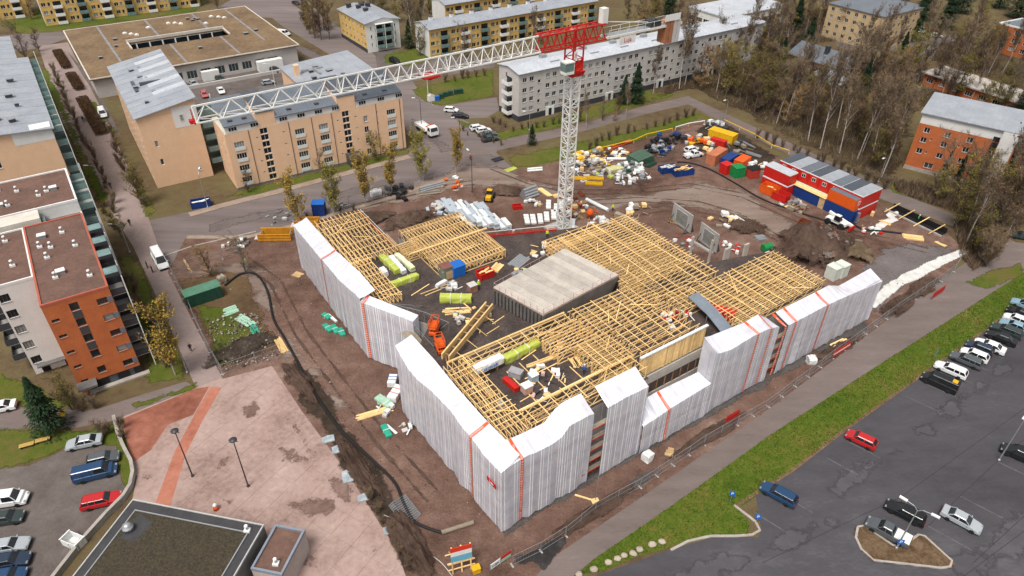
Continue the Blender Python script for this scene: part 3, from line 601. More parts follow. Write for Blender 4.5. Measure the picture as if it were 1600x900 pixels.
# ---- left row: grey roof block, brown roof block, orange brick block
RL = R(34.6); c5 = Vector((-64.6, 75.1, 0))
def LP(x, y): return c5 + Vector((cos(RL)*x - sin(RL)*y, sin(RL)*x + cos(RL)*y, 0))
B = Bld('brick_block', 'orange brick apartment block with brown flat roof and grey strip windows', c5, RL, 8.5, 25, 16.3, m_brick)
for z in (2.3, 5.2, 8.2, 11.1, 14.0): B.win('f', 7.15, z, w=1.35, h=1.05, mull=0, key='d', fm=frame_d, g=1 if z in (5.2, 11.1) else 0)
for z in (3.0, 5.8, 8.8, 11.7, 14.5)[1:]: B.win('f', 3.7, z-.2, w=1.15, h=1.35, mull=0, key='d', fm=frame_d, g=0, sill=True)
B.win('f', 3.6, 2.6, w=1.1, h=1.2, mull=0, key='d', fm=frame_d, g=0)
for z in (1.9, 4.8, 7.6, 10.6, 13.4): B.win('f', .95, z, w=1.0, h=.5, mull=1, key='d', fm=frame_d, g=0)
B.rows('r', [3,7.5,12,16.5,21], [2.8,5.7,8.6,11.5,14.2], w=2, h=1.8, fm=frame_d, key='d', g=0)
B.finish()
for z in (7.2, 10.1, 13.0): b = MB(); b.box(3.13, 4.27, -.04, -.003, z-.05, z+1.2); B.part('spandrel', b, frame_d)
for z in (2.3, 5.2, 8.2, 11.1, 14.0): b = MB(); b.box(7.86, 8.5, -.05, -.003, z, z+1.05); B.part('window_cheek', b, mat('grey_panel', (.15,.16,.18), .6, .1, 1))
b = MB(); b.box(1.2, 8.52, -.06, -.004, 0, 1.55); B.part('ground_floor', b, black)
b = MB(); b.box(4.0,5.2,-.1,-.062,.3,1.4); b.box(6.9,7.5,-.1,-.062,.1,1.5); B.part('entrance_glazing', b, glass3)
b = MB(); b.box(-.2, 2.4, -1.9, .0-.005, 1.9, 2.1); b.box(-.2,2.4,-1.95,-1.9,1.85,2.2); B.part('entrance_canopy', b, dconc)
b = MB(); b.box(1.0, 9.4, -.9, -.07, -.02, .25); B.part('plinth_wall', b, m_kerb)
b = MB(); b.box(0, 8.5, 0, 25, 16.302, 16.5); B.part('roof', b, m_brownroof); B.parapet(mat('red_trim', (.42,.11,.07), .7, .1, 1), .22, .38)
vents(B.t, [(1.6,17),(3,16),(2.2,13),(6.2,14.5),(5.0,20),(2.6,6.5),(6.8,4.4)], 'pipe', 16.5)
vents(B.t, [(3.4,7.4),(2.2,20)], 'box', 16.5, [steel, white]); btowers = []
for yy in (2.5, 7.2, 12, 16.8, 21.5): btower(B.t, (8.55, yy), 0, 5, 2.7, 2.9, 3.2, 2.0, pi/2, mr=dsteel, posts=True)
for yy in (3.0, 8.6, 13, 17.6):
    b = MB(); b.box(8.6, 10.4, yy-1.1, yy+.9, 17.3, 17.36, 1); b.box(8.6,10.4,yy-1.2,yy-1.1,16.9,17.4); b.box(8.6,10.4,yy+.9,yy+1,16.9,17.4); b.box(10.4,10.5,yy-1.2,yy+1,16.9,17.4); B.part('balcony_roof', b, [dsteel, glass_t])
# white stair wing of the brick block
B = Bld('white_block', 'white rendered block joined to the left of the orange brick block', LP(-5.3, 8.6), RL, 5.29, 16.4, 16.2, m_white)
for z in (2.0, 5.0, 8.0, 10.9, 13.7): B.win('f', .9, z, w=1.3, h=1.35, fm=frame_d, key='d', mull=2, g=1 if z in (8.0, 5.0) else 0)
B.finish(); b = MB(); b.box(0,5.28,0,16.4,16.202,16.4); B.part('roof', b, m_brownroof); B.parapet(m_white, .25, .42)
b = MB(); b.box(.6, 5.25, -.9, -.004, 1.55, 1.75); B.part('entrance_canopy', b, dconc); b = MB(); b.box(1.0,2.1,-.04,-.004,0,1.4); b.box(4.2,5.1,-.04,-.004,0,1.4); B.part('door', b, black)
for k in range(5): balcony(B.t, (-.05, 3.0, 2.6+2.9*k), 3.0, 1.8, mrail=dsteel, rz=-pi/2)
vents(B.t, [(1.5,12.5),(2.6,13.4),(3.0,5)], 'pipe', 16.4)
# terrace storey between
B = Bld('terrace_storey', 'low white terrace storey with glass balustrade between two brown roofs', LP(-7, 25.03), RL, 15.5, 5.8, 14.2, m_white)
B.finish(); b = MB(); b.box(.3, 15.2, .3, 5.5, 14.203, 14.32); B.part('terrace_floor', b, mat('deck_grey', (.17,.165,.165), .8, .2, 1))
b = MB(); b.box(0, 15.5, 0, .25, 14.32, 15.2); B.part('parapet', b, m_white); b = MB(); b.box(2.5, 9.5, 2.2, 5.6, 14.33, 16.5); B.part('penthouse', b, m_trim)
b = MB(); b.box(10.2, 15.3, .9, .96, 14.33, 15.4); b.box(9.7,10.1,.9,5.5,14.33,15.5); B.part('balustrade', b, glass_t)
B = Bld('brown_roof_block', 'flat roofed block with white edged brown roof behind the terrace', LP(-7, 30.85), RL, 15.5, 14.2, 16.2, m_white)
B.rows('r', [3,8,12], [2.8,5.7,8.6,11.5,14.0], w=2, h=1.6, g=0); B.finish(); b = MB(); b.box(0,15.5,0,14.2,16.203,16.4); B.part('roof', b, m_brownroof); B.parapet(white, .25, .42)
vents(B.t, [(5.5,4),(10.2,5.2),(11.5,6.2),(7.2,9),(4.5,11)], 'pipe', 16.4); vents(B.t, [(4.4,4.2),(12.6,6.4)], 'box', 16.4, [steel, white])
for yy in (2.2, 7, 11.8): btower(B.t, (15.55, yy), 0, 5, 2.7, 2.9, 3.4, 2.2, pi/2, mr=glass_t, posts=True)
c3 = LP(-7, 61.8)
B = Bld('grey_roof_block', 'tall peach and white block with wide blue grey metal roof at left edge', c3, RL, 15.5, 52, 18.2, m_peach)
B.rows('f', [4.5], [16.0, 12.5], w=1.2, h=1.6); B.rows('r', [3+4.6*i for i in range(10)], [3,6,9,12,15], w=2, h=1.8, g=0)
B.finish(); b = MB(); b.box(8.6, 15.53, -.03, 3, 16.25, 18.9); B.part('white_panel', b, m_white)
b = MB(); roof_slab(b, [(-.5,-.5,19.6),(16,-.5,18.4),(16,52.5,18.4),(-.5,52.5,19.6)], .2, 4.5, 1); B.part('roof', b, m_metal2)
b = MB(); b.add([(0,0,18.21),(15.5,0,18.21),(0,0,19.6),(0,52,18.21),(15.5,52,18.21),(0,52,19.6)], [(0,1,2),(0,2,5,3),(4,3,5)]); B.part('roof_wall', b, m_peach)
vents(B.t, [(4,10),(6,12),(7,8),(3,14),(5,19),(6,24),(3,28),(7.5,31),(4,38),(9.5,6),(11,15),(10,22),(11,33)], 'box', 19.2, [dsteel, steel])
b = MB(); b.box(1,7,9.2,9.9,19.5,20.4); b.box(5,5.7,4,9.2,19.3,20.2); b.box(1,5.5,13.5,14.2,19.5,20.3); B.part('duct', b, steel)
for yy in (2.5, 9, 15.5, 22, 28.5, 35, 41.5, 48): btower(B.t, (15.55, yy), 0, 6, 2.7, 2.95, 3.6, 2.0, pi/2, mr=glass_t, posts=True)
B = Bld('grey_roof_block', 'smaller grey roofed block behind the wide blue grey roof at left edge', LP(-9, 116), RL, 15, 26, 17, m_peach)
B.rows('f', [9, 12], [12.5,9.5], w=1.5, h=1.5); B.finish(); b = MB(); roof_slab(b, [(-.5,-.5,18.2),(15.5,-.5,17.1),(15.5,26.5,17.1),(-.5,26.5,18.2)], .2, 4, 1); B.part('roof', b, m_metal2)
vents(B.t, [(6,9),(8,15),(10,20)], 'box', 17.9, [dsteel, steel])
# ---- low shopping centre with mossy roof and courtyard
cm = Vector((-120.8, 195.3, 0)); Lm, Dm = 60, 56
B = Bld('shopping_centre', 'low wide shopping centre with brown mossy roof and long courtyard slot', cm, RL, Lm, Dm, 5.4, m_gwhite)
B.rows('f', [14+4.2*i for i in range(10)], [.9], w=3, h=2.4, mull=2, g=2, sill=False); B.finish(lid=False)
hx0, hx1, hy0, hy1 = 15, 45, 22.5, 30.5
b = MB()
for x0, x1, y0, y1 in ((-.8, Lm+.8, -.8, hy0), (-.8, hx0, hy0+.001, hy1-.001), (hx1, Lm+.8, hy0+.001, hy1-.001), (-.8, Lm+.8, hy1, Dm+.8)): b.box(x0, x1, y0, y1, 5.42, 5.9)
B.part('roof', b, m_mall)
B.parapet(m_trim, .3, .3, 'roof_edge', 5.7, -.85, -.85, Lm+.85, Dm+.85)
b = MB(); b.box(hx0-.5, hx1+.5, hy1, hy1+.5, 5.3, 6.8); b.box(hx0-.5, hx0-.1, hy0, hy1, 5.5, 6.3); b.box(hx1+.1, hx1+.5, hy0, hy1, 5.5, 6.3); B.part('courtyard_edge', b, m_trim)
b = MB(); b.box(hx0, hx1, hy0, hy1, .0, .1); b.box(hx0, hx1, hy1-.2, hy1-.02, .1, 5.3, 1); b.box(hx0-.02, hx0+.1, hy0, hy1, .1, 5.3, 1); B.part('courtyard', b, [dconc, glass])
for i in range(7): b = MB(); b.box(17+i*4, 17.4+i*4, hy1-.4, hy1-.22, .1, 5.3); B.part('column', b, white)
b = MB()
for x, y0, y1 in ((9.5,0,56),(25,31,56),(41,31,56),(26,0,22),(42,0,22),(53,10,56)): b.box(x-.35, x+.35, y0, y1, 5.905, 5.96)
B.part('roof_walkway', b, mat('felt_strip', (.26,.25,.26), .9, .2, .5))
vents(B.t, [(16,42),(17.6,40),(19,38),(24,45),(31,47),(33,46),(34.5,44),(46,48),(48,46),(49.5,44),(42,40)], 'dome', 5.9, [white, m_trim])
vents(B.t, [(12,36),(11,28),(5,18),(38,49),(40,48),(39,46),(41,46.5),(50,20),(54,22),(33,12)], 'box', 5.9, [dsteel, steel])
b = MB(); b.box(8, 58, -6.5, -5.9, 0, 1.0); B.part('loading_wall', b, m_gwhite); b = MB(); b.box(29,34,-2.5,-.85,.1,3.0); B.part('delivery_bay', b, white); b = MB(); b.box(46,54,-3,-.85,.1,3.2); B.part('delivery_bay', b, white)
# ---- yellow three-storey block and yellow slabs
def yellow_slab(name, label, loc, L, D, H, rz=RL, seed=0, left=True, hb=True):
    B = Bld(name, label, loc, rz, L, D, H, m_yell); B.sm['l'] = m_white; rnd = random.Random(seed)
    nf = int((H-.6)//2.85); zs = [1.0+2.85*i for i in range(nf)]
    n = int(L//7.5); w = L/n
    for i in range(n):
        for z in zs:
            B.win('f', w*i+1.3, z, w=1.5, h=1.35, mull=1); B.win('f', w*i+3.1, z, w=.9, h=1.35, mull=0)
    if left: B.rows('l', [D*.35], zs, w=.7, h=1.1, mull=0)
    B.finish()
    for i in range(n):
        for z in zs: balcony(B.t, (w*i+5.7, 0, z-.75), 3.1, 1.3, mrail=glass_t if (i+seed) % 2 else white)
        for z in zs:
            b = MB(); b.box(w*i+4.4, w*i+7.0, -.03, -.004, z-.7, z+1.5); B.part('balcony_door', b, glass)
    b = MB(); hh = H+1.5
    roof_slab(b, [(-.4,-.7,H+.05),(L+.4,-.7,H+.05),(L+.4,D/2,hh),(-.4,D/2,hh)], .15, 1.2); roof_slab(b, [(-.4,D/2,hh),(L+.4,D/2,hh),(L+.4,D+.7,H+.05),(-.4,D+.7,H+.05)], .15)
    B.part('roof', b, m_metal2); b = MB(); b.add([(0,0,H),(0,D,H),(0,D/2,hh),(L,0,H),(L,D,H),(L,D/2,hh)], [(0,2,1),(3,4,5)]); B.part('gable', b, m_white)
    for i in range(n):
        b = MB(); b.box(w*i+3, w*i+4.1, D/2-.5, D/2+.5, hh-.1, hh+1.2); b.box(w*i+2.9, w*i+4.2, D/2-.6, D/2+.6, hh+1.2, hh+1.35, 1); B.part('chimney', b, [white, dsteel])
    return B
yellow_slab('yellow_slab', 'long yellow slab block with grey roof behind the white block', Vector((-28.5,235.7,0)), 72, 10, 9.2, seed=1)
yellow_slab('yellow_slab', 'yellow slab block at the top behind the bare trees', Vector((-26,268,0)), 66, 10, 9.2, seed=2, left=False)
yellow_slab('yellow_slab', 'pale yellow apartment slab along the top left edge', Vector((-176,268,0)), 56, 11, 11.5, seed=4)
yellow_slab('yellow_slab', 'pale yellow slab at the far top left corner', Vector((-205,270,0)), 20, 11, 11.5, seed=5)
B = Bld('yellow_block', 'small yellow three storey block with white balcony gable near the crossing', Vector((-50.4,240.2,0)), RL, 12.6, 22.5, 9.6, m_white); B.sm['l'] = m_yell
B.rows('l', [2.5,5.5,9,12,15.5,18.8,21], [1.9,4.6,7.3], w=1.2, h=1.2)
B.rows('f', [2.0,10.8], [1.9,4.6,7.3], w=.6, h=1.1, mull=0); B.finish()
for z in (1.4, 4.1, 6.8):
    for x in (4.9, 8.1): balcony(B.t, (x, 0, z), 3.0, 1.4, mrail=glass_t); b = MB(); b.box(x-1.3, x+1.3, -.04, -.004, z, z+2.0); B.part('balcony_door', b, glass)
b = MB(); b.box(3.2,9.8,-1.5,-.02,9.2,9.35); b.bar((3.2,-1.4,1),(3.2,-1.4,9.2),.15); b.bar((6.5,-1.4,1),(6.5,-1.4,9.2),.15); b.bar((9.8,-1.4,1),(9.8,-1.4,9.2),.15); B.part('balcony_frame', b, white)
b = MB(); b.box(-.05,0-.004,0,22.5,0,1.3); B.part('plinth', b, m_plinth)
b = MB(); roof_slab(b, [(-.5,-.6,9.62),(6.3,-.6,10.9),(6.3,23,10.9),(-.5,23,9.62)], .15, 1.4, 1); roof_slab(b, [(6.3,-.6,10.9),(13.1,-.6,9.62),(13.1,23,9.62),(6.3,23,10.9)], .15); B.part('roof', b, m_metal2)
b = MB(); b.add([(0,-.005,9.6),(12.6,-.005,9.6),(6.3,-.005,10.9)], [(0,1,2)]); B.part('gable', b, m_white)
for x, y in ((3,20),(5,16),(5.5,11),(7,18),(8,20),(9,17)): b = MB(); b.box(x-.7,x+.7,y-.7,y+.7,10.2,11.6); b.box(x-.8,x+.8,y-.8,y+.8,11.6,11.8); B.part('chimney', b, dsteel)
# ---- long pale four-storey block behind the crane
B = Bld('pale_slab', 'long pale grey four storey block with white roof behind the crane mast', Vector((1.2,181.4,0)), R(33.6), 96, 9.8, 13.2, m_gwhite)
zs = [2.5, 5.2, 7.9, 10.7]
x = 1.9; k = 0
while x < 94:
    if k % 5 == 2: B.rows('f', [x], [z-1.0 for z in zs], w=.9, h=1.0, mull=0, g=0); x += 2.9
    else: B.rows('f', [x], zs, w=1.35, h=1.25); x += 2.25 if k % 5 in (0, 3) else 2.5
    k += 1
B.rows('l', [3.6], zs, w=.8, h=1.4, mull=0); B.finish()
for z in (1.3, 4.0, 6.7, 9.4): balcony(B.t, (-.03, 4.6, z), 3.0, 1.5, mrail=white, rz=-pi/2); b = MB(); b.box(-.05,-.006,3.3,5.8,z,z+1.9); B.part('balcony_door', b, glass)
b = MB(); b.box(-.05, 96.05, -.06, -.004, 0, 1.6); b.box(-.06,-.004,0,9.8,0,1.6); B.part('plinth', b, m_plinth)
b = MB(); roof_slab(b, [(-.4,-.5,13.22),(96.4,-.5,13.22),(96.4,4.9,14.1),(-.4,4.9,14.1)], .15, 2.2); roof_slab(b, [(-.4,4.9,14.1),(96.4,4.9,14.1),(96.4,10.3,13.22),(-.4,10.3,13.22)], .15); B.part('roof', b, m_metal3)
b = MB(); b.add([(0,0,13.2),(0,9.8,13.2),(0,4.9,14.1)], [(0,2,1)]); B.part('gable', b, m_gwhite)
for x in (10.5, 32, 52, 74): b = MB(); b.box(x-1.4, x+1.4, -.25, -.062, .0, 2.4); b.box(x-.5,x+.5,-.3,-.252,.0,2.0,1); B.part('entrance', b, [white, glass])
for x in (12, 26, 37, 49, 66, 83): b = MB(); b.box(x-.8,x+.8,5.4,7.0,13.9,14.9); b.box(x-.2,x+2.8,2.2,2.5,13.8,14.1); B.part('roof_box', b, steel)
# ---- far white building top, beige block, brick block, red house, shed
B = Bld('white_office', 'white building with dark window bands at the top edge', Vector((75,257,0)), R(34), 34, 18, 8.5, m_white)
B.rows('f', [2+4*i for i in range(8)], [1.2,4.6], w=3.4, h=1.5, mull=2, g=0); B.rows('l', [2+3.6*i for i in range(5)], [1.2,4.6], w=3, h=1.5, mull=2, g=0); B.finish()
b = MB(); b.box(-.3,34.3,-.3,18.3,8.503,8.9); B.part('roof', b, m_metal3)
B = Bld('beige_block', 'beige five storey block half hidden behind the bare wood', Vector((127,249,0)), R(34), 26, 22, 11.5, m_beige)
B.rows('f', [2+3*i for i in range(8)], [1.2,4.0,6.8,9.4], w=1.3, h=1.3, g=0); B.rows('l', [2+3.2*i for i in range(6)], [1.2,4,6.8,9.4], w=1.3, h=1.3); B.finish(); b = MB(); b.box(-.3,26.3,-.3,22.3,11.503,11.8); B.part('roof', b, m_metal)
B = Bld('red_brick_block', 'red brick block with grey flat roof in the top right corner', G(1561,37,9)-Vector((0,0,9)), R(-62), 26, 16, 9, m_brick)
B.rows('f', [3+4*i for i in range(6)], [1.6,4.2,6.8], w=1.5, h=1.4); B.rows('l', [4,8,12], [4.2,6.8], w=1.2, h=1.3); B.finish(); b = MB(); b.box(0,26,0,16,9.003,9.2); B.part('roof', b, m_metal); B.parapet(white, .4, .5)
p = G(1411,262)
B = Bld('orange_block', 'orange brick four storey block with white top band and dark stairwell strips', p, R(-37), 44, 12, 11.6, m_brick)
zs = [1.6, 4.4, 7.2, 9.6]
B.rows('f', [2.0, 6.4, 11.0], [4.4,7.2,9.6], w=1.3, h=1.25, g=0); B.rows('f', [3.5,9.4,13.8], [4.7,8.0], w=.4, h=.6, mull=0, g=0, sill=False); B.win('f', 5.0, 1.4, w=1.9, h=1.3, mull=1, g=2)
B.rows('f', [24,28,33,38], zs, w=1.3, h=1.25); B.finish()
b = MB(); b.box(.0, 44, .0, 3, 11.603, 14.0); B.part('attic_band', b, m_white); b = MB(); b.box(16.6,19.6,-.5,-.004,0,14.0); B.part('stair_tower', b, m_white)
for i in range(9):
    for x in (15.2, 19.9): b = MB(); b.box(x, x+1.25, -.1, -.006, .4+i*1.35, 1.55+i*1.35); B.part('stair_pane', b, glass)
b = MB(); roof_slab(b, [(-.5,-.5,14.02),(44.5,-.5,14.02),(44.5,12.5,15.2),(-.5,12.5,15.2)], .2, 1.2); B.part('roof', b, m_metal2)
b = MB(); b.add([(0,0,11.61),(0,12,11.61),(0,12,15.2),(0,0,14.0),(0,3,14.0)],[(0,3,2,1)]); B.part('gable', b, m_brick)
b = MB(); b.box(0, 44, -.12, -.01, 0, .9); B.part('plinth', b, m_kerb)
B = Bld('white_roof_shed', 'long low shed with dirty white roof among the trees', G(1447,112,4)-Vector((0,0,4)), R(-60), 48, 10, 3.6, m_brick); B.sm['f'] = m_brick
B.rows('f', [2+4.2*i for i in range(11)], [1.1], w=2.2, h=1.3, mull=2); B.finish(); b = MB(); b.box(-.8,48.8,-.8,10.8,3.603,4.0); B.part('roof', b, mat('dirty_white_roof', (.50,.46,.42), .9, .25, .3, (.28,.25,.22)))
p = G(1300,122)
B = Bld('red_house', 'dark red wooden house with blue grey gabled roofs in the wood', Vector((101,212,0)), R(34), 11, 20, 5, m_redhouse)
B.rows('f', [2,5.5,9], [1.2,3.2], w=1, h=1.2); B.rows('l', [3,8,13,17], [1.2,3.2], w=1, h=1.2); B.finish()
b = MB(); roof_slab(b, [(-.8,-.8,5.05),(5.5,-.8,8.2),(5.5,20.8,8.2),(-.8,20.8,5.05)], .15, .9, 1); roof_slab(b, [(5.5,-.8,8.2),(11.8,-.8,5.05),(11.8,20.8,5.05),(5.5,20.8,8.2)], .15, .9, 1); B.part('roof', b, m_metal); b = MB(); b.add([(0,0,5),(11,0,5),(5.5,0,8.2)],[(0,1,2)]); B.part('gable', b, m_redhouse)
b = MB(); b.box(3,4.2,9,10.2,7,9.6); B.part('chimney', b, dsteel)
B = Bld('red_annexe', 'small red annexe with pale grey roof beside the red house', Vector((95,203,0)), R(34), 8, 8, 3.4, m_redhouse); B.rows('f', [2,5.5], [1.0], w=1, h=1.2); B.finish()
b = MB(); roof_slab(b, [(-.6,-.6,3.42),(8.6,-.6,3.42),(8.6,8.6,5.2),(-.6,8.6,5.2)], .15, .9); B.part('roof', b, m_metal2)
# ---- flat roofed pavilion in the lower left corner
zb = 5.0; c0 = G(207.5,780,zb); e = G(412,820,zb); rzB = atan2(e.y-c0.y, e.x-c0.x); f0 = c0 + Vector((sin(rzB), -cos(rzB), 0))*26
Lb = (e-c0).length
B = Bld('pavilion', 'flat roofed pavilion with mossy gravel roof and white edge by the plaza', (f0.x, f0.y, 0), rzB, Lb, 26, 4.8, dconc)
B.rows('b', [3,7,11,15], [.6], w=2.6, h=2.6, g=0, sill=False); B.finish()
b = MB(); b.box(0, Lb, 0, 26, 4.803, 4.9); B.part('roof_deck', b, mat('dark_felt', (.055,.053,.058), .9, .15, 1)); b = MB(); b.box(1.35, Lb-1.35, 1, 24.6, 4.903, 4.98); B.part('gravel_bed', b, m_gravroof)
B.parapet(mat('edge_grey', (.45,.45,.44), .6, .1, 1), .1, .25, 'roof_edge', 4.78); b = MB()
b.box(1.2,1.34,1,24.75,4.91,5.06); b.box(Lb-1.34,Lb-1.2,1,24.75,4.91,5.06); b.box(1.34,Lb-1.34,24.61,24.75,4.91,5.06); B.part('gravel_stop', b, steel)
b = MB(); b.lathe([(.55,0),(.55,.5),(.62,.5),(.62,.7),(.45,.75),(.45,1.05),(.2,1.2)], 14); o = b.build('roof_cowl', steel, B.t, (2.3, 22.1, 4.95)); vents(B.t, [(15.6,24.9)], 'pipe', 4.9)
b = MB(); b.add([(1.9,20.9,4.985),(3.9,20.9,4.985),(4.3,23.6,4.985),(2.0,24.4,4.985)],[(0,1,2,3)]); B.part('felt_patch', b, MC['dark_felt'])
B = Bld('pavilion_annexe', 'small white annexe with open dark roof attached to the pavilion', G(392,888,4)-Vector((0,0,4)), rzB, 3.7, 5.8, 3.6, mat('pinkish_render', (.46,.40,.37), .85, .1, .6)); B.finish(); b = MB(); b.box(.25,3.45,.25,5.55,3.61,3.75); B.part('roof', b, m_brownroof); B.parapet(mat('blue_grey_trim', (.22,.25,.30), .6, .1, 1), .22, .45); vents(B.t, [(2.4,1.2)], 'pipe', 3.76)
# ================================================================ THE BUILDING UNDER CONSTRUCTION
DZ = 9.7
bt = thing('unfinished_building', 'unfinished concrete building with open timber roof trusses wrapped in white sheeting', 'building', O, GA)
m_deck = mat('bitumen_deck', (.078,.058,.052), .8, .2, .3, (.035,.027,.026), fine=.35)
m_slab = mat('hollow_slab', (.45,.41,.365), .85, .12, .5, (.34,.31,.275), objvar=.12)
foot = [(2.8,3.4),(26.4,3.4),(26.4,5.4),(39.4,5.4),(39.4,3.0),(65.2,3.0),(65.2,15.6),(52.4,19.4),(52.4,36.6),(39.6,41.4),(27.0,46.6),(27.0,55),(14.4,55),(14.4,51),(12.0,51),(12.0,66.2),(2.9,66.2),(2.9,37.2),(7.2,30.2),(2.8,26)]
b = MB(); b.prism(foot, 0, DZ-.35); b.build('wall', mat('wall_concrete', (.33,.315,.30), .9, .15, .3), bt)
b = MB(); b.prism(foot, DZ-.349, DZ, 0, 1); b.build('roof_deck', [concrete, m_deck], bt)
# concrete core with hollow-core slabs
cq = [Vector((18.0,29.3,0)), Vector((20.5,19.8,0)), Vector((36.5,21.4,0)), Vector((33.8,32.0,0))]
b = MB(); b.prism([(q.x, q.y) for q in cq], DZ+.003, DZ+2.6); b.build('core_wall', mat('core_wall', (.15,.135,.125), .8, .2, .5), bt)
n = 11
for i in range(n):
    a0, a1 = cq[0].lerp(cq[3], i/n), cq[0].lerp(cq[3], (i+.975)/n); c0_, c1_ = cq[1].lerp(cq[2], i/n), cq[1].lerp(cq[2], (i+.975)/n)
    z = DZ+2.61+random.uniform(0,.03); b = MB(); roof_slab(b, [(*a0.xy,z+.25),(*c0_.xy,z),(*c1_.xy,z),(*a1.xy,z+.25)], .26); b.build('floor_slab', m_slab, bt)
b = MB()
for i in range(14): p_ = cq[0].lerp(cq[1], (i+.5)/14); b.bar((p_.x-.08,p_.y-.02,DZ+.02),(p_.x-.08,p_.y-.02,DZ+2.5), .16, .10)
stuff(b.build('wall_stud', dsteel, bt))
for a_, c_ in ((0,1),(1,2),(3,0)):
    b = MB(); P0, P1 = cq[a_]+Vector((0,0,DZ+2.95)), cq[c_]+Vector((0,0,DZ+2.95)); b.bar(P0, P1, .08, .12); b.build('edge_board', pink if a_ != 2 else white, bt)
    for k in range(9): q = P0.lerp(P1, k/8); b = MB(); b.bar(q, q+Vector((0,0,.95)), .04); b.build('guard_post', steel, bt)
    b = MB(); b.bar(P0+Vector((0,0,.9)), P1+Vector((0,0,.9)), .035); b.build('guard_rail', pink, bt)
b = MB(); b.add([(36.6,21.5,DZ+.2),(34.2,20.6,DZ+.2),(36.6,21.35,DZ+2.5)],[(0,1,2)]); b.build('painted_shadow', black, bt)  # flat black triangle, a painted-in shadow at the core corner
# ---- trusses: every one is a part of its own
TM = {}
def truss_mesh(L, h, slope=0.0, over=0.0, gap=1.0):
    k = (round(L,2), round(h,2), slope, over)
    if k not in TM:
        b = MB(); z1 = h+slope*L
        b.bar((-over,0,h-over*slope*0),(L+over,0,z1), .065, .16); b.bar((0,0,.08),(L,0,.08), .065, .14)
        n = max(2, int(L/1.5)); xs = [L*i/n for i in range(n+1)]
        for i, (x0, x1) in enumerate(zip(xs, xs[1:])):
            zt = lambda x: h+slope*x-.08
            if i % 2 == 0: b.bar((x0+.02,0,.15),(x1,0,zt(x1)), .05, .10)
            else: b.bar((x0,0,zt(x0)),(x1,0,.15), .05, .10)
        b.bar((.05,0,.15),(.05,0,h-.08), .06, .12); b.bar((L-.05,0,.15),(L-.05,0,z1-.08), .06, .12)
        TM[k] = b.mesh('roof_truss', [wood])
    return TM[k]
BM = {}
def batten(L):
    k = round(L,1)
    if k not in BM: b = MB(); b.bar((0,0,0),(L,0,0), .1, .06); BM[k] = b.mesh('batten', [wood])
    return BM[k]
def block(s0, s1, t0, t1, along, sp, h, over=.6, z=DZ, bat=1.5, slope=0.0, skip=0, jit=.25):
    rnd = random.Random(int(s0*10+t0)); L = (s1-s0) if along == 's' else (t1-t0); W = (t1-t0) if along == 's' else (s1-s0)
    n = int(W/sp)+1
    for i in range(n):
        o = i*W/max(n-1,1); j = rnd.uniform(-jit, jit); me = truss_mesh(L, h, slope, over)
        p_ = (s0+j, t0+o, z+.01) if along == 's' else (s0+o, t0+j, z+.01)
        mk('roof_truss', me, bt, p_, (0 if along == 's' else pi/2)+rnd.uniform(-.004,.004))
    if bat:
        m_ = int(L/bat)
        for i in range(m_+1):
            o = .4+i*(L-.8)/max(m_,1); zz = z+h+slope*o+.125; me = batten(W+rnd.choice((0,.5,.8)))
            if rnd.random() < .14: continue
            if along == 's': mk('batten', me, bt, (s0+o, t0-.2, zz), pi/2+rnd.uniform(-.03,.03))
            else: mk('batten', me, bt, (s0-.2, t0+o, zz), rnd.uniform(-.03,.03))
        for i in range(int(W*L/28)):                     # raking braces laid over the trusses
            x, y = s0+rnd.uniform(.1,.7)*(s1-s0), t0+rnd.uniform(.1,.7)*(t1-t0); mk('brace', batten(rnd.choice((3.0,4.0,5.0))), bt, (x, y, z+h+.19), rnd.choice((.7,-.6,.9,.1,1.5)))
block(3.4, 11.6, 50.2, 65.0, 't', .72, 1.35, .9, bat=2.2)
block(3.2, 6.4, 37.6, 50.0, 't', .62, 1.35, .2, bat=1.6)
block(14.6, 26.4, 39.6, 53.8, 't', .62, 1.55, .6, bat=2.4)
block(15.0, 26.2, 39.0, 39.4, 's', .4, 1.55, .5, bat=0)
block(36.6, 51.4, 19.9, 36.4, 's', .68, 1.75, .7, bat=2.3)
block(33.4, 44.5, 34.0, 37.4, 's', .8, 1.75, .5, bat=2.3)
block(25.2, 38.2, 12.5, 19.2, 's', .74, 1.9, .4, bat=1.8)
block(12.2, 14.8, 46.8, 50.4, 's', .6, 1.5, .3, bat=0)
block(40.0, 44.2, 10.2, 14.2, 's', .7, 1.6, .3, bat=1.4)
block(33.0, 37.0, 33.0, 36.6, 't', .7, 1.7, .5, bat=0)
block(38.6, 51.6, 14.6, 19.4, 's', .72, 1.75, .5, bat=2.1)
block(44.4, 64.4, 3.5, 13.6, 's', .66, 1.5, .5, bat=1.9)
block(3.3, 7.0, 3.8, 19.0, 't', .74, 2.0, .1, bat=.95)
block(7.4, 25.9, 3.8, 6.4, 's', .78, 2.0, .1, bat=2.0)
block(6.0, 24.0, 17.3, 18.9, 's', .7, 2.0, .2, bat=2.0)
block(17.8, 24.6, 12.4, 17.0, 's', .52, 2.0, .2, bat=0)
block(20.6, 26.4, 6.6, 12.2, 's', .62, 2.0, .2, bat=1.3)
block(27.2, 38.6, 6.4, 12.0, 's', 1.05, 1.9, .2, bat=1.5)
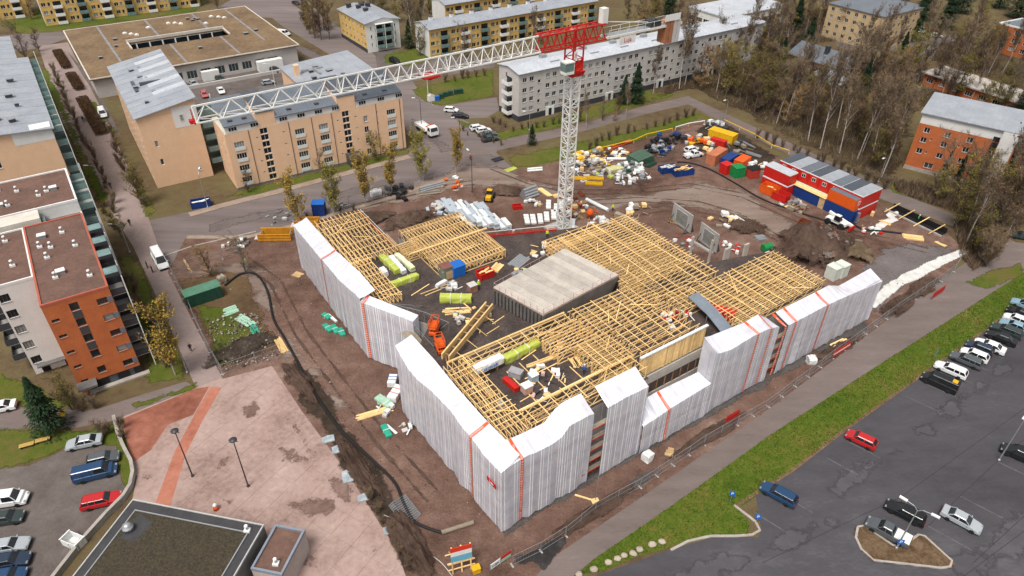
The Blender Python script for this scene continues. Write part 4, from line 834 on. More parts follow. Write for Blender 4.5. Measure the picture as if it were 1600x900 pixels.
# plain ply gables and ridge beams
for s0, s1, t0, t1, z0, z1 in ((12.2,12.3,50.4,55.0,DZ+.1,DZ+1.5),(14.3,26.6,54.35,54.45,DZ+1.0,DZ+1.65),(26.7,26.8,39.0,46,DZ+.05,DZ+1.6),(15.0,18.2,38.7,38.8,DZ+.05,DZ+1.5)):
    b = MB(); b.box(s0, s1, t0, t1, z0, z1); b.build('ply_panel', ply, bt)
b = MB(); b.box(12.4,27.6,46.2,46.45,DZ+1.72,DZ+1.95); b.build('ridge_beam', wood, bt); b = MB(); b.box(4.0,24.0,19.2,19.45,DZ+1.9,DZ+2.15); b.build('ridge_beam', wood, bt)
b = MB(); b.box(7.4,26.0,6.9,7.15,DZ+1.3,DZ+1.6); b.build('ridge_beam', wood, bt)
for i in range(37):                                      # board front over the recess, board by board
    b = MB(); x = 26.5+i*.345; b.box(x, x+.315, 5.28-(i%2)*.05, 5.36-(i%2)*.05, DZ-1.5+random.uniform(-.12,.05), DZ+2.1); b.build('facade_board', wood, bt)
b = MB(); b.box(26.3,39.4,5.1,5.5,DZ+2.11,DZ+2.35); b.build('board_cap', plastic_w, bt)
for z0, z1, m_ in ((6.0,7.7,m_slab),(3.0,3.9,m_slab)): b = MB(); b.box(26.5,39.3,5.2,5.38,z0,z1); b.build('wall_panel', m_, bt)
b = MB(); b.box(26.5,39.3,5.3,5.39,4.0,5.9); b.build('window_band', mat('brown_band', (.10,.07,.06), .7, .2, 1), bt)
for i in range(8): b = MB(); x = 27.2+i*1.6; b.box(x,x+.12,5.2,5.3,4.0,5.9); b.build('mullion', wood_d, bt)
# loose boards lying across the near deck
for k, (s_, t_, L, a, z) in enumerate([(8,8,6,.0,.05),(11,7.2,8,pi/2,.05),(13.4,7.2,8.5,pi/2,.06),(16,7,9,pi/2,.05),(9.2,9.4,4.5,.1,.08),(12.2,12.6,6,.02,.08),(14.6,10.2,3,.6,.1),(17.6,8.2,3.6,.0,.1),(6.8,12.2,5,pi/2,.06),(18.8,7.2,4,pi/2,.07),(14,16,3,.2,.1),(13,23.5,2.6,.2,.06),(15,25,2.6,.25,.06),(9.6,37.6,5,.0,.06),(10,36.8,5.4,.05,.08),(8.2,38,4,.3,.1)]):
    b = MB(); b.bar((0,0,0),(L,0,0), .14, .07); tag(b.build('loose_board', wood, None, ST(s_, t_, DZ+z), GA+a), 'loose sawn board lying on the dark roof deck', 'board', 'loose boards on the roof deck')
# ================================================================ SCAFFOLDS UNDER WHITE SHEETING
def sheet_mat(a0, a1):
    m = bpy.data.materials.new('sheeting'); m.use_nodes = True; n = m.node_tree; b = n.nodes['Principled BSDF']
    tc = n.nodes.new('ShaderNodeTexCoord'); no = n.nodes.new('ShaderNodeTexNoise'); no.inputs['Scale'].default_value = 1.3; no.inputs['Detail'].default_value = 5
    mp = n.nodes.new('ShaderNodeMapping'); mp.inputs['Scale'].default_value = (.5,.5,.35); n.links.new(tc.outputs['Object'], mp.inputs[0]); n.links.new(mp.outputs[0], no.inputs['Vector'])
    r = n.nodes.new('ShaderNodeValToRGB'); r.color_ramp.elements[0].position = .34; r.color_ramp.elements[1].position = .66; r.color_ramp.elements[0].color = (.78,.79,.90,1); r.color_ramp.elements[1].color = (.86,.86,.94,1)
    n.links.new(no.outputs[0], r.inputs[0]); n.links.new(r.outputs[0], b.inputs['Base Color']); b.inputs['Roughness'].default_value = .38; b.inputs['Specular IOR Level'].default_value = .45
    mr = n.nodes.new('ShaderNodeMapRange'); mr.inputs[1].default_value = .35; mr.inputs[2].default_value = .7; mr.inputs[3].default_value = a0; mr.inputs[4].default_value = a1; n.links.new(no.outputs[0], mr.inputs[0]); n.links.new(mr.outputs[0], b.inputs['Alpha'])
    tr = n.nodes.new('ShaderNodeBsdfTranslucent'); n.links.new(r.outputs[0], tr.inputs[0]); ms_ = n.nodes.new('ShaderNodeMixShader'); ms_.inputs[0].default_value = .3
    tp = n.nodes.new('ShaderNodeBsdfTransparent'); m2 = n.nodes.new('ShaderNodeMixShader'); ou = n.nodes['Material Output']; b.inputs['Alpha'].default_value = 1; n.links.remove(b.inputs['Alpha'].links[0])
    n.links.new(b.outputs[0], ms_.inputs[1]); n.links.new(tr.outputs[0], ms_.inputs[2]); n.links.new(mr.outputs[0], m2.inputs[0]); n.links.new(tp.outputs[0], m2.inputs[1]); n.links.new(ms_.outputs[0], m2.inputs[2]); n.links.new(m2.outputs[0], ou.inputs[0])
    return m
m_sheet = sheet_mat(.64,.76); m_sheet2 = sheet_mat(.86,.97); m_rib = mat('ledger_mark', (.50,.50,.56), .6, .1, 2); m_seam = mat('sheet_seam', (.92,.92,.93), .4, .02, 1); m_ostrip = mat('orange_band', (.72,.115,.03), .5, .12, 4)
def interp(tab, x):
    for (a, za), (b_, zb_) in zip(tab, tab[1:]):
        if x <= b_: return za + (zb_-za)*max(0, (x-a))/(b_-a)
    return tab[-1][1]
def scaffold(label, A, B_, out, inn, woff, zlow, orange=(), gaps=(), inward=1, seed=0, caps=(False, False)):
    """wrapped scaffold from A to B (plan points); out/inn = heights of outer and inner top edge along it, inward = side of the building"""
    A, B_ = Vector(A), Vector(B_); L = (B_-A).length; rz = atan2(B_.y-A.y, B_.x-A.x); t = thing('wrapped_scaffold', label, 'scaffolding', (A.x, A.y, 0), rz, 'scaffolds wrapped in white sheeting'); rnd = random.Random(seed)
    bay = L/max(1, round(L/2.3)); nb = int(round(L/bay)); wf = woff*inward
    def fold(x): return .02*sin(x*2.73+seed)+.09*noise.noise(Vector((x*.6, seed, 0)))
    def pt(x, q):                                        # q 0..1 vertical face, 1..2 top fold
        z1, z2 = interp(out, x), interp(inn, x)
        if q <= 1:
            zl = zlow + .35*noise.noise(Vector((x*1.1, seed*3, 2)))
            bulge = .035*abs(sin(q*pi*6)) ; return (x, -inward*(fold(x)*(.35+.65*(1-q)) + bulge + .25*(1-q)**2*noise.noise(Vector((x*.5, 7, seed)))), zl+(z1-zl)*q)
        k = q-1; sag = -.12*sin(pi*k)*(.7+.3*sin(x*2.7)); return (x, wf*k, z1+(z2-z1)*k+sag + .035*sin(x*5.5+seed)*(1-abs(2*k-1)))
    nx, qs = 12, [i/16 for i in range(16)]+[1+i/7 for i in range(8)]
    for i in range(nb):
        if i in gaps: continue
        b = MB(); x0, x1 = i*bay, (i+1)*bay+.03
        v = [pt(x0+(x1-x0)*a/nx, q) for q in qs for a in range(nx+1)]
        f = [(k*(nx+1)+a, k*(nx+1)+a+1, (k+1)*(nx+1)+a+1, (k+1)*(nx+1)+a) for k in range(len(qs)-1) for a in range(nx)]
        if inward < 0: f = [q[::-1] for q in f]
        nv = 16*nx; b.add(v, f[:nv], 0, True); b.add(v, f[nv:], 2, True)
        for xs in [x0+.02] + [x0+bay*u for u in rnd.sample((.2,.36,.52,.68,.84), rnd.choice((2,3)))]:   # taped laps
            w = rnd.uniform(.03,.06); pr = []
            for q in qs:
                a, c = Vector(pt(xs-w, q)), Vector(pt(xs+w, q)); off = Vector((0, -inward*.035, .02)); pr += [a+off, c+off]
            b.add(pr, [(2*k, 2*k+1, 2*k+3, 2*k+2) for k in range(len(qs)-1)], 1)
        for q0 in (.17,.33,.5,.67,.83):                    # the scaffold's ledgers press through
            pr = []
            for a in range(nx+1):
                x = x0+(x1-x0)*a/nx; u, c = Vector(pt(x, q0)), Vector(pt(x, q0+.006)); off = Vector((0, -inward*.03, 0)); pr += [u+off, c+off]
            b.add(pr, [(2*k, 2*k+2, 2*k+3, 2*k+1) for k in range(nx)], 3)
        b.build('sheet_strip', [m_sheet, m_seam, m_sheet2, m_rib], t)
    for xo in orange:
        b = MB(); pr = []
        for q in qs:
            a, c = Vector(pt(xo-.22, q)), Vector(pt(xo+.22, q)); off = Vector((0, -inward*.07, .05)); pr += [a+off, c+off]
        b.add(pr, [(2*k, 2*k+1, 2*k+3, 2*k+2) for k in range(len(qs)-1)], 0)
        for k in range(0, 46):
            q = k/46*1.75; a = Vector(pt(xo-.13, q)); c = Vector(pt(xo+.13, q)); d = Vector(pt(xo+.13, q+.012)); e = Vector(pt(xo-.13, q+.012)); off = Vector((0, -inward*.085, .06)); b.add([a+off, c+off, d+off, e+off], [(0,1,2,3)], 1)
        b.build('orange_band', [m_ostrip, white], t)
    for side_, on in ((0, caps[0]), (L, caps[1])):
        if on:
            b = MB(); z1, z2 = interp(out, side_), interp(inn, side_); zl = zlow; b.add([(side_,0,zl),(side_,wf,zl),(side_,wf,z2-.1),(side_,0,z1)], [(0,1,2,3)]); b.build('end_sheet', m_sheet, t)
    # standards, ledgers, planks
    for i in range(nb+1):
        x = min(i*bay, L-.05); z1 = interp(out, x); b = MB(); b.tube((x, .12*inward, 0),(x, .12*inward, z1-.25), .035, .035, 5); b.build('standard', steel, t)
        b = MB(); b.tube((x, .95*inward, 0),(x, .95*inward, min(z1, interp(inn, x))-.3), .035, .035, 5); b.build('standard', steel, t)
    zmin = min(z for _, z in out); k = 0; z = 1.9
    while z < zmin-.4:
        b = MB(); b.box(0, L, *(sorted((.16*inward, .9*inward))), z, z+.06); b.build('platform', grey_wood, t)
        b = MB(); b.bar((0,.1*inward,z+1.0),(L,.1*inward,z+1.0), .05); b.build('ledger', steel, t)
        b = MB(); b.box(0, L, *(sorted((.105*inward, .14*inward))), z+.07, z+.24); b.build('toe_board', red, t)
        z += 2.0
    return t
P0, P1 = ST(0,0), ST(76.5,0)
def sub(tab, a): return [(x-a, z) for x, z in tab]
outR = [(0,11.5),(2,11.9),(3.9,12),(5,11.7),(7.6,11.7),(8.7,12.1),(9.8,13.3),(12.6,13.4),(15,12.9),(18.5,13.1),(23,12.9)]
innR = [(2.6,12.9),(3.8,12.7),(8,12.5),(8.9,13.3),(9.6,14.0),(11,14.5),(16.7,14.4),(23,14.3)]
scaffold('tall near right sheeting with an open slot showing red toe boards', ST(0,0), ST(22.6,0), outR, innR, 2.7, .35, (2.9,), (6,), 1, 1, (False, True))
scaffold('low sheeting in front of the recess between two tall wrapped scaffolds', ST(22.65,-.25), ST(35.4,-.25), sub([(22,5.6),(27.6,6.4),(35.4,6.9)],22.65), sub([(22,7.4),(27,7.7),(35.4,7.2)],22.65), 2.5, .35, (4.6,), (), 1, 2)
outR2 = [(34.5,12.9),(36,12.0),(38.6,11.5),(42.8,11.9),(46.2,11.7),(48.5,11.1),(50,10.3),(52.6,10.0),(61,9.9),(66,9.5),(76.5,8.4)]
innR2 = [(34.5,13.6),(36.7,13.0),(44,12.2),(47,12.4),(49.1,10.9),(52.3,10.9),(57.3,10.8),(64.5,10.7),(67.8,9.3),(76.5,9.5)]
scaffold('long right sheeting with several orange bands running along the footpath', ST(35.5,0), ST(76.5,0), sub(outR2,35.5), sub(innR2,35.5), 2.6, .35, (8.6,11.6,15.2,17.8,25.6), (6,), 1, 3, (True, True))
outL = [(0,11.4),(3.1,11.1),(6.2,11.8),(7.7,11.7),(10.7,12.4),(15.3,12.1),(18.9,11.2),(21.5,11.2),(25,13.0)]
innL = [(2.6,12.8),(7.6,12.6),(13.6,12.9),(19,13.6),(25,13.7)]
aL = R(126.4); scaffold('near left sheeting above the muddy track with one orange band', O, O+Vector((cos(aL), sin(aL), 0))*25, outL, innL, 2.6, .35, (6.3,), (), -1, 4, (False, True))
scaffold('short sheeting facing the camera in the corner between the two left wings', ST(0,38.6), ST(4.6,30.4), [(0,11.6),(9.4,11.2)], [(0,12.0),(9.4,11.4)], 1.5, .35, (.5,), (), 1, 6, (False, True))
outLL = [(0,12.2),(1.7,12.0),(5,11.2),(8.7,10.5),(15.6,10.3),(17,10.1),(30.4,9.8)]; innLL = [(0,12.8),(5.6,12.8),(10,12.1),(13.7,11.6),(16.5,11.0),(30.4,10.6)]
scaffold('far left sheeting with folded white top beside the yellow trench boxes', ST(0,38.6), ST(.3,69.0), outLL, innLL, 2.6, .35, (16.4,), (), -1, 5, (False, True))
# company board on the corner
t = thing('corner_sign', 'small red sign board hung on the near corner of the sheeting', 'sign', O+Vector((cos(aL), sin(aL), 0))*1.2+Vector((-.42,-.36,8.6)), aL+pi)
b = MB(); b.box(-.9,.9,-.03,.03,0,.7); b.build('board', red, t); lettering('Luja', .5, white, t, (0,-.05,.35), (pi/2,0,0))
# temporary stair tower & rails at the corner between left wings
t = thing('platform_scaffold', 'open plank platform with steel rails behind the short wrapped corner', 'scaffolding', ST(3.0,25.0,0), GA)
for i in range(6): b = MB(); b.box(i*.3, i*.3+.27, 0, 6.4, DZ-.6, DZ-.54); b.build('plank', grey_wood, t)
for x, y in ((-.1,0),(-.1,3.2),(-.1,6.4),(1.95,0),(1.95,3.2),(1.95,6.4)): b = MB(); b.tube((x,y,0),(x,y,DZ+.6), .04,.04,6); b.build('standard', steel, t)
for z in (DZ-.1, DZ+.45): b = MB(); b.bar((1.95,0,z),(1.95,6.4,z), .05); b.build('rail', steel, t)
t = thing('rail_frame', 'galvanised guard rail frame with props on the deck behind the corner sheeting', 'railing', ST(6.9,31.2,DZ), GA)
for a_, c_ in (((0,0,1.8),(1.8,-4.2,1.8)),((0,0,1.8),(-3.2,4.6,1.8)),((1.8,-4.2,0),(1.8,-4.2,1.8)),((0,0,0),(0,0,1.8)),((1.8,-4.2,1.8),(.6,-3,0)),((0,0,1.8),(1.2,-.4,0)),((-1.6,2.3,0),(-1.6,2.3,1.8)),((-3.2,4.6,0),(-3.2,4.6,1.8)),((.9,-2.1,0),(.9,-2.1,1.8)),((-1.6,2.3,1.8),(1.5,3.5,.1)),((-3.2,4.6,1.8),(.5,4.2,.1))): b = MB(); b.bar(a_, c_, .07); b.build('rail', steel, t)
# leaning ply stair-beam on the deck
t = thing('timber_girder', 'long glued timber box frame leaning across the deck behind the near wing', 'girder', ST(4.6,20.8,DZ+.4), GA+R(31))
for y in (-.55, .55): b = MB(); b.bar((0,y,1.2),(13.6,y,.9), .22, .95); b.build('beam', wood, t)
for k in range(8): b = MB(); x = .8+k*1.75; b.bar((x,-.5,1.1),(x,.5,1.1), .2, .12); b.build('rung', wood_d, t)
for k in range(4): b = MB(); x = 2+k*3; b = MB(); b.bar((x,-.55,.9),(x+.3,-2.2,-.4), .08); b.build('prop', wood, t)
for y in (-.5,.5):
    b = MB(); b.bar((1,y,1.0),(1,y,-.4), .12); b.build('leg', wood, t); b = MB(); b.bar((12.8,y,1.0),(12.8,y,-.4), .12); b.build('leg', wood, t)
# grey steel chute in the right wing
t = thing('roof_duct', 'bent grey sheet metal covered walkway crossing the right wing', 'duct', ST(41.0,3.4,DZ), GA)
pts = [(0,.2,.9),(0.9,4.2,1.5),(1.3,8.6,1.9)]
for (a_, c_) in zip(pts, pts[1:]):
    b = MB(); roof_slab(b, [(a_[0],a_[1],a_[2]),(a_[0]+2.2,a_[1],a_[2]),(c_[0]+2.2,c_[1],c_[2]),(c_[0],c_[1],c_[2])], .12); b.build('panel', mat('duct_metal', (.24,.28,.33), .45, .1, .6, metal=.3), t)
for x, y in ((.2,.5),(2.0,.5),(1,4.2),(3.0,4.2),(1.4,8.3),(3.4,8.3)): b = MB(); b.bar((x,y,0),(x,y,1.4), .08); b.build('leg', steel, t)
# guard rails along the far deck edge
for k, (a_, c_) in enumerate((((27.2,46.4),(39.4,41.3)),((12.2,51.2),(12.2,66)),((14.6,51.1),(12.1,51.1)))):
    A_, B_ = ST(*a_), ST(*c_); L = (B_-A_).length; t = thing('guard_rail', ['red and white guard rail on the deck edge below the crane', 'guard rail along the inner edge of the far left wing', 'short guard rail in the notch between the two left wings'][k], 'railing', (A_.x, A_.y, DZ), atan2(B_.y-A_.y, B_.x-A_.x))
    n = max(2, int(L/2.2))
    for i in range(n+1): b = MB(); b.tube((L*i/n,0,0),(L*i/n,0,1.2),.035,.035,6); b.build('post', steel, t)
    for z in (.5, 1.1): b = MB(); b.bar((0,0,z),(L,0,z), .06, .1); b.build('rail', red if z < 1 else white, t)
    b = MB(); b.box(0,L,-.04,.04,.02,.3); b.build('toe_board', red, t)
# edge of slab: far column stubs
for k, (q, h) in enumerate((((802,388),4.2),((935,375),3.6),((1077,405),5.2),((1105,418),6.2),((1132,412),3.6),((1162,404),3.4))):
    p_ = G(*q); t = thing('concrete_column', ['lone slim concrete column beyond the red guard rail', 'short concrete column left of the centre trusses', 'thin tall concrete column at the corner of the centre trusses', 'slim concrete column beside the right wing', 'flat grey wall stub near the right wing', 'flat grey wall stub beside the green tank'][k], 'column', p_, GA)
    w = (.5,.35,.35,.35,1.5,1.2)[k]; b = MB(); b.box(-w/2, w/2, -.2, .2, 0, h); b.build('shaft', m_slab, t); b = MB(); b.box(-w/2-.3, w/2+.3, -.5, .5, 0, .25); b.build('footing', dconc, t)
# ================================================================ TOWER CRANE
tc = thing('tower_crane', 'white and red flat top tower crane standing behind the timber roofs', 'crane', G(880,360), GA)
b = MB(); b.box(-3,3,-3,3,0,.5); b.box(-1.3,1.3,-1.3,1.3,.5,.9); b.build('base', concrete, tc)
m_cw = mat('crane_white', (.70,.70,.68), .5, .06, 1.5); m_cr = mat('crane_red', (.50,.022,.016), .45, .1, 1)
mw, sh, nsec, z0 = 1.0, 2.9, 11, .9
b = MB()
for sx in (-mw, mw):
    for sy in (-mw, mw): b.bar((sx,sy,0),(sx,sy,sh), .2)
for z in (.06, sh/2, sh-.06):
    for a_, c_ in (((-mw,-mw),(mw,-mw)),((mw,-mw),(mw,mw)),((mw,mw),(-mw,mw)),((-mw,mw),(-mw,-mw))): b.bar((*a_,z),(*c_,z), .09)
for k, (a_, c_) in enumerate((((-mw,-mw),(mw,-mw)),((mw,-mw),(mw,mw)),((mw,mw),(-mw,mw)),((-mw,mw),(-mw,-mw)))):
    b.bar((*a_,.06),(*c_,sh/2), .1); b.bar((*c_,sh/2),(*a_,sh-.06), .1)
b.bar((-.3,mw-.25,0),(-.3,mw-.25,sh),.05); b.bar((.3,mw-.25,0),(.3,mw-.25,sh),.05)
me = b.mesh('mast_section', [m_cw])
for i in range(nsec): mk('mast_section', me, tc, (0,0,z0+i*sh))
zt = z0+nsec*sh                                          # 32.8
b = MB(); b.fr((-1.35,1.35,-1.35,1.35,zt),(-1.6,1.6,-1.6,1.6,zt+.9)); b.lathe([(1.5,zt+.9),(1.5,zt+1.2)],16); b.build('slewing_ring', m_cr, tc)
sl_ = mk('slewing_tower', None, tc, (0,0,zt+1.2))
b = MB()
for sx in (-1.15,1.15):
    for sy in (-1.15,1.15): b.bar((sx,sy,0),(sx,sy,6.9), .22)
for z in (.1,1.9,3.7,5.5):
    for a_, c_ in (((-1.15,-1.15),(1.15,-1.15)),((1.15,-1.15),(1.15,1.15)),((1.15,1.15),(-1.15,1.15)),((-1.15,1.15),(-1.15,-1.15))): b.bar((*a_,z),(*c_,z), .14)
b.bar((-1.15,-1.15,.1),(1.15,-1.15,1.9),.12); b.bar((1.15,-1.15,.1),(1.15,1.15,1.9),.12); b.bar((-1.15,-1.15,3.7),(-1.15,1.15,1.9),.12); b.box(-1.1,1.1,-1.1,-1.02,0,1.6); b.box(-1.1,1.1,-1.3,1.3,-.1,.1); b.build('frame', m_cr, sl_)
b = MB(); b.box(-1.0,-.3,-1.34,-1.28,1.9,3.4); b.build('name_board', white, sl_); lettering('LUJA', .38, red, sl_, (-.65,-1.36,2.65), (pi/2,-pi/2,0))
cb = mk('cab', None, tc, (-2.5,-1.4,zt+1.0)); b = MB(); b.box(-.9,1.0,-.8,.8,0,.5); b.box(-.95,1.05,-.85,.85,2.0,2.2); b.box(.9,1.0,-.8,.8,.5,2.0); b.build('cab_shell', m_cw, cb); b = MB(); b.fr((-.9,.9,-.78,.78,.5),(-1.0,.9,-.8,.8,2.0)); b.build('glazing', glass_t, cb)
zj = zt+5.5; Jl = 64.0                                   # jib runs along -x of the crane
def lattice(L, h, w, nb, wt, hend=None, chord=.2, web=.1):
    b = MB(); hend = hend or h
    hh = lambda x: h+(hend-h)*x/L
    b.bar((0,0,h),(-L,0,hend), chord); b.bar((0,-w,0),(-L,-w,0), chord*.8); b.bar((0,w,0),(-L,w,0), chord*.8)
    for i in range(nb):
        x0, x1 = -L*i/nb, -L*(i+1)/nb; xm = (x0+x1)/2
        for s_ in (-w, w): b.bar((x0,s_,0),(xm,0,hh(-xm)), web); b.bar((xm,0,hh(-xm)),(x1,s_,0), web)
        b.bar((x0,-w,0),(x0,w,0), web*.8); b.bar((x0,-w,0),(x1,w,0), web*.7)
    b.bar((-L,-w,0),(-L,w,0), web); b.bar((-L,-w,0),(-L,0,hend), web); b.bar((-L,w,0),(-L,0,hend), web)
    return b
for k, (x0, x1, h0, h1, nb) in enumerate(((8,26,2.5,2.3,9),(26,44,2.3,2.2,8),(44,64.4,2.2,2.0,6))): lattice(x1-x0, h0, .85, nb, 0, h1, .24 if k == 0 else .22, .12).build('jib_section', m_cw, tc, (-x0,0,zj))
b = MB(); b.bar((0,-.85,0),(0,.85,0), .2); b.bar((0,0,0),(0,0,1.8), .1); b.box(-.5,.2,-.3,.5,-.2,.3); b.build('jib_tip', m_cr, tc, (-64.6,0,zj))
b = MB()                                                 # red jib root: box truss
for y in (-.95,.95):
    b.bar((6.5,y,0),(-8,y,0), .24); b.bar((6.0,y,2.7),(-8,y,2.6), .24)
    for i in range(7): x0, x1 = 6.2-i*2.0, 6.2-(i+1)*2.0; b.bar((x0,y,0),((x0+x1)/2,y,2.6), .13); b.bar(((x0+x1)/2,y,2.6),(x1,y,0), .13)
for i in range(8): x = 6.2-i*2.0; b.bar((x,-.95,0),(x,.95,0), .14); b.bar((x,-.95,2.65),(x,.95,2.65), .16); b.bar((x,-.95,2.65),(x-2,.95,2.65), .09) if i < 7 else None
b.build('jib_root', m_cr, tc, (0,0,zj))
cj = mk('counter_jib', None, tc, (0,0,zj)); Lc = 25.5
b = MB(); b.bar((6.6,-.8,.1),(Lc,-.8,.1), .3, .4); b.bar((6.6,.8,.1),(Lc,.8,.1), .3, .4)
for i in range(9): x = 7.5+i*2.1; b.bar((x,-.8,.1),(x,.8,.1), .12)
b.build('girder', m_cw, cj)
b = MB(); b.box(7,Lc-4,-.7,.7,.32,.37); b.build('walkway', steel, cj)
b = MB()
for y in (-1.0,1.0): b.bar((7,y,1.4),(Lc-3,y,1.4), .06); [b.bar((7+i*2.2,y,.3),(7+i*2.2,y,1.4), .05) for i in range(8)]
b.build('handrail', m_cw, cj)
b = MB(); b.bar((5.8,0,2.9),(Lc-3.5,0,.5), .14); b.box(5.6,6.8,-.6,.6,2.6,5.2); b.build('tie', m_cw, cj)
b = MB(); b.box(Lc-8.2,Lc-5.6,-.9,.9,.4,1.5); b.lathe([(.01,0)],3) if 0 else None; b.tube((Lc-7,-.8,1.3),(Lc-7,.8,1.3), .5,.5,12); b.build('winch', dsteel, cj)
for k in range(4): b = MB(); x = Lc-4.2+k*.95; b.box(x, x+.8, -1.1, 1.1, -3.2, .9); b.build('counterweight', mat('counterweight', (.36,.15,.075), .8, .15, 1) if k < 2 else m_gwhite, cj)
t_ = mk('banner', None, cj, (11.6,-1.06,-.9)); b = MB(); b.box(-1.9,1.9,-.03,.03,-.7,.7); b.build('panel', white, t_); lettering('Luja', 1.15, red, t_, (0,-.05,0), (pi/2,0,0))
t_ = mk('banner', None, cj, (Lc-3,-1.2,1.6)); b = MB(); b.box(-2,2,-.03,.03,-.6,.6); b.build('panel', white, t_);
b = MB()                                                 # fall ropes down to the hook block
b.bar((-29,-.3,0),(-29,-.3,-3.0), .03); b.bar((-29,.3,0),(-29,.3,-3.0), .03); b.build('hoist_rope', dsteel, tc, (0,0,zj-.6))
b = MB(); b.box(-30.4,-27.6,-.95,.95,-.55,-.15); b.bar((-30.4,-1.1,-.3),(-27.6,-1.1,-.3), .25); b.bar((-30.4,1.1,-.3),(-27.6,1.1,-.3), .25); b.bar((-30,-.9,-.5),(-29,0,-1.0),.15); b.bar((-28,-.9,-.5),(-29,0,-1.0),.15); b.build('trolley', m_cr, tc, (0,0,zj))
b = MB(); b.box(-29.5,-28.5,-.35,.35,-4.4,-3.5); b.tube((-29,-.36,-3.7),(-29,.36,-3.7),.4,.4,12); b.bar((-29,0,-4.4),(-29,0,-5.0),.14); b.bar((-29,0,-5.0),(-28.7,0,-5.2),.12); b.build('hook_block', m_cw, tc, (0,0,zj))
# ================================================================ THINGS ON THE SITE
def rbox(b, l, w, h, r=.08, m=0, z=0.0, x=0.0, y=0.0):
    """box with softened edges, centred in plan"""
    for (z0, i0), (z1, i1) in zip([(0, r), (r, 0), (h-r, 0)], [(r, 0), (h-r, 0), (h, r)]):
        b.fr((x-l/2+i0, x+l/2-i0, y-w/2+i0, y+w/2-i0, z+z0), (x-l/2+i1, x+l/2-i1, y-w/2+i1, y+w/2-i1, z+z1), m)
    return b
def lumpy(b, l, w, h, seed, m=0, n=9, amp=.12):
    """soft wrapped package: subdivided box with sagging, uneven faces"""
    def f(p):
        q = Vector(p); k = noise.noise_vector(q*1.3+Vector((seed*3.1, seed, 0)))*amp
        e = 1-.05*abs(p[2]/h*2-1)**3
        return (p[0]*(.97+.03*e)+k.x, p[1]*e+k.y, max(0, p[2]+k.z*.8))
    nz = 4; N = max(3, int(l/.5))
    rows = []
    ring = [(-w/2,0),(-w/2,h*.35),(-w/2,h*.8),(-w*.46,h),(0,h*1.02),(w*.46,h),(w/2,h*.8),(w/2,h*.35),(w/2,0)]
    v = [f((-l/2+l*i/N, y, z)) for i in range(N+1) for y, z in ring]; k = len(ring)
    b.add(v, [(i*k+j, (i+1)*k+j, (i+1)*k+j+1, i*k+j+1) for i in range(N) for j in range(k-1)] + [tuple(range(k))[::-1][::-1], tuple(N*k+j for j in range(k))[::-1]], m, False)
    return b
def pack(label, a, c, w, h, m, z=0.0, cat='package', name='wrapped_bundle', straps=2, ms=None, soft=True, group=None, dz=0.0):
    """long package lying from pixel a to pixel c on a surface at height z"""
    A, B_ = G(*a, z), G(*c, z); L = (B_-A).length; mid = (A+B_)/2; t = thing(name, label, cat, (mid.x, mid.y, z+dz), atan2(B_.y-A.y, B_.x-A.x), group)
    b = MB(); (lumpy(b, L, w, h, sum(map(ord, label)) % 97) if soft else rbox(b, L, w, h)); b.build('wrapping' if soft else 'stack', m, t)
    for i in range(straps): b = MB(); x = -L/2+L*(i+1)/(straps+1); b.box(x-.04, x+.04, -w/2-.04, w/2+.04, 0, h*1.03+.02); b.build('strap', ms or plastic_w, t)
    for x in (-L*.3, L*.3): b = MB(); b.box(x-.06, x+.06, -w*.48, w*.48, -.001, .05); b.build('bearer', wood_d, t)
    return t, L
D = DZ+.02
pack('lime wrapped insulation bundle nearest the far left trusses', (597,404), (622,428), 1.1, .9, wool, D)
pack('white wrapped insulation bundle between two lime bundles', (611,404), (632,428), .9, .7, plastic_w, D)
pack('half lime half white bundle right of the white bundle', (620,401), (646,424), .9, .8, mat('lime_pale', (.56,.62,.30), .5, .2, .7, (.62,.62,.55)), D)
pack('lime wrapped bundle lying beside a small ladder of boards', (612,449), (653,434), 1.0, .9, wool, D)
pack('lime wrapped bundle lying crosswise near the leaning timber frame', (688,470), (737,471), 1.3, 1.1, wool, D)
pack('lime wrapped bundle on the near wing deck', (787,567), (841,540), 1.15, 1.1, wool, D)
t, L = pack('white plastic pack with blue lettering among near wing trusses', (742,592), (784,572), 1.2, 1.1, plastic_w, D, dz=1.0); b = MB()
for x in (-1.2,1.2): b.box(x-.1,x+.1,-.5,.5,-.98,0)
b.build('trestle', wood_d, t); lettering('ISOVER', .72, lblue, t, (0,-.72,.5), (pi/2,0,0))
pack('small pale wrapped roll at the end of the narrow truss strip', (597,424), (604,432), .9, .9, plastic_w, D, straps=1)
pack('white pipe roll on the deck behind the crosswise lime bundle', (682,450), (697,441), .6, .6, plastic_w, D, straps=0)
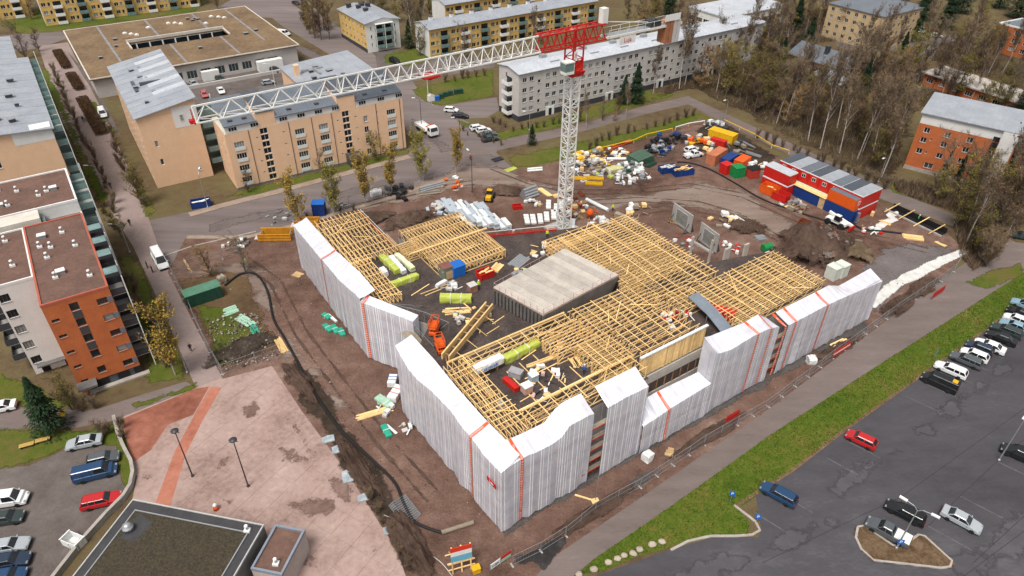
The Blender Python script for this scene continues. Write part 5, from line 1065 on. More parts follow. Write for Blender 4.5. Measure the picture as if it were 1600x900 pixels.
def crate(label, q, l, w, h, m, z=0.0, rz=GA, cat='box', name='site_box', lid=None, ribs=True, open_=False, fill=None):
    p_ = G(*q, z); t = thing(name, label, cat, (p_.x, p_.y, z), rz)
    if open_:
        b = MB(); b.box(-l/2,l/2,-w/2,w/2,.05,.15); b.box(-l/2,l/2,-w/2,-w/2+.08,.15,h); b.box(-l/2,l/2,w/2-.08,w/2,.15,h); b.box(-l/2,-l/2+.08,-w/2+.08,w/2-.08,.15,h); b.box(l/2-.08,l/2,-w/2+.08,w/2-.08,.15,h); b.build('shell', m, t)
        b = MB(); b.box(-l/2-.06,l/2+.06,-w/2-.06,-w/2+.1,h+.003,h+.09); b.build('rim', m, t); b = MB(); b.box(-l/2-.06,l/2+.06,w/2-.1,w/2+.06,h+.003,h+.09); b.build('rim', m, t)
    else:
        b = MB(); rbox(b, l, w, h, .05); b.build('shell', m, t)
        b = MB(); b.box(-l/2-.05, l/2+.05, -w/2-.05, w/2+.05, h+.003, h+.1); b.build('lid', lid or m, t)
    if ribs:
        n = max(2, int(l/.9))
        for i in range(n+1): b = MB(); x = -l/2+.1+(l-.2)*i/n; b.box(x-.05,x+.05,-w/2-.06,-w/2-.003,.1,h-.05); b.build('rib', m, t); b = MB(); b.box(x-.05,x+.05,w/2+.003,w/2+.06,.1,h-.05); b.build('rib', m, t)
        for sx in (-1,1): b = MB(); b.box(sx*l/2-.003 if sx < 0 else l/2+.003, sx*(l/2+.07), -.08,.08,.1,h-.05) if sx > 0 else b.box(-l/2-.07,-l/2-.003,-.08,.08,.1,h-.05); b.build('rib', m, t)
    b = MB(); b.box(-l/2+.1,-l/2+.3,-w/2+.1,w/2-.1,-.002,.05); b.box(l/2-.3,l/2-.1,-w/2+.1,w/2-.1,-.002,.05); b.build('skid', dsteel, t)
    if fill:
        rnd = random.Random(int(l*100+q[0]))
        for i in range(fill[1]):
            b = MB(); x, y = rnd.uniform(-l*.32,l*.32), rnd.uniform(-w*.3,w*.3); a = rnd.uniform(-.5,.5); b.bar((x-cos(a)*l*.16,y-sin(a)*.3,h*.75+i*.03),(x+cos(a)*l*.16,y+sin(a)*.3,h*.85+i*.03), rnd.uniform(.12,.4), .08); b.build('waste_piece', fill[0], t)
    return t
crate('bright blue metal box on the deck beside the centre left trusses', (714,428), 2.2, 2.0, 1.9, lblue, D)
crate('grey green covered cabinet left of the bright blue box', (697,432), 1.7, 1.8, 2.1, mat('grey_green', (.16,.20,.15), .8, .15, 1), D, lid=mat('brown_lid', (.22,.09,.07), .8, .2, 1), ribs=False)
crate('open red skip full of timber offcuts on the deck', (758,432), 2.6, 1.7, 1.1, red, D, open_=True, fill=(wood, 10), cat='skip', name='skip')
crate('pink cardboard covered box left of the worker on the deck', (738,455), 1.3, 1.2, 1.3, mat('rust_board', (.34,.17,.13), .8, .2, 1), D, ribs=False, lid=m_gwhite)
crate('red steel container box on the right wing below the grey walkway', (1125,493), 4.2, 1.5, 1.2, red, D, GA-R(62), name='tool_container')
crate('pallet of pink bricks on the near wing deck', (823,612), 1.3, 1.1, 1.2, mat('brick_stack', (.42,.20,.15), .9, .2, 4, (.5,.38,.33)), D, ribs=False, lid=plastic_w)
crate('pale blue bagged pallet behind the pink bricks', (833,595), 1.1, 1.0, 1.2, mat('pale_blue_wrap', (.38,.50,.58), .6, .15, 1), D, ribs=False, lid=plastic_w)
crate('grey wheeled bin box on the near wing deck', (806,588), 1.8, 1.1, 1.0, mat('bin_grey', (.34,.33,.35), .6, .15, 2), D, GA+R(120), ribs=False)
crate('red narrow tool trolley near the white lettered pack', (798,604), 2.6, .7, .7, red, D, GA-R(85), ribs=False)
crate('pale cardboard box by the near wing bottom trusses', (783,638), .8, .8, .9, mat('card', (.42,.38,.33), .8, .1, 1), D, ribs=False)
def planks(label, a, c, n, w, m, z=0.0, cat='timber', name='timber_stack', layers=2, th=.12, spread=0.0):
    A, B_ = G(*a, z), G(*c, z); L = (B_-A).length; mid = (A+B_)/2; t = thing(name, label, cat, mid, atan2(B_.y-A.y, B_.x-A.x)); rnd = random.Random(int(a[0]*3+a[1]))
    for k in range(layers):
        for i in range(n):
            if k and rnd.random() < .25: continue
            y = -w/2+w*(i+.5)/n+rnd.uniform(-spread,spread); l = L*rnd.uniform(.8,1); b = MB(); b.bar((-l/2+rnd.uniform(-.2,.2),y+rnd.uniform(-spread,spread),.08+k*(th+.01)),(l/2,y,.08+k*(th+.01)), w/n*.86, th); b.build('plank', m, t)
    return t
planks('sawn timber boards on the near wing deck pointing at the lime bundle', (822,575), (872,556), 3, .7, wood, D)
planks('pile of galvanised profiles on the deck left of the concrete core', (800,418), (822,400), 6, 2.4, steel, D, cat='steel profiles', name='profile_stack', layers=1, th=.1)
planks('wooden pallet boards beside the red skip', (770,426), (782,413), 5, 1.6, wood, D, name='board_stack')
planks('short timber pile under the crosswise lime bundle', (690,488), (738,484), 6, 1.6, wood, D-.01, spread=.25, layers=1, name='board_stack')
planks('pale timber offcuts near the centre of the near wing', (895,560), (905,575), 6, 1.4, wood, D, spread=.3)
def scissor(label, q, z, rz):
    p_ = G(*q, z); t = thing('scissor_lift', label, 'lift', p_, rz)
    b = MB(); rbox(b, 2.2, 1.1, .6, .06, 0, .25); b.build('chassis', orange, t)
    for sx in (-.7,.7):
        for sy in (-.5,.5): b = MB(); b.tube((sx,sy-.12,.25),(sx,sy+.12,.25), .25,.25,12); b.build('wheel', rubber, t)
    for k in range(2): b = MB(); b.bar((-.9,-.3+.6*k,.85),(.9,-.3+.6*k,1.35), .1); b.bar((.9,-.3+.6*k,.85),(-.9,-.3+.6*k,1.35), .1); b.build('scissor_arm', dsteel, t)
    b = MB(); b.box(-1.1,1.1,-.55,.55,1.38,1.5); b.build('platform', orange, t)
    b = MB()
    for x in (-1.1,0,1.1):
        for y in (-.55,.55): b.bar((x,y,1.5),(x,y,2.5), .07)
    for z_ in (2.0,2.5):
        for y in (-.55,.55): b.bar((-1.1,y,z_),(1.1,y,z_), .07)
        for x in (-1.1,1.1): b.bar((x,-.55,z_),(x,.55,z_), .07)
    b.build('guard_rail', orange, t)
scissor('orange scissor lift upright on the deck behind the corner platform', (679,520), D, R(80)); scissor('orange scissor lift nearest the leaning timber frame', (688,548), D, R(110))
def heap(label, q, n, r, mats, z=0.0, name='scrap_heap', cat='scrap', seed=1, big=1.0):
    p_ = G(*q, z); t = thing(name, label, cat, (p_.x, p_.y, z), 0); rnd = random.Random(seed)
    for i in range(n):
        b = MB(); a = rnd.uniform(0,6.3); rr = r*sqrt(rnd.random()); x, y = rr*cos(a), rr*sin(a); k = rnd.random(); c = rnd.uniform(0,6.3); zz = .05+ (1-rr/r)*.5*big
        if k < .45: L = rnd.uniform(.6,1.6)*big; b.bar((x-cos(c)*L/2,y-sin(c)*L/2,zz),(x+cos(c)*L/2,y+sin(c)*L/2,zz+rnd.uniform(-.05,.3)), rnd.uniform(.08,.25), .08); nm = 'board'
        elif k < .75 and i % 2: lumpy(b, rnd.uniform(.5,1.2)*big, rnd.uniform(.4,.8)*big, rnd.uniform(.25,.6)*big, i+seed*10, amp=.15); nm = 'bag'
        else: rbox(b, rnd.uniform(.4,1)*big, rnd.uniform(.4,.8)*big, rnd.uniform(.2,.6)*big, .04); nm = 'box'
        b.build(nm, rnd.choice([m_ for m_ in mats if nm != 'bag' or m_ in (plastic_w, m_gwhite, plastic_g, black, blue)] or [m_gwhite]), t, (0,0,0) if k < .45 else (x, y, zz-.05), 0 if k < .45 else c)
    return t
heap('grey white heap of wrappings beside the pipe roll on deck', (705,450), 14, 1.3, [plastic_w, m_gwhite, steel], D, seed=2)
heap('orange and timber clutter on the deck at the foot of the crane', (852,392), 16, 2.6, [orange, wood, red, plastic_w], D, seed=3)
heap('clutter of small tools behind the lime bundle on near wing', (868,540), 9, 1.0, [frame_d, wood, steel], D, seed=4)
# ---- ground around
def longpack(label, q, l, w, h, m, rz, group=None, z=0.0, name='element_pack', cat='package'):
    p_ = G(*q, z); t = thing(name, label, cat, (p_.x, p_.y, z), rz, group); b = MB(); rbox(b, l, w, h, .07, 0, .12); b.build('wrapping', m, t)
    for x in (-l*.3,l*.3): b = MB(); b.box(x-.07,x+.07,-w*.5,w*.5,-.001,.12); b.build('bearer', wood_d, t)
    for x in (-l*.2,l*.2): b = MB(); b.box(x-.03,x+.03,-w/2-.02,w/2+.02,.12,h+.14); b.build('strap', steel, t)
    return t
m_pk = [mat('pack_white', (.70,.72,.74), .45, .12, 1.2, (.55,.58,.62)), mat('pack_blue', (.42,.48,.54), .45, .12, 1.2), plastic_w]
rnd = random.Random(11); names = ['back', 'middle', 'front']; ord9 = ['first','second','third','fourth','fifth','sixth','seventh','eighth','ninth']
A0 = G(688,322); k = 0
for r_ in range(3):
    for i in range(9):
        for lay in range(2 if (i+r_) % 3 else 1):
            p_ = A0 + Vector((cos(R(-12)), sin(R(-12)), 0))*(i*1.25+r_*.7) + Vector((cos(R(-62)), sin(R(-62)), 0))*(r_*3.6) + Vector((rnd.uniform(-.15,.15), rnd.uniform(-.2,.2), lay*.72))
            t = thing('element_pack', '%s white pack from the left, %s layer, %s row of the pack store' % (ord9[i], ('lower','upper')[lay], names[r_]), 'package', p_, R(-62)+rnd.uniform(-.05,.05), 'white packs in the big store')
            b = MB(); rbox(b, 3.3, 1.05, .6, .06, 0, .1); b.build('wrapping', m_pk[rnd.randrange(3)], t)
            for x in (-1,1): b = MB(); b.box(x-.06,x+.06,-.5,.5,-.001,.1); b.build('bearer', wood_d, t)
heap('crumpled white foil at the left end of the white pack store', (690,328), 16, 3.2, [plastic_w, m_pk[1], m_gwhite], seed=7, big=1.5)
for i, q in enumerate([(823,345),(833,345),(844,344),(854,341),(865,338),(857,322),(869,328),(876,322),(894,352)]):
    longpack(['white board pack at the left end of the row by the crane base', 'second white board pack from the left by the crane base', 'third white board pack from the left by the crane base', 'fourth white board pack from the left by the crane base', 'white board pack just left of the crane mast', 'white board pack in the rear row left of the mast', 'white board pack in the rear row nearest the mast', 'white board pack behind the crane mast', 'white board pack right of the crane base'][i], q, 3.6, 1.1, .55, plastic_w, R(96)-i*.03)
def pipes(label, a, c, rows, r, m, z=0.0, name='pipe_stack', cat='pipes'):
    A, B_ = G(*a, z), G(*c, z); L = (B_-A).length; t = thing(name, label, cat, (A+B_)/2, atan2(B_.y-A.y, B_.x-A.x))
    for k in range(rows):
        for i in range(rows-k): b = MB(); y = (i-(rows-k-1)/2)*2.05*r; zz = r+k*1.75*r; b.tube((-L/2,y,zz),(L/2,y,zz), r, r, 12); b.build('pipe', m, t)
    return t
pipes('pyramid of silver pipes near the small red tub', (817,310), (837,303), 4, .32, steel)
pipes('fat white pipe lying right of the crane mast', (916,314), (950,331), 1, .42, plastic_w); pipes('white pipe behind the green roofed stack', (948,250), (978,250), 1, .35, plastic_w)
pipes('bundle of grey pipes near the birches by the street', (656,300), (692,290), 3, .22, steel); pipes('long white pipe on bare soil left of crane', (824,268), (847,266), 2, .25, plastic_w)
pipes('red pipe bundle on the bank above the storage yard', (955,233), (985,222), 2, .25, mat('red_pipe', (.45,.08,.04), .6, .1, 1)); pipes('single timber log lying near the sign tower', (690,834), (740,818), 1, .28, grey_wood, cat='log', name='log')
planks('yellow plank bundle behind the white board packs', (842,295), (861,308), 4, 1.2, wood); planks('second yellow plank bundle nearer the mast', (864,308), (876,305), 4, 1.4, wood); planks('stack of dark timber near the black heap', (650,305), (690,300), 5, 1.4, grey_wood, spread=.15)
planks('fan of sawn planks on the mud left of near sheeting', (556,655), (612,638), 6, 1.0, wood, spread=.2); planks('bright boards leaning on the fence left of the track', (433,530), (446,552), 5, 1.2, wood, spread=.1)
planks('pale sheet pile on the mud in front of far left sheeting', (460,428), (472,432), 3, 1.6, ply); planks('timber formwork panels on pallets by the right footpath', (1300,545), (1325,532), 4, 1.6, wood, spread=.1); planks('flat plywood sheet on gravel near right sheeting', (1040,705), (1053,708), 3, 1.6, ply, layers=1)
planks('blond timber wall panel lying on the gravel yard', (1411,370), (1443,374), 5, 2.0, wood); planks('loose boards near the gravel yard corner', (1462,378), (1478,386), 4, 1.0, wood, spread=.2); planks('brown boards on the yard behind the concrete wall elements', (1045,345), (1070,352), 5, 1.4, wood_d, spread=.25)
for i, (a_, c_, lab) in enumerate([((505,492),(516,499),'teal wrapped board pack at the head of the green group'), ((507,509),(518,519),'teal wrapped board pack lying on the mud, leftmost of the green group'), ((520,510),(528,522),'teal wrapped board pack in the middle of the green group'), ((531,515),(537,526),'teal wrapped board pack against the sheeting'), ((599,666),(609,684),'teal board pack lying alone left of the near sheeting')]): pack(lab, a_, c_, .9, .5, mat('teal_wrap', (.03,.36,.24), .5, .15, 1), straps=1, soft=False, name='board_pack')
pack('white board lying beside the lone teal pack', (604,664), (620,678), .4, .2, plastic_w, straps=0, soft=False, name='board_pack'); pack('white rolled membrane lying on mud by the teal packs', (514,494), (526,504), .5, .4, plastic_w, straps=0)
pack('pale green board pack on top of the plank fan', (590,622), (612,637), 1.2, .6, plastic_g, soft=False, name='board_pack'); pack('red and white wrapped pack against near left sheeting', (612,628), (626,608), 1.5, 1.0, plastic_w, ms=red, soft=False); pack('white printed pallet pack above the red and white pack', (612,606), (616,592), 1.3, 1.1, plastic_w, soft=False, ms=lblue)
heap('torn cardboard and foil under the plank fan', (600,640), 10, 1.6, [plastic_w, plastic_g, m_gwhite, wood], seed=9)
for lab, q in (('left one of two white bulk bags by the street fence', (584,306)), ('right one of two white bulk bags by the street fence', (592,304)), ('grey rubble bag at the end of the dark green container', (347,441)), ('white bulk bags bundle beside the fallen white pipe', (940,347)), ('white wrapped cube at the edge of the storage yard', (1000,268)), ('white bulk sack on gravel by the right sheeting', (1011,718)), ('white sack beside the right footpath fence', (1266,567))):
    p_ = G(*q); t = thing('bulk_bag', lab, 'bag', p_, random.uniform(0,1)); b = MB(); lumpy(b, 1.3, 1.2, 1.3, q[0] % 31, amp=.2); b.build('sack', plastic_w if 'grey' not in lab else grey_wood, t)
    for sx in (-.4,.4): b = MB(); b.path([(sx,-.4,1.2),(sx,-.2,1.6),(sx,.2,1.6),(sx,.4,1.2)], .04, 5); b.build('handle', plastic_w, t)
for i, q in enumerate([(965,340),(973,343),(981,347),(989,351),(995,356)]): crate(['first brown pallet cube right of the white bags','second brown pallet cube from the white bags','third brown pallet cube from the white bags','fourth brown pallet cube from the white bags','last brown pallet cube nearest the centre trusses'][i], q, 1.2, 1.0, 1.0, mat('pallet_brown', (.34,.26,.19), .85, .15, 3), 0, R(-40), ribs=False, lid=grey_wood, name='pallet_stack', cat='pallet')
heap('white foil and blocks heap right of the crane base', (938,352), 24, 3.0, [plastic_w, m_gwhite, wood], seed=12); heap('brown boards and frames between mast and white pipe', (905,328), 22, 4.0, [wood_d, grey_wood, rust, orange], seed=13, big=1.3)
heap('black tarpaulin heap by the street birches', (625,302), 22, 3.6, [black, frame_d, dsteel], seed=14, big=1.6); heap('grey pipe fittings heap beside the blue cabin', (532,322), 10, 1.4, [steel, m_gwhite], seed=15); heap('grey steel scrap in the mud left of the blue cabin', (440,338), 16, 3.0, [steel, dconc], seed=16)
heap('concrete blocks and barrels inside the fenced plot', (368,385), 14, 2.6, [m_gwhite, dconc, plastic_w], seed=17); heap('assorted pipes and frames in the storage yard', (912,262), 42, 5.5, [steel, grey_wood, yellow, plastic_w, m_gwhite, dsteel], seed=18, big=1.5); heap('second row of frames and grates in the storage yard', (985,262), 26, 4.0, [steel, dgreen, plastic_w, dsteel], seed=19, big=1.5)
heap('orange formwork parts behind the white site cars', (1090,222), 26, 3.6, [orange, yellow, wood, orange], seed=20, big=1.5); heap('dark blue tarps and barrels at the yard edge', (1050,218), 24, 4.0, [blue, black, dsteel], seed=21, big=1.7); heap('dark clutter at the foot of the bank by the containers', (1030,225), 18, 3.0, [black, dsteel, steel], seed=24, big=1.4)
heap('broken pallets and steel below the red cabins', (1232,318), 26, 3.0, [steel, wood, rust, grey_wood], seed=22, big=1.1); heap('red and white scraps on the track by the telehandler', (1360,362), 9, 2.0, [red, plastic_w, pink], seed=23); heap('orange and white scraps beside the concrete wall elements', (1142,388), 14, 2.0, [orange, red, plastic_w], seed=25); heap('red and white clutter between the two wall elements', (1072,378), 14, 2.4, [red, plastic_w, steel], seed=26)
crate('tall blue site cabin by the street birches', (500,334), 2.6, 2.4, 2.8, blue, 0, R(5), name='blue_cabin', cat='cabin', lid=lblue)
crate('dark green container inside the fenced plot beside the promenade', (319,468), 6.1, 2.5, 2.4, dgreen, 0, R(36), name='shipping_container', cat='container', lid=mat('green_lid', (.09,.22,.15), .6, .15, 1))
crate('blue open skip with red and white rubbish near the street', (315,322), 4.0, 2.0, 1.4, blue, 0, R(22), open_=True, fill=(plastic_w, 8), name='skip', cat='skip')
crate('dark blue open skip with timber on the central mud', (1066,272), 5.0, 2.4, 1.4, blue, 0, R(18), open_=True, fill=(wood, 22), name='skip', cat='skip'); crate('dark blue open skip with white waste left of the timber skip', (1043,268), 4.2, 2.2, 1.3, blue, 0, R(18), open_=True, fill=(plastic_w, 16), name='skip', cat='skip')
crate('weathered orange shipping container in the upper yard', (1118,252), 6.0, 2.4, 2.6, mat('faded_orange', (.50,.17,.085), .7, .15, 1), 0, R(48), name='shipping_container', cat='container')
crate('dark blue container right of the weathered orange container', (1138,256), 5.0, 2.2, 2.0, blue, 0, R(48), name='shipping_container', cat='container'); crate('orange red low container behind the green box', (1158,260), 4.4, 2.3, 2.1, orange, 0, R(48), name='shipping_container', cat='container')
crate('red waste box left of the green box', (1133,270), 2.2, 2.2, 2.4, red, 0, R(35), name='waste_box', cat='container'); crate('bright green waste box between two red boxes', (1151,275), 2.7, 2.4, 2.5, green, 0, R(20), name='waste_box', cat='container'); crate('faded red waste box right of the green box', (1174,276), 2.5, 2.4, 2.2, mat('faded_red', (.46,.055,.04), .6, .15, 1), 0, R(20), name='waste_box', cat='container', lid=black)
crate('large yellow box container under the wood edge', (1128,218), 7.0, 2.8, 2.2, yellow, 0, R(-42), name='shipping_container', cat='container'); crate('red tank box in front of the yellow box', (1122,226), 4.0, 1.6, 1.4, red, 0, R(-42), name='waste_box', cat='container')
crate('red skip in front of the red cabins', (1202,302), 4.0, 2.4, 1.9, orange, 0, R(-48), open_=True, name='skip', cat='skip', fill=(wood, 3)); crate('second red skip in front of the red cabins', (1219,312), 3.4, 2.2, 1.7, red, 0, R(-48), open_=True, name='skip', cat='skip')
crate('rusty red open skip half sunk in the spoil heap', (1262,358), 4.2, 2.2, 1.5, rust, 0, R(-40), open_=True, name='skip', cat='skip'); crate('white plastic tub lying on the central mud', (1153,348), 3.4, 1.3, .8, plastic_w, 0, R(-62), open_=True, ribs=False, name='plastic_tub', cat='tub'); crate('small red tub left of the silver pipes', (808,326), 2.0, 1.4, .8, red, 0, R(15), open_=True, ribs=False, name='mortar_tub', cat='tub')
crate('left one of two pale wrapped stacks by the right wing', (1299,434), 2.0, 2.1, 2.6, mat('pale_wrap', (.60,.64,.58), .5, .1, 1.2), 0, GA, ribs=False, name='wrapped_stack', cat='package'); crate('right one of two pale wrapped stacks by the right wing', (1311,430), 2.0, 2.1, 2.6, mat('pale_wrap', (.6,.6,.6)), 0, GA, ribs=False, name='wrapped_stack', cat='package')
planks('steel bundle standing beside the green tank', (1180,374), (1196,372), 8, 1.8, steel, layers=3, name='steel_stack', cat='steel')
t = thing('green_tank', 'round green fuel tank near the right wing', 'tank', G(1197,392), .4); b = MB(); b.tube((-1,0,.9),(1,0,.9), .75,.75,16); b.build('drum', green, t); b = MB(); b.box(-.8,-.6,-.6,.6,0,.5); b.box(.6,.8,-.6,.6,0,.5); b.build('cradle', dsteel, t)
t = thing('green_panel_stack', 'big stack of dark green roofed panels in the storage yard', 'panels', G(1000,252), R(40))
for k in range(4): b = MB(); roof_slab(b, [(-3.2+k*.15,-2,.2+k*.4),(3.2-k*.2,-2,.2+k*.4),(3.2-k*.2,2,.45+k*.4),(-3.2+k*.15,2,.45+k*.4)], .2); b.build('panel', mat('moss_green', (.07,.13,.09), .7, .15, .8), t)
b = MB(); b.box(-2.8,2.8,-1.8,1.8,0,.3); b.build('base', grey_wood, t)
t = thing('pale_panel_stack', 'pale yellow panel stack in the storage yard', 'panels', G(960,268), R(25)); b = MB(); rbox(b, 4.0, 2.0, 1.0, .08, 0, .1); b.build('stack', mat('pale_yellow', (.58,.56,.28), .6, .12, 1), t); b = MB(); b.box(-1.6,-1.4,-1,1,0,.1); b.box(1.4,1.6,-1,1,0,.1); b.build('bearer', wood_d, t)
for q, lab, a in (((905,280),'left yellow beam frame at the front of the storage yard',-.1),((928,288),'right yellow beam frame at the front of the storage yard',-.12),((930,280),'red beam stack behind the yellow frames',-.1)):
    t = thing('formwork_frame', lab, 'frame', G(*q), a); mm = yellow if 'yellow' in lab else mat('red_pipe', (.4,.1,.1))
    for y in (-.5,.0,.5): b = MB(); b.bar((-2,y,.25),(2,y,.25), .25,.35); b.build('beam', mm, t)
    for x in (-1.7,1.7): b = MB(); b.bar((x,-.7,.5),(x,.7,.5), .15); b.build('cross_bar', mm, t)
# trench boxes
def trench(label, q, rz, L=6.6, W=2.6):
    t = thing('trench_box', label, 'trench box', G(*q), rz); m_tb = mat('trench_orange', (.55,.24,.02), .55, .15, 1.2)
    for y in (-W/2, W/2):
        b = MB(); b.box(-L/2,L/2,y-.12,y+.12,.1,1.5); b.build('side_panel', m_tb, t)
        for z in (.12,.75,1.4): b = MB(); b.box(-L/2,L/2,y-.2 if y < 0 else y+.123,y-.123 if y < 0 else y+.2,z,z+.14); b.build('waling', m_tb, t)
    for x in (-L/2+.4, L/2-.4): b = MB(); b.tube((x,-W/2+.12,1.0),(x,W/2-.12,1.0), .12,.12,10); b.build('strut', steel, t)
    b = MB(); b.box(-L/2-.9,-L/2+.1,-.9,.9,.1,.2); b.build('lifting_plate', m_gwhite, t); return t
trench('large yellow orange trench box frame left of the far left sheeting', (432,371), R(3)); trench('second yellow orange trench box behind the far left sheeting', (481,352), R(3), 5.0, 1.6)
# concrete wall elements in racks
for lab, a, c in (('left grey precast wall element standing in a rack', (1049,345), (1078,366)), ('right grey precast wall element standing in a rack', (1091,376), (1118,397))):
    A, B_ = G(*a), G(*c); L = (B_-A).length; t = thing('wall_element', lab, 'wall panel', A, atan2(B_.y-A.y, B_.x-A.x)); Hh = 4.4
    b = MB(); b.box(0,L,-.12,.12,.3,Hh); b.build('panel', concrete, t); b = MB(); b.box(L*.22,L*.8,-.16,-.123,.9,Hh-.7); b.build('recess', mat('recess_concrete', (.24,.24,.22), .8, .2, .8), t)  # recess field in a darker concrete tone than its panel
    b = MB(); b.box(L*.2,L*.22,-.19,-.121,.8,Hh-.6); b.box(L*.8,L*.82,-.19,-.121,.8,Hh-.6); b.box(L*.2,L*.82,-.19,-.121,Hh-.7,Hh-.6); b.build('reveal', m_gwhite, t)
    for x in (.6, L-.6):
        b = MB(); b.bar((x,-1.4,.1),(x,1.4,.1), .2); b.bar((x,1.3,.1),(x,.2,3.2), .14); b.bar((x,-1.3,.1),(x,-.2,2.2), .1); b.build('rack', dsteel, t)
A, B_ = G(1075,372), G(1112,398); planks('grey concrete edge beam at the foot of the wall elements', (1080,377), (1113,397), 1, .7, concrete, th=.6, layers=1, name='edge_beam', cat='beam'); planks('pale concrete upstand at the corner beside the right wing', (1098,414), (1122,432), 1, .5, m_slab, th=.8, layers=1, name='edge_beam', cat='beam'); planks('long pale concrete upstand along the right wing back edge', (1120,428), (1205,394), 1, .5, m_slab, th=.8, layers=1, name='edge_beam', cat='beam')
t = thing('concrete_mixer', 'orange drum mixer standing in the clutter right of the mast', 'mixer', G(921,342), .3); b = MB(); b.lathe([(.3,.9),(.75,1.1),(.8,1.7),(.45,2.3),(.4,2.35)], 14); b.build('drum', orange, t)
for a in (0,2.1,4.2): b = MB(); b.bar((0,0,1),(cos(a)*.9,sin(a)*.9,0), .1); b.build('leg', orange, t)
rn = random.Random(99)
yard = [('pipes', 'steel'), ('planks', 'wood')]
for i, (a, c, w, m_, lab) in enumerate([
  ((896,240),(915,248),1.2,wood,'timber beams at the left end of the storage yard'), ((905,252),(925,262),1.0,steel,'steel props just right of the mast in the yard'), ((918,270),(940,262),1.4,grey_wood,'weathered beams in the middle of the storage yard'), ((935,246),(952,258),.8,yellow,'yellow formwork beams in the storage yard'), ((975,268),(1000,256),1.6,steel,'long galvanised props right of the pale yellow panels'),
  ((970,276),(992,268),1.2,grey_wood,'grey timber pieces in front of the galvanised props'), ((945,240),(958,236),.8,wood,'short planks below the red pipe bundle'), ((1010,262),(1024,254),1.2,dgreen,'green boards right of the moss green stack'), ((925,254),(948,250),.5,plastic_w,'white boards left of the white pipe in the yard'), ((908,285),(920,279),.9,plastic_w,'pale boards beside the left yellow frame'),
  ((1010,238),(1026,232),1.6,steel,'steel lattice grates at the upper end of the yard'), ((1108,196),(1125,190),1.0,plastic_w,'crossed white poles under the wood edge'), ((1160,222),(1180,232),.6,steel,'grey scaffold tubes lying below the yellow hose'), ((1165,238),(1190,246),.8,steel,'tangled grey tubes right of the orange red container'), ((880,300),(895,292),1.0,wood,'yellow planks behind the crane mast'),
  ((905,300),(912,308),.8,rust,'rusty bars right of the mast foot'), ((895,330),(912,345),.7,wood_d,'brown beams beside the orange mixer'), ((790,268),(806,262),1.4,wool,'lime wrapped pack by the street gate'), ((770,252),(785,248),1.6,dsteel,'dark steel plates by the site gate'), ((1200,392),(1212,386),.8,dgreen,'green netting roll beside the fuel tank'), ((1375,345),(1392,352),.6,wood,'loose struts beside the shored trench'), ((560,440),(548,425),.4,wood,'board leaning at the foot of the far left sheeting'),
  ((350,490),(372,482),1.8,plastic_g,'pale green sheets lying in the fenced plot'), ((372,495),(396,510),1.6,plastic_g,'second pale green sheets in the fenced plot'), ((392,505),(403,525),1.2,mat('teal_wrap', (0,0,0)),'teal rolled sheet in the fenced plot'), ((286,405),(300,425),.25,wood,'thin board in the brown grass of the plot')]):
    planks(lab, a, c, rn.choice((3,4,5)), w, m_, spread=.12, layers=rn.choice((1,2,3)), name='material_stack', cat='building material')
heap('jumbled frames and white sacks in the rear of the yard', (930,246), 34, 4.5, [steel, plastic_w, wood, yellow, dsteel], seed=41, big=1.6); heap('grates and foil at the front corner of the yard', (975,280), 24, 3.2, [steel, m_gwhite, plastic_w], seed=42, big=1.4); heap('lattice of dark bars behind the moss green stack', (1020,240), 24, 3.2, [dsteel, steel, black], seed=43, big=1.6)
heap('broken white poles and dark junk under the wood edge', (1115,200), 22, 3.6, [steel, dsteel, plastic_w], seed=44, big=1.6); heap('timber and foil scraps along the crane foot', (895,322), 26, 3.4, [wood, rust, plastic_w, wood_d], seed=45, big=1.2); heap('small rubbish beside the silver pipes', (832,318), 14, 1.8, [plastic_w, m_gwhite, wood], seed=46); heap('bags and boards by the site gate', (705,288), 20, 3.5, [wood, plastic_w, grey_wood, orange], seed=47, big=1.2)
heap('foil scraps at the foot of the near left sheeting', (650,668), 10, 2.2, [plastic_w, m_gwhite], seed=48); heap('offcuts and straps in the near wing deck middle', (850,600), 22, 3.4, [wood, plastic_w, pink, dsteel], D, seed=49); heap('offcuts on the deck between core and lime bundles', (735,500), 18, 3.6, [wood, steel, wood_d], D, seed=50); heap('timber offcuts on deck below the grey walkway', (1060,500), 18, 2.4, [wood, red, plastic_w], D, seed=51); heap('green and grey bags on the deck behind the core', (818,428), 14, 1.8, [plastic_g, steel, wood], D, seed=52)
for i, (q, n_, r_, ms_, lab) in enumerate([((900,262),22,3.0,[steel,wood,plastic_w],'props and boards piled just right of the mast'), ((948,270),22,3.2,[steel,grey_wood,wool],'grey beams around the pale yellow panels'), ((965,240),20,3.4,[wood,rust,plastic_w],'timber and pipe ends below the yellow hose'), ((1000,275),16,2.6,[plastic_w,steel],'white foil bundles right of the props'), ((1035,235),20,3.0,[dsteel,blue,steel],'dark machine parts left of the white site cars'), ((1100,238),14,2.2,[orange,dsteel,wood],'orange parts beside the weathered container'), ((1150,232),22,4.0,[steel,dsteel,grey_wood],'grey tube tangle behind the waste boxes'), ((1185,262),16,2.6,[steel,wood,plastic_w],'scrap frames between waste boxes and red cabins'), ((1245,325),18,2.6,[steel,grey_wood,rust],'steel scrap under the timber deck'), ((1340,332),20,3.0,[dconc,m_gwhite,wood],'rubble at the right end of the cabins'), ((1130,345),14,3.0,[grey_wood,plastic_w,wood],'scraps on the mud beyond the wall elements'), ((1000,330),16,3.0,[plastic_w,wood,grey_wood],'scraps beside the brown pallet cubes')]): heap(lab, q, n_, r_, ms_, seed=60+i, big=1.5)
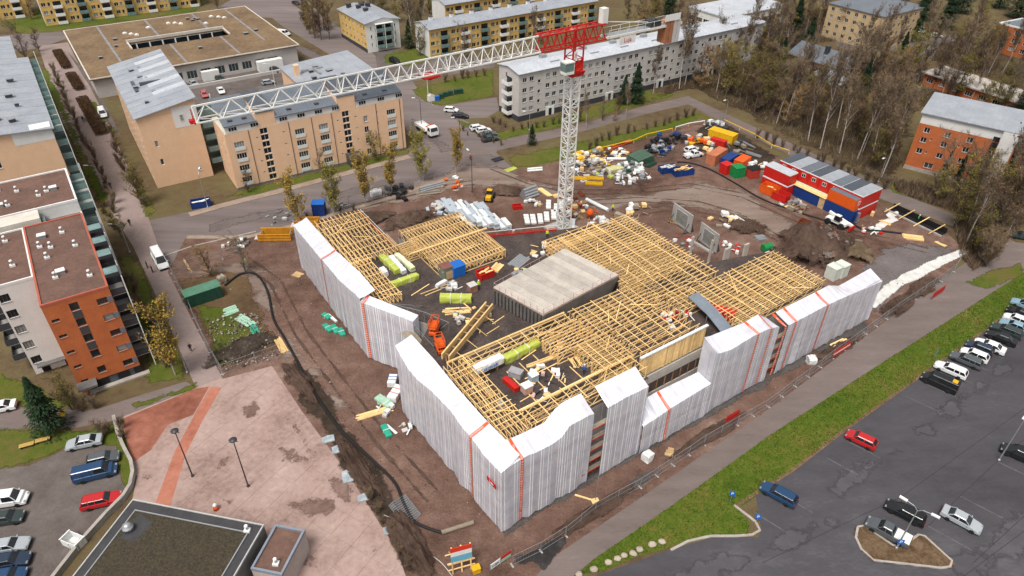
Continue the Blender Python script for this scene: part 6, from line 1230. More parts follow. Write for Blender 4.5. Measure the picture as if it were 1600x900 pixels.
# ---- site cabins
def cabin(label, p_, rz, l, w, h, wall, roof=m_metal2, win=(), z=0.0, name='site_cabin', band=True):
    t = thing(name, label, 'cabin', (p_[0], p_[1], z), rz, 'site cabins'); b = MB(); b.box(0,l,0,w,.08,h-.3); b.build('wall', wall, t)
    if band: b = MB(); b.box(-.03,l+.03,-.03,w+.03,h-.298,h-.06); b.build('fascia', white, t)
    else: b = MB(); b.box(0,l,0,w,h-.299,h-.06); b.build('fascia', wall, t)
    b = MB(); b.box(.03,l-.03,.03,w-.03,h-.059,h+.02); b.build('roof', roof, t)
    b = MB(); b.box(.1,.4,.1,w-.1,0,.08); b.box(l-.4,l-.1,.1,w-.1,0,.08); b.build('skid', dsteel, t)
    b = MB()
    for x in (.06,l-.06):
        for y in (.06,w-.06): b.box(x-.09,x+.09,y-.09,y+.09,.08,h-.3)
    b.build('corner_post', wall, t)
    for (sd, x, zz, ww, hh) in win:
        f = mk('window', wmesh(ww,hh,frame_w,None,'w',1)[0], t, (x, -.075, zz) if sd == 'f' else (l+.075, x, zz), 0 if sd == 'f' else pi/2); mk('pane', pane(ww,hh,'w',frame_w,1,0), f)
    return t
aC = R(-55); dC = Vector((cos(aC), sin(aC), 0)); nC = Vector((-sin(aC), cos(aC), 0)); c0 = Vector((61.4,147.0,0)); ord_ = ['first','second','third','fourth','fifth','sixth','seventh','eighth']
for k in range(8):
    for lv in range(2):
        p_ = c0+dC*k*2.66; cabin('%s red site cabin from the left in the %s tier of the long row' % (ord_[k], ('lower','upper')[lv]), p_, aC, 2.5, 6.9, 2.95, red, [m_metald, m_metal2, m_metal][k % 3] if lv else m_metald, [('f',1.3,1.3,1.0,.9)], lv*2.97)
for lv in range(2): cabin('%s of the two red cabins stacked in front of the row' % ('lower','upper')[lv], Vector((57.6,145.4,0)), aC, 6.8, 2.7, 2.75, red, m_metal3, [], lv*2.77)
q0 = Vector((63.2,140.6,0))+nC*.5
cabin('dark blue storage container under the timber deck, left one', q0, aC, 6.4, 2.4, 2.6, blue, m_metald, [], 0, 'storage_container', False); cabin('dark blue storage container under the orange cabin', q0+dC*7.9, aC, 6.9, 2.4, 2.6, blue, m_metald, [], 0, 'storage_container', False)
cabin('bright orange cabin on top of the dark blue container', q0+dC*8.1, aC, 6.5, 2.6, 2.6, orange, m_metal, [('r',1.3,1.2,.8,.9)], 2.63, 'orange_cabin', False)
t = thing('timber_deck', 'raised timber deck with railing and canopy in front of red cabins', 'deck', (q0.x, q0.y, 2.64), aC)
for i in range(13): b = MB(); b.box(-1.0, 8.0, -.2+i*.3, .07+i*.3, .0, .08); b.build('plank', wood, t)
for y in (3.5,):
    for i in range(6): b = MB(); x = -.8+i*1.7; b.bar((x,y,.1),(x,y,1.2), .09); b.build('post', wood, t)
    for z in (.6,1.15): b = MB(); b.bar((-.9,y,z),(7.8,y,z), .1,.12); b.build('rail', wood, t)
b = MB(); roof_slab(b, [(2.6,2.6,2.0),(5.4,2.6,2.0),(5.4,5.4,2.5),(2.6,5.4,2.5)], .1); b.build('canopy', ply, t)
for x in (2.7,5.3): b = MB(); b.bar((x,2.7,.08),(x,2.7,2.0), .1); b.build('canopy_post', wood, t)
t = thing('plywood_gate', 'plywood door panel between the two dark blue containers', 'door', q0+dC*6.45, aC); b = MB(); b.box(0,1.4,.02,.1,0,2.6); b.build('panel', ply, t); b = MB(); b.box(1.1,1.2,-.03,.018,1.0,1.25); b.build('handle', dsteel, t)
t = thing('steel_stairs', 'blue steel stair at the right end of the containers', 'stairs', q0+dC*15.2+nC*.3, aC)
for y in (0,1.0): b = MB(); b.bar((0,y,.1),(2.4,y,2.7) if 0 else (.2,y,2.6), .15,.25); b.bar((0,y,0),(0,y,2.7),.12); b.build('stringer', blue, t)
for i in range(6): b = MB(); b.box(0,.6,.05,.95,.3+i*.42,.34+i*.42); b.build('tread', steel, t)
# ---- machines
def wheel(t, x, y, r, w, rim=m_gwhite, n=16):
    o = mk('wheel', None, t, (x, y, r)); b = MB(); b.lathe([(r*.6,-w/2),(r*.93,-w/2),(r,-w*.3),(r,w*.3),(r*.93,w/2),(r*.6,w/2)], n); y_ = b.build('tyre', rubber, o); y_.rotation_euler = (pi/2,0,0)
    b = MB(); b.lathe([(r*.62,-w*.4),(r*.62,w*.4)], n); z_ = b.build('rim', rim, o); z_.rotation_euler = (pi/2,0,0)
t = thing('telehandler', 'white and red telehandler parked before the dark blue containers', 'loader', G(1306,352), R(-52))
for x in (-1.5,1.5):
    for y in (-1.0,1.0): wheel(t, x, y, .68, .45, red)
b = MB(); rbox(b, 4.6, 1.5, .8, .12, 0, .7); b.build('chassis', white, t); b = MB(); b.box(-.4,1.0,-.95,-.05,1.5,1.7); b.fr((-.5,1.0,-.95,0,1.7),(-.3,.7,-.9,-.05,2.6)); b.build('cab', glass, t); b = MB(); b.box(-.35,.75,-.92,-.03,2.6,2.7); b.build('cab_roof', white, t); b = MB(); b.bar((-2.4,.5,2.1),(3.2,.5,1.1), .45,.5); b.build('boom', white, t); b = MB(); b.box(3.2,3.5,-.9,1.0,.3,1.2); b.build('carriage', red, t)
for y in (-.4,.5): b = MB(); b.box(3.5,4.6,y-.07,y+.07,.3,.38); b.build('fork', dsteel, t)
t = thing('wheel_loader', 'small yellow wheel loader behind the white pack store', 'loader', G(765,312), R(80))
for x in (-1.0,1.0):
    for y in (-.8,.8): wheel(t, x, y, .55, .4, yellow)
b = MB(); rbox(b, 2.2, 1.2, .9, .1, 0, .6, -.7); b.build('engine', yellow, t); b = MB(); b.fr((-.5,.7,-.6,.6,1.5),(-.4,.5,-.55,.55,2.4)); b.build('cab', glass, t); b = MB(); b.box(-.45,.55,-.58,.58,2.4,2.5); b.build('cab_roof', yellow, t); b = MB(); b.bar((.8,-.5,1.0),(2.0,-.5,.5),.15); b.bar((.8,.5,1.0),(2.0,.5,.5),.15); b.build('arm', yellow, t); b = MB(); b.add([(2.0,-1,.1),(2.9,-1,.1),(2.1,-1,.9),(2.0,1,.1),(2.9,1,.1),(2.1,1,.9)], [(0,1,2),(5,4,3),(0,3,4,1),(0,2,5,3)]); b.build('bucket', dsteel, t)
t = thing('crane_truck', 'white flatbed truck with orange loading crane on the street', 'truck', G(668,208), ang((650,196),(686,221)))
for x in (-3.6,-2.4,2.9):
    for y in (-1.0,1.0): wheel(t, x, y, .5, .35)
b = MB(); b.box(-4.6,3.9,-.5,.5,.7,.95); b.build('chassis', dsteel, t); b = MB(); b.box(-4.8,1.0,-1.25,1.25,1.0,1.2); b.box(-4.8,1.0,-1.25,-1.17,1.2,1.7); b.box(-4.8,1.0,1.17,1.25,1.2,1.7); b.box(-4.8,-4.7,-1.17,1.17,1.2,1.7); b.build('flatbed', white, t)
b = MB(); rbox(b, 2.0, 2.4, 1.1, .12, 0, .7, 3.0); b.fr((2.0,4.0,-1.2,1.2,1.8),(2.05,3.6,-1.1,1.1,2.9)); b.build('cab', white, t); b = MB(); b.add([(4.02,-1.05,1.85),(4.02,1.05,1.85),(3.66,1.0,2.75),(3.66,-1.0,2.75)],[(0,1,2,3)]); b.add([(2.4,-1.21,1.85),(3.7,-1.21,1.85),(3.4,-1.14,2.7),(2.4,-1.14,2.7)],[(0,1,2,3)]); b.build('windscreen', glass, t)
b = MB(); b.box(1.2,1.9,-.6,.6,.95,2.2); b.bar((1.55,0,2.2),(1.55,1.2,3.0),.3); b.bar((1.55,1.2,3.0),(1.55,-1.2,2.6),.25); b.build('loading_crane', orange, t)
# ---- long black hose, yellow lines, cables
def snake(name, label, cat, pts, r, m, z=.1, sub=6):
    ps = [G(*p) for p in pts]; out = []
    for i in range(len(ps)-1):
        a, b_, c, d = ps[max(i-1,0)], ps[i], ps[i+1], ps[min(i+2,len(ps)-1)]
        for k in range(sub):
            u = k/sub; out.append(.5*((2*b_)+(c-a)*u+(2*a-5*b_+4*c-d)*u*u+(3*b_-a-3*c+d)*u**3)+Vector((0,0,z)))
    out.append(ps[-1]+Vector((0,0,z))); o0 = out[0].copy(); o0.z = 0
    b = MB(); b.path([q-o0 for q in out], r, 7); return tag(b.build(name, m, None, o0), label, cat)
snake('drain_hose', 'long black drain hose winding down the left side of the mud', 'hose', [(352,447),(375,430),(396,428),(410,440),(420,462),(428,500),(445,530),(470,575),(495,620),(530,670),(560,700),(590,728),(618,757),(632,790),(650,818),(690,834)], .2, black, .2)
snake('drain_hose', 'black hose running past the timber skip to the cabins', 'hose', [(1058,254),(1080,256),(1110,266),(1150,288),(1190,312),(1240,330),(1290,346)], .18, black, .18); snake('drain_hose', 'black hose on the track right of the containers', 'hose', [(1330,350),(1350,360),(1375,362),(1410,366)], .2, black, .2)
patch('geotextile', [(1364,362),(1372,351),(1384,344),(1392,342),(1385,336),(1390,331),(1402,331),(1403,336),(1396,338),(1402,344),(1388,349),(1378,356),(1370,364)], .06, MC['geotextile'], .3, jit=.25); snake('cable', 'thin pale cable along the edge of the plaza', 'cable', [(600,805),(640,825),(665,860),(690,880),(710,905)], .05, m_gwhite, .06)
def edge_pipe(label, pts, m, r=.13, z=1.0):
    t = thing('pipe_run', label, 'pipe', G(*pts[0])); o = G(*pts[0]); P_ = [G(*p)-o+Vector((0,0,z)) for p in pts]; b = MB(); b.path(P_, r, 6); b.build('pipe', m, t)
    for p_ in P_: b = MB(); b.bar((p_.x,p_.y,0),(p_.x,p_.y,z), .1); b.build('post', wood, t)
edge_pipe('yellow hose on posts along the bank above the storage yard', [(905,246),(940,236),(990,224),(1010,215),(1050,206)], yellow); edge_pipe('yellow and white hose on posts below the wood', [(1132,193),(1155,204),(1180,216),(1205,232),(1232,241)], yellow); edge_pipe('white pipe on posts behind the blue tarps', [(1055,204),(1075,198),(1100,194)], plastic_w)
# excavation with shoring at the right edge of the site
t = thing('shored_trench', 'narrow open trench with black sheeting and timber struts by the right path', 'trench', G(1395,325), ang((1395,325),(1478,365)))
L = (G(1478,365)-G(1395,325)).length; b = MB(); b.box(0,L,-.1,.0,.0,1.2); b.build('shoring_wall', black, t); b = MB(); b.box(0,L,-1.9,-.12,.01,.04); b.build('trench_floor', black, t); b = MB(); b.box(-.3,L+.3,-2.3,-1.95,0,.3); b.build('kerb_board', m_kerb, t)
for i in range(4): b = MB(); x = 1+i*L*.28; b.bar((x,.3,1.6),(x-.6,-3.6,.2), .16); b.build('strut', wood, t)
# slabs of wet pale stone and steel mesh by the plaza
for lab, q, s_ in (('wet pale stone slab, topmost in the row beside the plaza', (513,687), 1.3), ('second wet pale slab beside the plaza', (530,702), 1.5), ('largest wet pale slab beside the plaza', (553,742), 2.4), ('narrow wet slab below the largest slab', (569,778), 1.2), ('wet slab at the end beside the steel mesh', (610,828), 1.3)):
    t = thing('stone_slab', lab, 'slab', G(*q), R(25)); b = MB(); b.prism([(-s_*.7,-s_*.4),(s_*.6,-s_*.5),(s_*.7,s_*.35),(s_*.1,s_*.5),(-s_*.6,s_*.4)], .0, .22); b.build('slab', mat('wet_slab', (.42,.47,.50), .25, .2, .8, (.22,.25,.28)), t); b = MB(); b.box(-s_*.5,s_*.5,-.1,.1,-.002,.001); b.build('bedding', dconc, t)
t = thing('fence_panel_pile', 'pile of grey steel mesh fence panels lying beside the black hose', 'fence panels', G(630,800), ang((605,770),(650,830)))
for k in range(5):
    b = MB(); z = .1+k*.07; y = -1.0+k*.12
    for yy in (y, y+2): b.bar((-1.9,yy,z),(1.9,yy,z), .05)
    for i in range(12): x = -1.9+i*3.8/11; b.bar((x,y,z),(x,y+2,z), .025)
    b.build('panel', steel, t)
# ================================================================ VEHICLES
CARK = {   # length, width, height, cowl, windscreen top, roof rear, tail base (fractions), belt, boot height
 'sedan': (4.65,1.82,1.45,.27,.42,.70,.86,.92,.98), 'wagon': (4.75,1.82,1.48,.26,.40,.90,.985,.92,.95), 'hatch': (4.15,1.76,1.48,.24,.38,.86,.98,.92,.95),
 'suv': (4.6,1.88,1.68,.25,.38,.90,.985,1.05,1.08), 'van': (5.2,1.95,2.0,.17,.28,.97,.995,1.12,1.15), 'minibus': (5.9,2.0,2.6,.13,.22,.975,.995,1.25,1.3), 'pickup': (5.2,1.85,1.72,.26,.37,.56,.62,1.05,1.0)}
CARM = {}
def car_meshes(kind):
    if kind in CARM: return CARM[kind]
    L, W, H, fc, fw, fr_, ft, zb, zt_ = CARK[kind]; w = W/2; d = {}
    X = lambda f: L/2 - f*L
    st = [(0,.55,.60,.86),(.02,.66,.68,.94),(.08,.74,.76,.99),(fc*.6,zb-.10,zb-.07,1),(fc,zb,zb+.02,1),(.45,zb,zb+.02,1),(ft-.05,zb,zb+.02,1),(min(ft+.01,.985),zt_-.03,zt_,1),(.985,zt_-.06,zt_-.03,.97),(1,zb-.22,zb-.2,.93)]
    st = sorted({round(s[0],3): s for s in st}.values())
    b = MB(); rings = []
    for f, z1, z2, k in st: rings.append([(X(f),-w*.88*k,.24),(X(f),-w*k,.42),(X(f),-w*.985*k,z1),(X(f),-w*.80*k,z2),(X(f),w*.80*k,z2),(X(f),w*.985*k,z1),(X(f),w*k,.42),(X(f),w*.88*k,.24)])
    v = [p for r in rings for p in r]; n = 8
    b.add(v, [(i*n+j,(i+1)*n+j,(i+1)*n+j+1,i*n+j+1) for i in range(len(st)-1) for j in range(7)] + [(i*n+7,(i+1)*n+7,(i+1)*n,i*n) for i in range(len(st)-1)] + [tuple(range(n)), tuple((len(st)-1)*n+j for j in range(n))[::-1]], 0, False)
    if kind == 'pickup': b.box(-L/2+.1,X(.62),-w+.08,w-.08,zb-.05,zb+.02)
    d['body'] = b.mesh('body', [white])
    # glasshouse
    b = MB(); b.fr((X(ft)+.02,X(fc)-.02,-w*.86,w*.86,zb-.01),(X(fr_),X(fw),-w*.70,w*.70,H-.07)); d['glass'] = b.mesh('window_glass', [glass])
    b = MB(); b.fr((X(fr_)-.06,X(fw)+.05,-w*.73,w*.73,H-.075),(X(fr_),X(fw)-.08,-w*.62,w*.62,H)); wb, wt = w*.872, w*.712
    for sy in (-1,1):
        b.bar((X(fc)-.02,sy*wb,zb),(X(fw),sy*wt,H-.05), .07,.07); b.bar((X(ft)+.03,sy*wb,zb),(X(fr_),sy*wt,H-.05), .12 if kind in ('wagon','suv','hatch') else .1,.09)
        for q in ((.5,) if kind in ('sedan','hatch','pickup') else (.48,.70)):
            xm = X(fc+(ft-fc)*q); b.bar((xm,sy*wb,zb),(xm,sy*wt,H-.05), .09,.05)
        if kind in ('wagon','suv'): b.bar((X(fw)-.2,sy*w*.66,H+.03),(X(fr_)+.1,sy*w*.66,H+.03), .05)
    if kind in ('van','minibus'):
        for sy in (-1,1): b.add([(X(.98),sy*w*.86,zb),(X(.48),sy*w*.86,zb),(X(.48),sy*w*.725,H-.06),(X(.97),sy*w*.725,H-.06)], [(0,1,2,3) if sy < 0 else (3,2,1,0)])
    d['roof'] = b.mesh('roof', [white])
    r = .33 if kind in ('sedan','hatch','wagon') else .37
    b = MB(); b.lathe([(r*.6,-.1),(r*.93,-.11),(r,-.07),(r,.07),(r*.93,.11),(r*.6,.1)], 14); d['tyre'] = b.mesh('tyre', [rubber]); b = MB(); b.lathe([(r*.62,-.09),(r*.5,-.10),(r*.5,.10),(r*.62,.09)], 14); d['rim'] = b.mesh('rim', [steel]); d['r'] = r
    b = MB(); b.fr((L/2-.28,L/2-.03,-.19,.19,.60),(L/2-.33,L/2-.08,-.17,.17,.72)); d['headlight'] = b.mesh('headlight', [glass2]); b = MB(); b.box(-L/2-.02,-L/2+.1,-.16,.16,zb-.34,zb-.12); d['taillight'] = b.mesh('taillight', [mat('tail_red', (.30,.01,.01), .3, .1, 1)])
    b = MB(); b.box(-.06,.06,-.11,.11,0,.12); d['mirror'] = b.mesh('mirror', [white]); b = MB(); b.box(L/2-.06,L/2+.03,-w*.8,w*.8,.26,.46); b.box(-L/2-.03,-L/2+.06,-w*.8,w*.8,.26,.46); d['bumper'] = b.mesh('bumper', [black])
    b = MB(); b.box(-L*.36,L*.36,-w*.7,w*.7,.16,.25); d['under'] = b.mesh('underbody', [black])
    CARM[kind] = d; return d
PAINT = {}
def paint(c, metal=.0):
    if c not in PAINT: PAINT[c] = mat('car_paint_%d' % len(PAINT), c, .22, .03, .6, metal=metal, spec=.6, fine=.01)
    return PAINT[c]
CW, CB, CDB, CS, CR, CDG, CBL, CGR, CLB, CPK, CDR = (.70,.71,.72), (.012,.013,.015), (.018,.032,.06), (.34,.37,.40), (.42,.016,.018), (.03,.045,.045), (.015,.05,.12), (.08,.09,.10), (.20,.32,.40), (.42,.10,.10), (.16,.012,.014)
def car(label, q, kind, col, rz, z=0.0, name='parked_car', group=None, cat='car', small=False):
    p_ = G(*q, z+.7); m = car_meshes(kind); L, W, H = CARK[kind][:3]; t = thing(name, label, cat, (p_.x, p_.y, z+.012), rz, group); pm = paint(col)
    for k, nm in (('body','body'),('roof','roof')): o = mk(nm, m[k], t); recolor(o, pm)
    mk('window_glass', m['glass'], t)
    if small: mk('wheelbase', m['under'], t)
    r = m['r']
    for x in (L*.31,-L*.29):
        for sy in (-1,1):
            wo = mk('wheel', None, t, (x, sy*(W/2-.1), r)); wo.rotation_euler = (pi/2,0,0); mk('tyre', m['tyre'], wo); mk('rim', m['rim'], wo)
    for sy in (-1,1):
        mk('headlight', m['headlight'], t, (0, sy*W*.34, 0)); mk('taillight', m['taillight'], t, (0, sy*W*.36, 0)); o = mk('mirror', m['mirror'], t, (L/2-CARK[kind][3]*L-.25, sy*(W/2+.08), CARK[kind][7]+.02)); recolor(o, pm)
    mk('bumper', m['bumper'], t); return t
aR = R(138)                                              # nose towards the verge
for lab, q, kd, c, a in [
 ('black van with yellow panel on its tail, first of the row on the verge', (1468,597), 'van', CB, aR), ('white estate car right beside the black van', (1486,577), 'wagon', CW, aR), ('black estate car third in the row along the verge', (1510,562), 'wagon', CGR, aR),
 ('white hatchback in front of a dark blue car in the row', (1523,554), 'hatch', CW, aR), ('dark blue hatchback between two white cars', (1531,543), 'hatch', CDB, aR), ('white car behind the dark blue hatchback in the row', (1547,540), 'sedan', CW, aR), ('black saloon in the upper part of the row', (1565,527), 'sedan', CB, aR),
 ('dark green car above the black saloon in the row', (1573,516), 'wagon', CDG, aR), ('blue grey car near the top of the row', (1586,509), 'sedan', CLB, aR), ('white car near the top of the row at the right edge', (1589,499), 'hatch', CW, aR), ('dark car at the right edge above the white one', (1596,489), 'sedan', CB, aR), ('pale blue car topmost at the right edge', (1603,476), 'sedan', CLB, aR),
 ('bright red car driving alone across the right car park', (1346,686), 'hatch', CR, R(141)), ('dark blue car parked at the foot of the grass tip', (1217,771), 'wagon', CBL, R(141)), ('black estate car with roof rails under the double street lamp', (1415,800), 'wagon', CB, R(141)),
 ('silver saloon parked alone in the lower right', (1503,811), 'sedan', CS, R(-42)), ('dark car at the right edge by the lamp post', (1594,709), 'suv', CB, R(141)), ('dark car beyond the path at the right edge', (1598,368), 'sedan', CDG, R(160)),
 ('silver saloon at the top of the lower left car park', (131,690), 'sedan', CS, R(198)), ('dark grey car beside the dark blue van', (160,716), 'hatch', CGR, R(20)), ('red estate car in the lower left car park', (158,781), 'wagon', CR, R(18)),
 ('dark green car at the left edge below the white van', (8,809), 'hatch', CDG, R(12)), ('silver car at the left edge, lower left car park', (12,852), 'sedan', CS, R(12)), ('dark blue estate car at the left edge', (12,876), 'wagon', CDB, R(12)), ('blue car in the bottom left corner', (10,900), 'hatch', CBL, R(12)), ('pale car cut by the left edge beside the lawn', (-3,636), 'sedan', CW, R(200))]:
    t = car(lab, q, kd, c, a)
    if 'yellow panel' in lab: b = MB(); b.box(-2.2,-1.5,-.45,.45,1.99,2.03); b.build('roof_plate', yellow, t)
car('dark blue van between the grey car and the red estate', (149,738), 'van', CBL, R(20), cat='van', name='parked_van'); car('white van at the left edge of the car park', (8,781), 'van', CW, R(12), cat='van', name='parked_van'); car('white minibus stopped on the promenade beside two people', (250,407), 'minibus', CW, ang((242,393),(257,420)), cat='van', name='minibus'); car('white van parked behind the dark hedge on the promenade', (160,177), 'van', CW, R(-58), cat='van', name='parked_van')
t = car('dark grey pickup with white load cover on the planted island', (1388,830), 'pickup', CGR, R(140), name='pickup', cat='pickup'); b = MB(); b.box(-2.5,-.75,-.85,.85,1.12,1.2); b.build('load_cover', plastic_w, t)
for lab, q, kd, c, a in [
 ('white hatchback by the street below the recycling bins', (705,171), 'hatch', CW, R(-8)), ('black car beside the white hatchback below the bins', (719,180), 'sedan', CB, R(-8)), ('white car, upper of two in the bays by the pale block', (746,199), 'hatch', CW, R(22)), ('white car, lower of two in the bays by the pale block', (756,203), 'hatch', CW, R(22)), ('dark car below the white pair in the bays', (763,209), 'sedan', CGR, R(22)), ('dark green car last in the bays by the pale block', (766,216), 'sedan', CDG, R(22)),
 ('black car beside the yellow three storey block', (617,95), 'suv', CB, R(-45)), ('white car turning at the crossing beside the mossy roof', (443,52), 'van', CW, R(-20)), ('silver car in the walled car park behind the gable block', (302,130), 'sedan', CS, R(-45)), ('dark green car in the walled car park by the shopping centre', (342,122), 'wagon', CDG, R(-40)), ('faded pink car in the walled car park', (319,147), 'hatch', CPK, R(-60)), ('white car in the walled car park', (345,141), 'sedan', CW, R(-60)),
 ('dark car in the walled car park near the peach wing', (429,108), 'sedan', CB, R(-38)), ('white car parked against the peach wing', (460,120), 'hatch', CW, R(-20)), ('silver car near the lamp in the walled car park', (419,128), 'hatch', CS, R(30)), ('pale car in front of the beige block', (1334,52), 'sedan', CW, R(-20)), ('white van, left of the far pair beyond the wood', (1438,48), 'van', CW, R(-15)), ('dark red car in the far car park beyond the wood', (1455,46), 'sedan', CDR, R(-15)), ('white car right of the dark red car beyond the wood', (1463,55), 'sedan', CW, R(-15)),
 ('white car, upper one of the pair on the mud', (1081,233), 'hatch', CW, R(28)), ('white pickup, lower one of the pair on the mud', (1084,241), 'pickup', CW, R(24)), ('dark car on the street at the top edge', (462,4), 'sedan', CB, R(-50))]: car(lab, q, kd, c, a)
# ================================================================ PEOPLE
def person_mesh(walk):
    me = bpy.data.meshes.new('p'); s = .32 if walk else .10
    V_ = [(0,0,.95),(0,0,1.15),(.01,0,1.38),(.01,0,1.52),(.03,0,1.66),(.03,0,1.76),(s*.45,.1,.52),(s*.5-.12*(s>.2),.1,.10),(s*.5+.14-.1*(s>.2),.1,.05),(-s*.35,-.1,.52),(-s*.75,-.1,.12),(-s*.75+.14,-.1,.05),(0,.19,1.42),(-s*.35,.25,1.13),(-s*.2+.08,.25,.88),(0,-.19,1.42),(s*.3,-.25,1.13),(s*.5+.06,-.25,.90),(0,.09,.9),(0,-.09,.9)]
    E_ = [(0,1),(1,2),(2,3),(3,4),(4,5),(0,18),(18,6),(6,7),(7,8),(0,19),(19,9),(9,10),(10,11),(2,12),(12,13),(13,14),(2,15),(15,16),(16,17)]
    rad = [.15,.145,.16,.06,.105,.07,.075,.05,.045,.075,.05,.045,.07,.055,.04,.07,.055,.04,.095,.095]
    me.from_pydata(V_, E_, []); o = bpy.data.objects.new('p', me); C.objects.link(o); md = o.modifiers.new('s', 'SKIN')
    for sv, r in zip(me.skin_vertices[0].data, rad): sv.radius = (r, r)
    me.skin_vertices[0].data[0].use_root = True; md2 = o.modifiers.new('u', 'SUBSURF'); md2.levels = 1; md2.render_levels = 1
    r = bpy.data.meshes.new_from_object(o.evaluated_get(bpy.context.evaluated_depsgraph_get())); bpy.data.objects.remove(o); r.materials.clear()
    for m_ in (black, frame_d, mat('skin', (.45,.27,.2), .7, .05, 2), mat('hair', (.06,.04,.03), .8, .1, 4)): r.materials.append(m_)
    for p_ in r.polygons:
        z = p_.center.z; y = abs(p_.center.y); p_.use_smooth = True
        p_.material_index = 3 if z > 1.69 or (z > 1.6 and p_.center.x < 0) else 2 if z > 1.5 else 0 if (z < .95 and y < .2) else 2 if (z < .92 and y >= .2) else 1
    return r
PM = [person_mesh(False), person_mesh(True)]
hiv = mat('hi_vis', (.55,.75,.03), .6, .05, 2); navy = mat('navy_cloth', (.02,.025,.04), .9, .1, 3); pale_c = mat('pale_cloth', (.45,.43,.42), .9, .1, 3); gr_c = mat('green_cloth', (.05,.45,.10), .7, .1, 2)
def person(label, q, rz, top, legs, walk=1, z=0.0, helmet=None):
    p_ = G(*q, z); o = mk('person', PM[walk], None, (p_.x, p_.y, z+.02), rz); tag(o, label, 'person'); recolor(o, legs, 0); recolor(o, top, 1)
    if helmet: b = MB(); b.lathe([(.125,1.68),(.13,1.72),(.11,1.80),(.05,1.84)], 12, (.03,0)); b.box(.03,.19,-.08,.08,1.68,1.70); b.build('helmet', helmet, o)
for a in [('person in black walking up the promenade, left of a pair', (131,191), 2.2, black, navy, 1), ('person in pale coat walking up the promenade, right of a pair', (134,190), 2.2, pale_c, navy, 1), ('left one of two dark dressed people walking on the promenade', (165,293), 2.1, black, navy, 1), ('right one of two dark dressed people walking on the promenade', (174,295), 2.1, navy, black, 1), ('lone person in dark clothes at the promenade corner', (204,353), -1.0, black, black, 1), ('person in black standing left of the white minibus', (231,419), .5, black, black, 0), ('person in dark coat beside the minibus door', (239,426), .6, navy, black, 0), ('lone person in black walking down the promenade', (299,549), -1.1, black, black, 1)]: person(*a)
person('worker in yellow vest standing on the timber deck', (1269,288), -1.0, hiv, navy, 0, 2.73, yellow); person('worker in yellow vest on the deck beside the concrete core', (748,452), -1.2, hiv, navy, 0, D, white); person('worker in yellow vest at the fenced plot corner', (385,416), -.8, hiv, pale_c, 0, 0, white); person('worker in green jacket at the shored trench', (1433,347), -1.0, gr_c, navy, 0, 0, white); person('worker in yellow vest right of the fallen white pipe', (957,330), -2, hiv, navy, 0, 0, yellow); person('worker in yellow vest near the crane foot', (855,372), -1.4, hiv, navy, 0, D, yellow); person('worker in blue kneeling over the boards on near wing', (912,585), 1.0, lblue, navy, 1, D, white); person('worker in orange vest at the site gate by the street', (735,250), -1.4, orange, navy, 0, 0, white)
# ================================================================ LAMPS, SIGNS, BARRIERS
def lamp(label, q, h, kind, rz=0.0, m=None):
    m = m or dsteel; t = thing('street_lamp', label, 'lamp post', G(*q), rz); b = MB(); b.tube((0,0,0),(0,0,h), .1, .06, 8); b.build('pole', m, t); b = MB(); b.lathe([(.2,0),(.2,.25),(.12,.4)], 10); b.build('base', m, t)
    if kind == 'disc': b = MB(); b.lathe([(.1,h),(.5,h+.12),(.5,h+.2),(.1,h+.35)], 12); b.build('lamp_head', m, t); b = MB(); b.bar((-.6,0,h),(.6,0,h),.08); b.build('arm', m, t)
    else:
        for a in ((0, pi) if kind == 'double' else (0,)):
            d_ = Vector((cos(a), sin(a), 0)); b = MB(); b.path([Vector((0,0,h)), d_*.5+Vector((0,0,h+.5)), d_*1.4+Vector((0,0,h+.65))], .05, 6); b.build('arm', m, t); b = MB(); b.bar(d_*1.3+Vector((0,0,h+.65)), d_*2.2+Vector((0,0,h+.72)), .34, .14); b.build('lamp_head', white, t)
    return t
lamp('black disc lamp post on the plaza, left one', (301,744), 8.6, 'disc', R(-10)); lamp('black disc lamp post on the plaza, right one', (388,760), 8.8, 'disc', R(-10)); lamp('grey double headed lamp post on the planted island', (1400,857), 7.4, 'double', R(-42), steel); lamp('grey lamp post at the right edge of the car park', (1560,720), 9.0, 'double', R(40), steel)
lamp('tall dark lamp post at the site gate', (738,300), 9, 'single', R(120)); lamp('dark lamp post on the street beside the crane truck', (659,200), 8, 'single', R(210)); lamp('thin dark post by the street junction', (719,226), 7, 'single', R(210)); lamp('white lamp post on the lawn by the bins', (669,152), 8, 'single', R(200), white); lamp('white lamp post in the walled car park', (432,144), 8, 'single', R(200), white); lamp('lamp post on the lawn behind the crane', (827,204), 5, 'single', R(200), steel); lamp('lamp post on the path in the wood', (1132,188), 5.5, 'single', R(220), steel); lamp('lamp post by the path behind the site cabins', (1372,285), 6, 'single', R(220), steel); lamp('lamp post on the promenade beside the birch', (293,583), 6, 'single', R(190), steel); lamp('lamp post on the promenade near the white terrace', (203,395), 6, 'single', R(190), steel); lamp('lamp post of the promenade opposite the gable block', (163,300), 6, 'single', R(190), steel); lamp('lamp post at the gable block corner by the street', (325,325), 8, 'single', R(100), steel)
def signpost(label, q, h, w, hh, mp, rz, txt=None, ms=None, tm=white, sz=.3):
    t = thing('sign', label, 'sign', G(*q), rz); b = MB(); b.tube((0,0,0),(0,0,h), .04,.04,6); b.build('post', steel, t); b = MB(); b.box(-w/2,w/2,-.06,-.045,h-hh,h); b.build('plate', mp, t)
    if txt: lettering(txt, sz, tm, t, (0,-.07,h-hh/2), (pi/2,0,0))
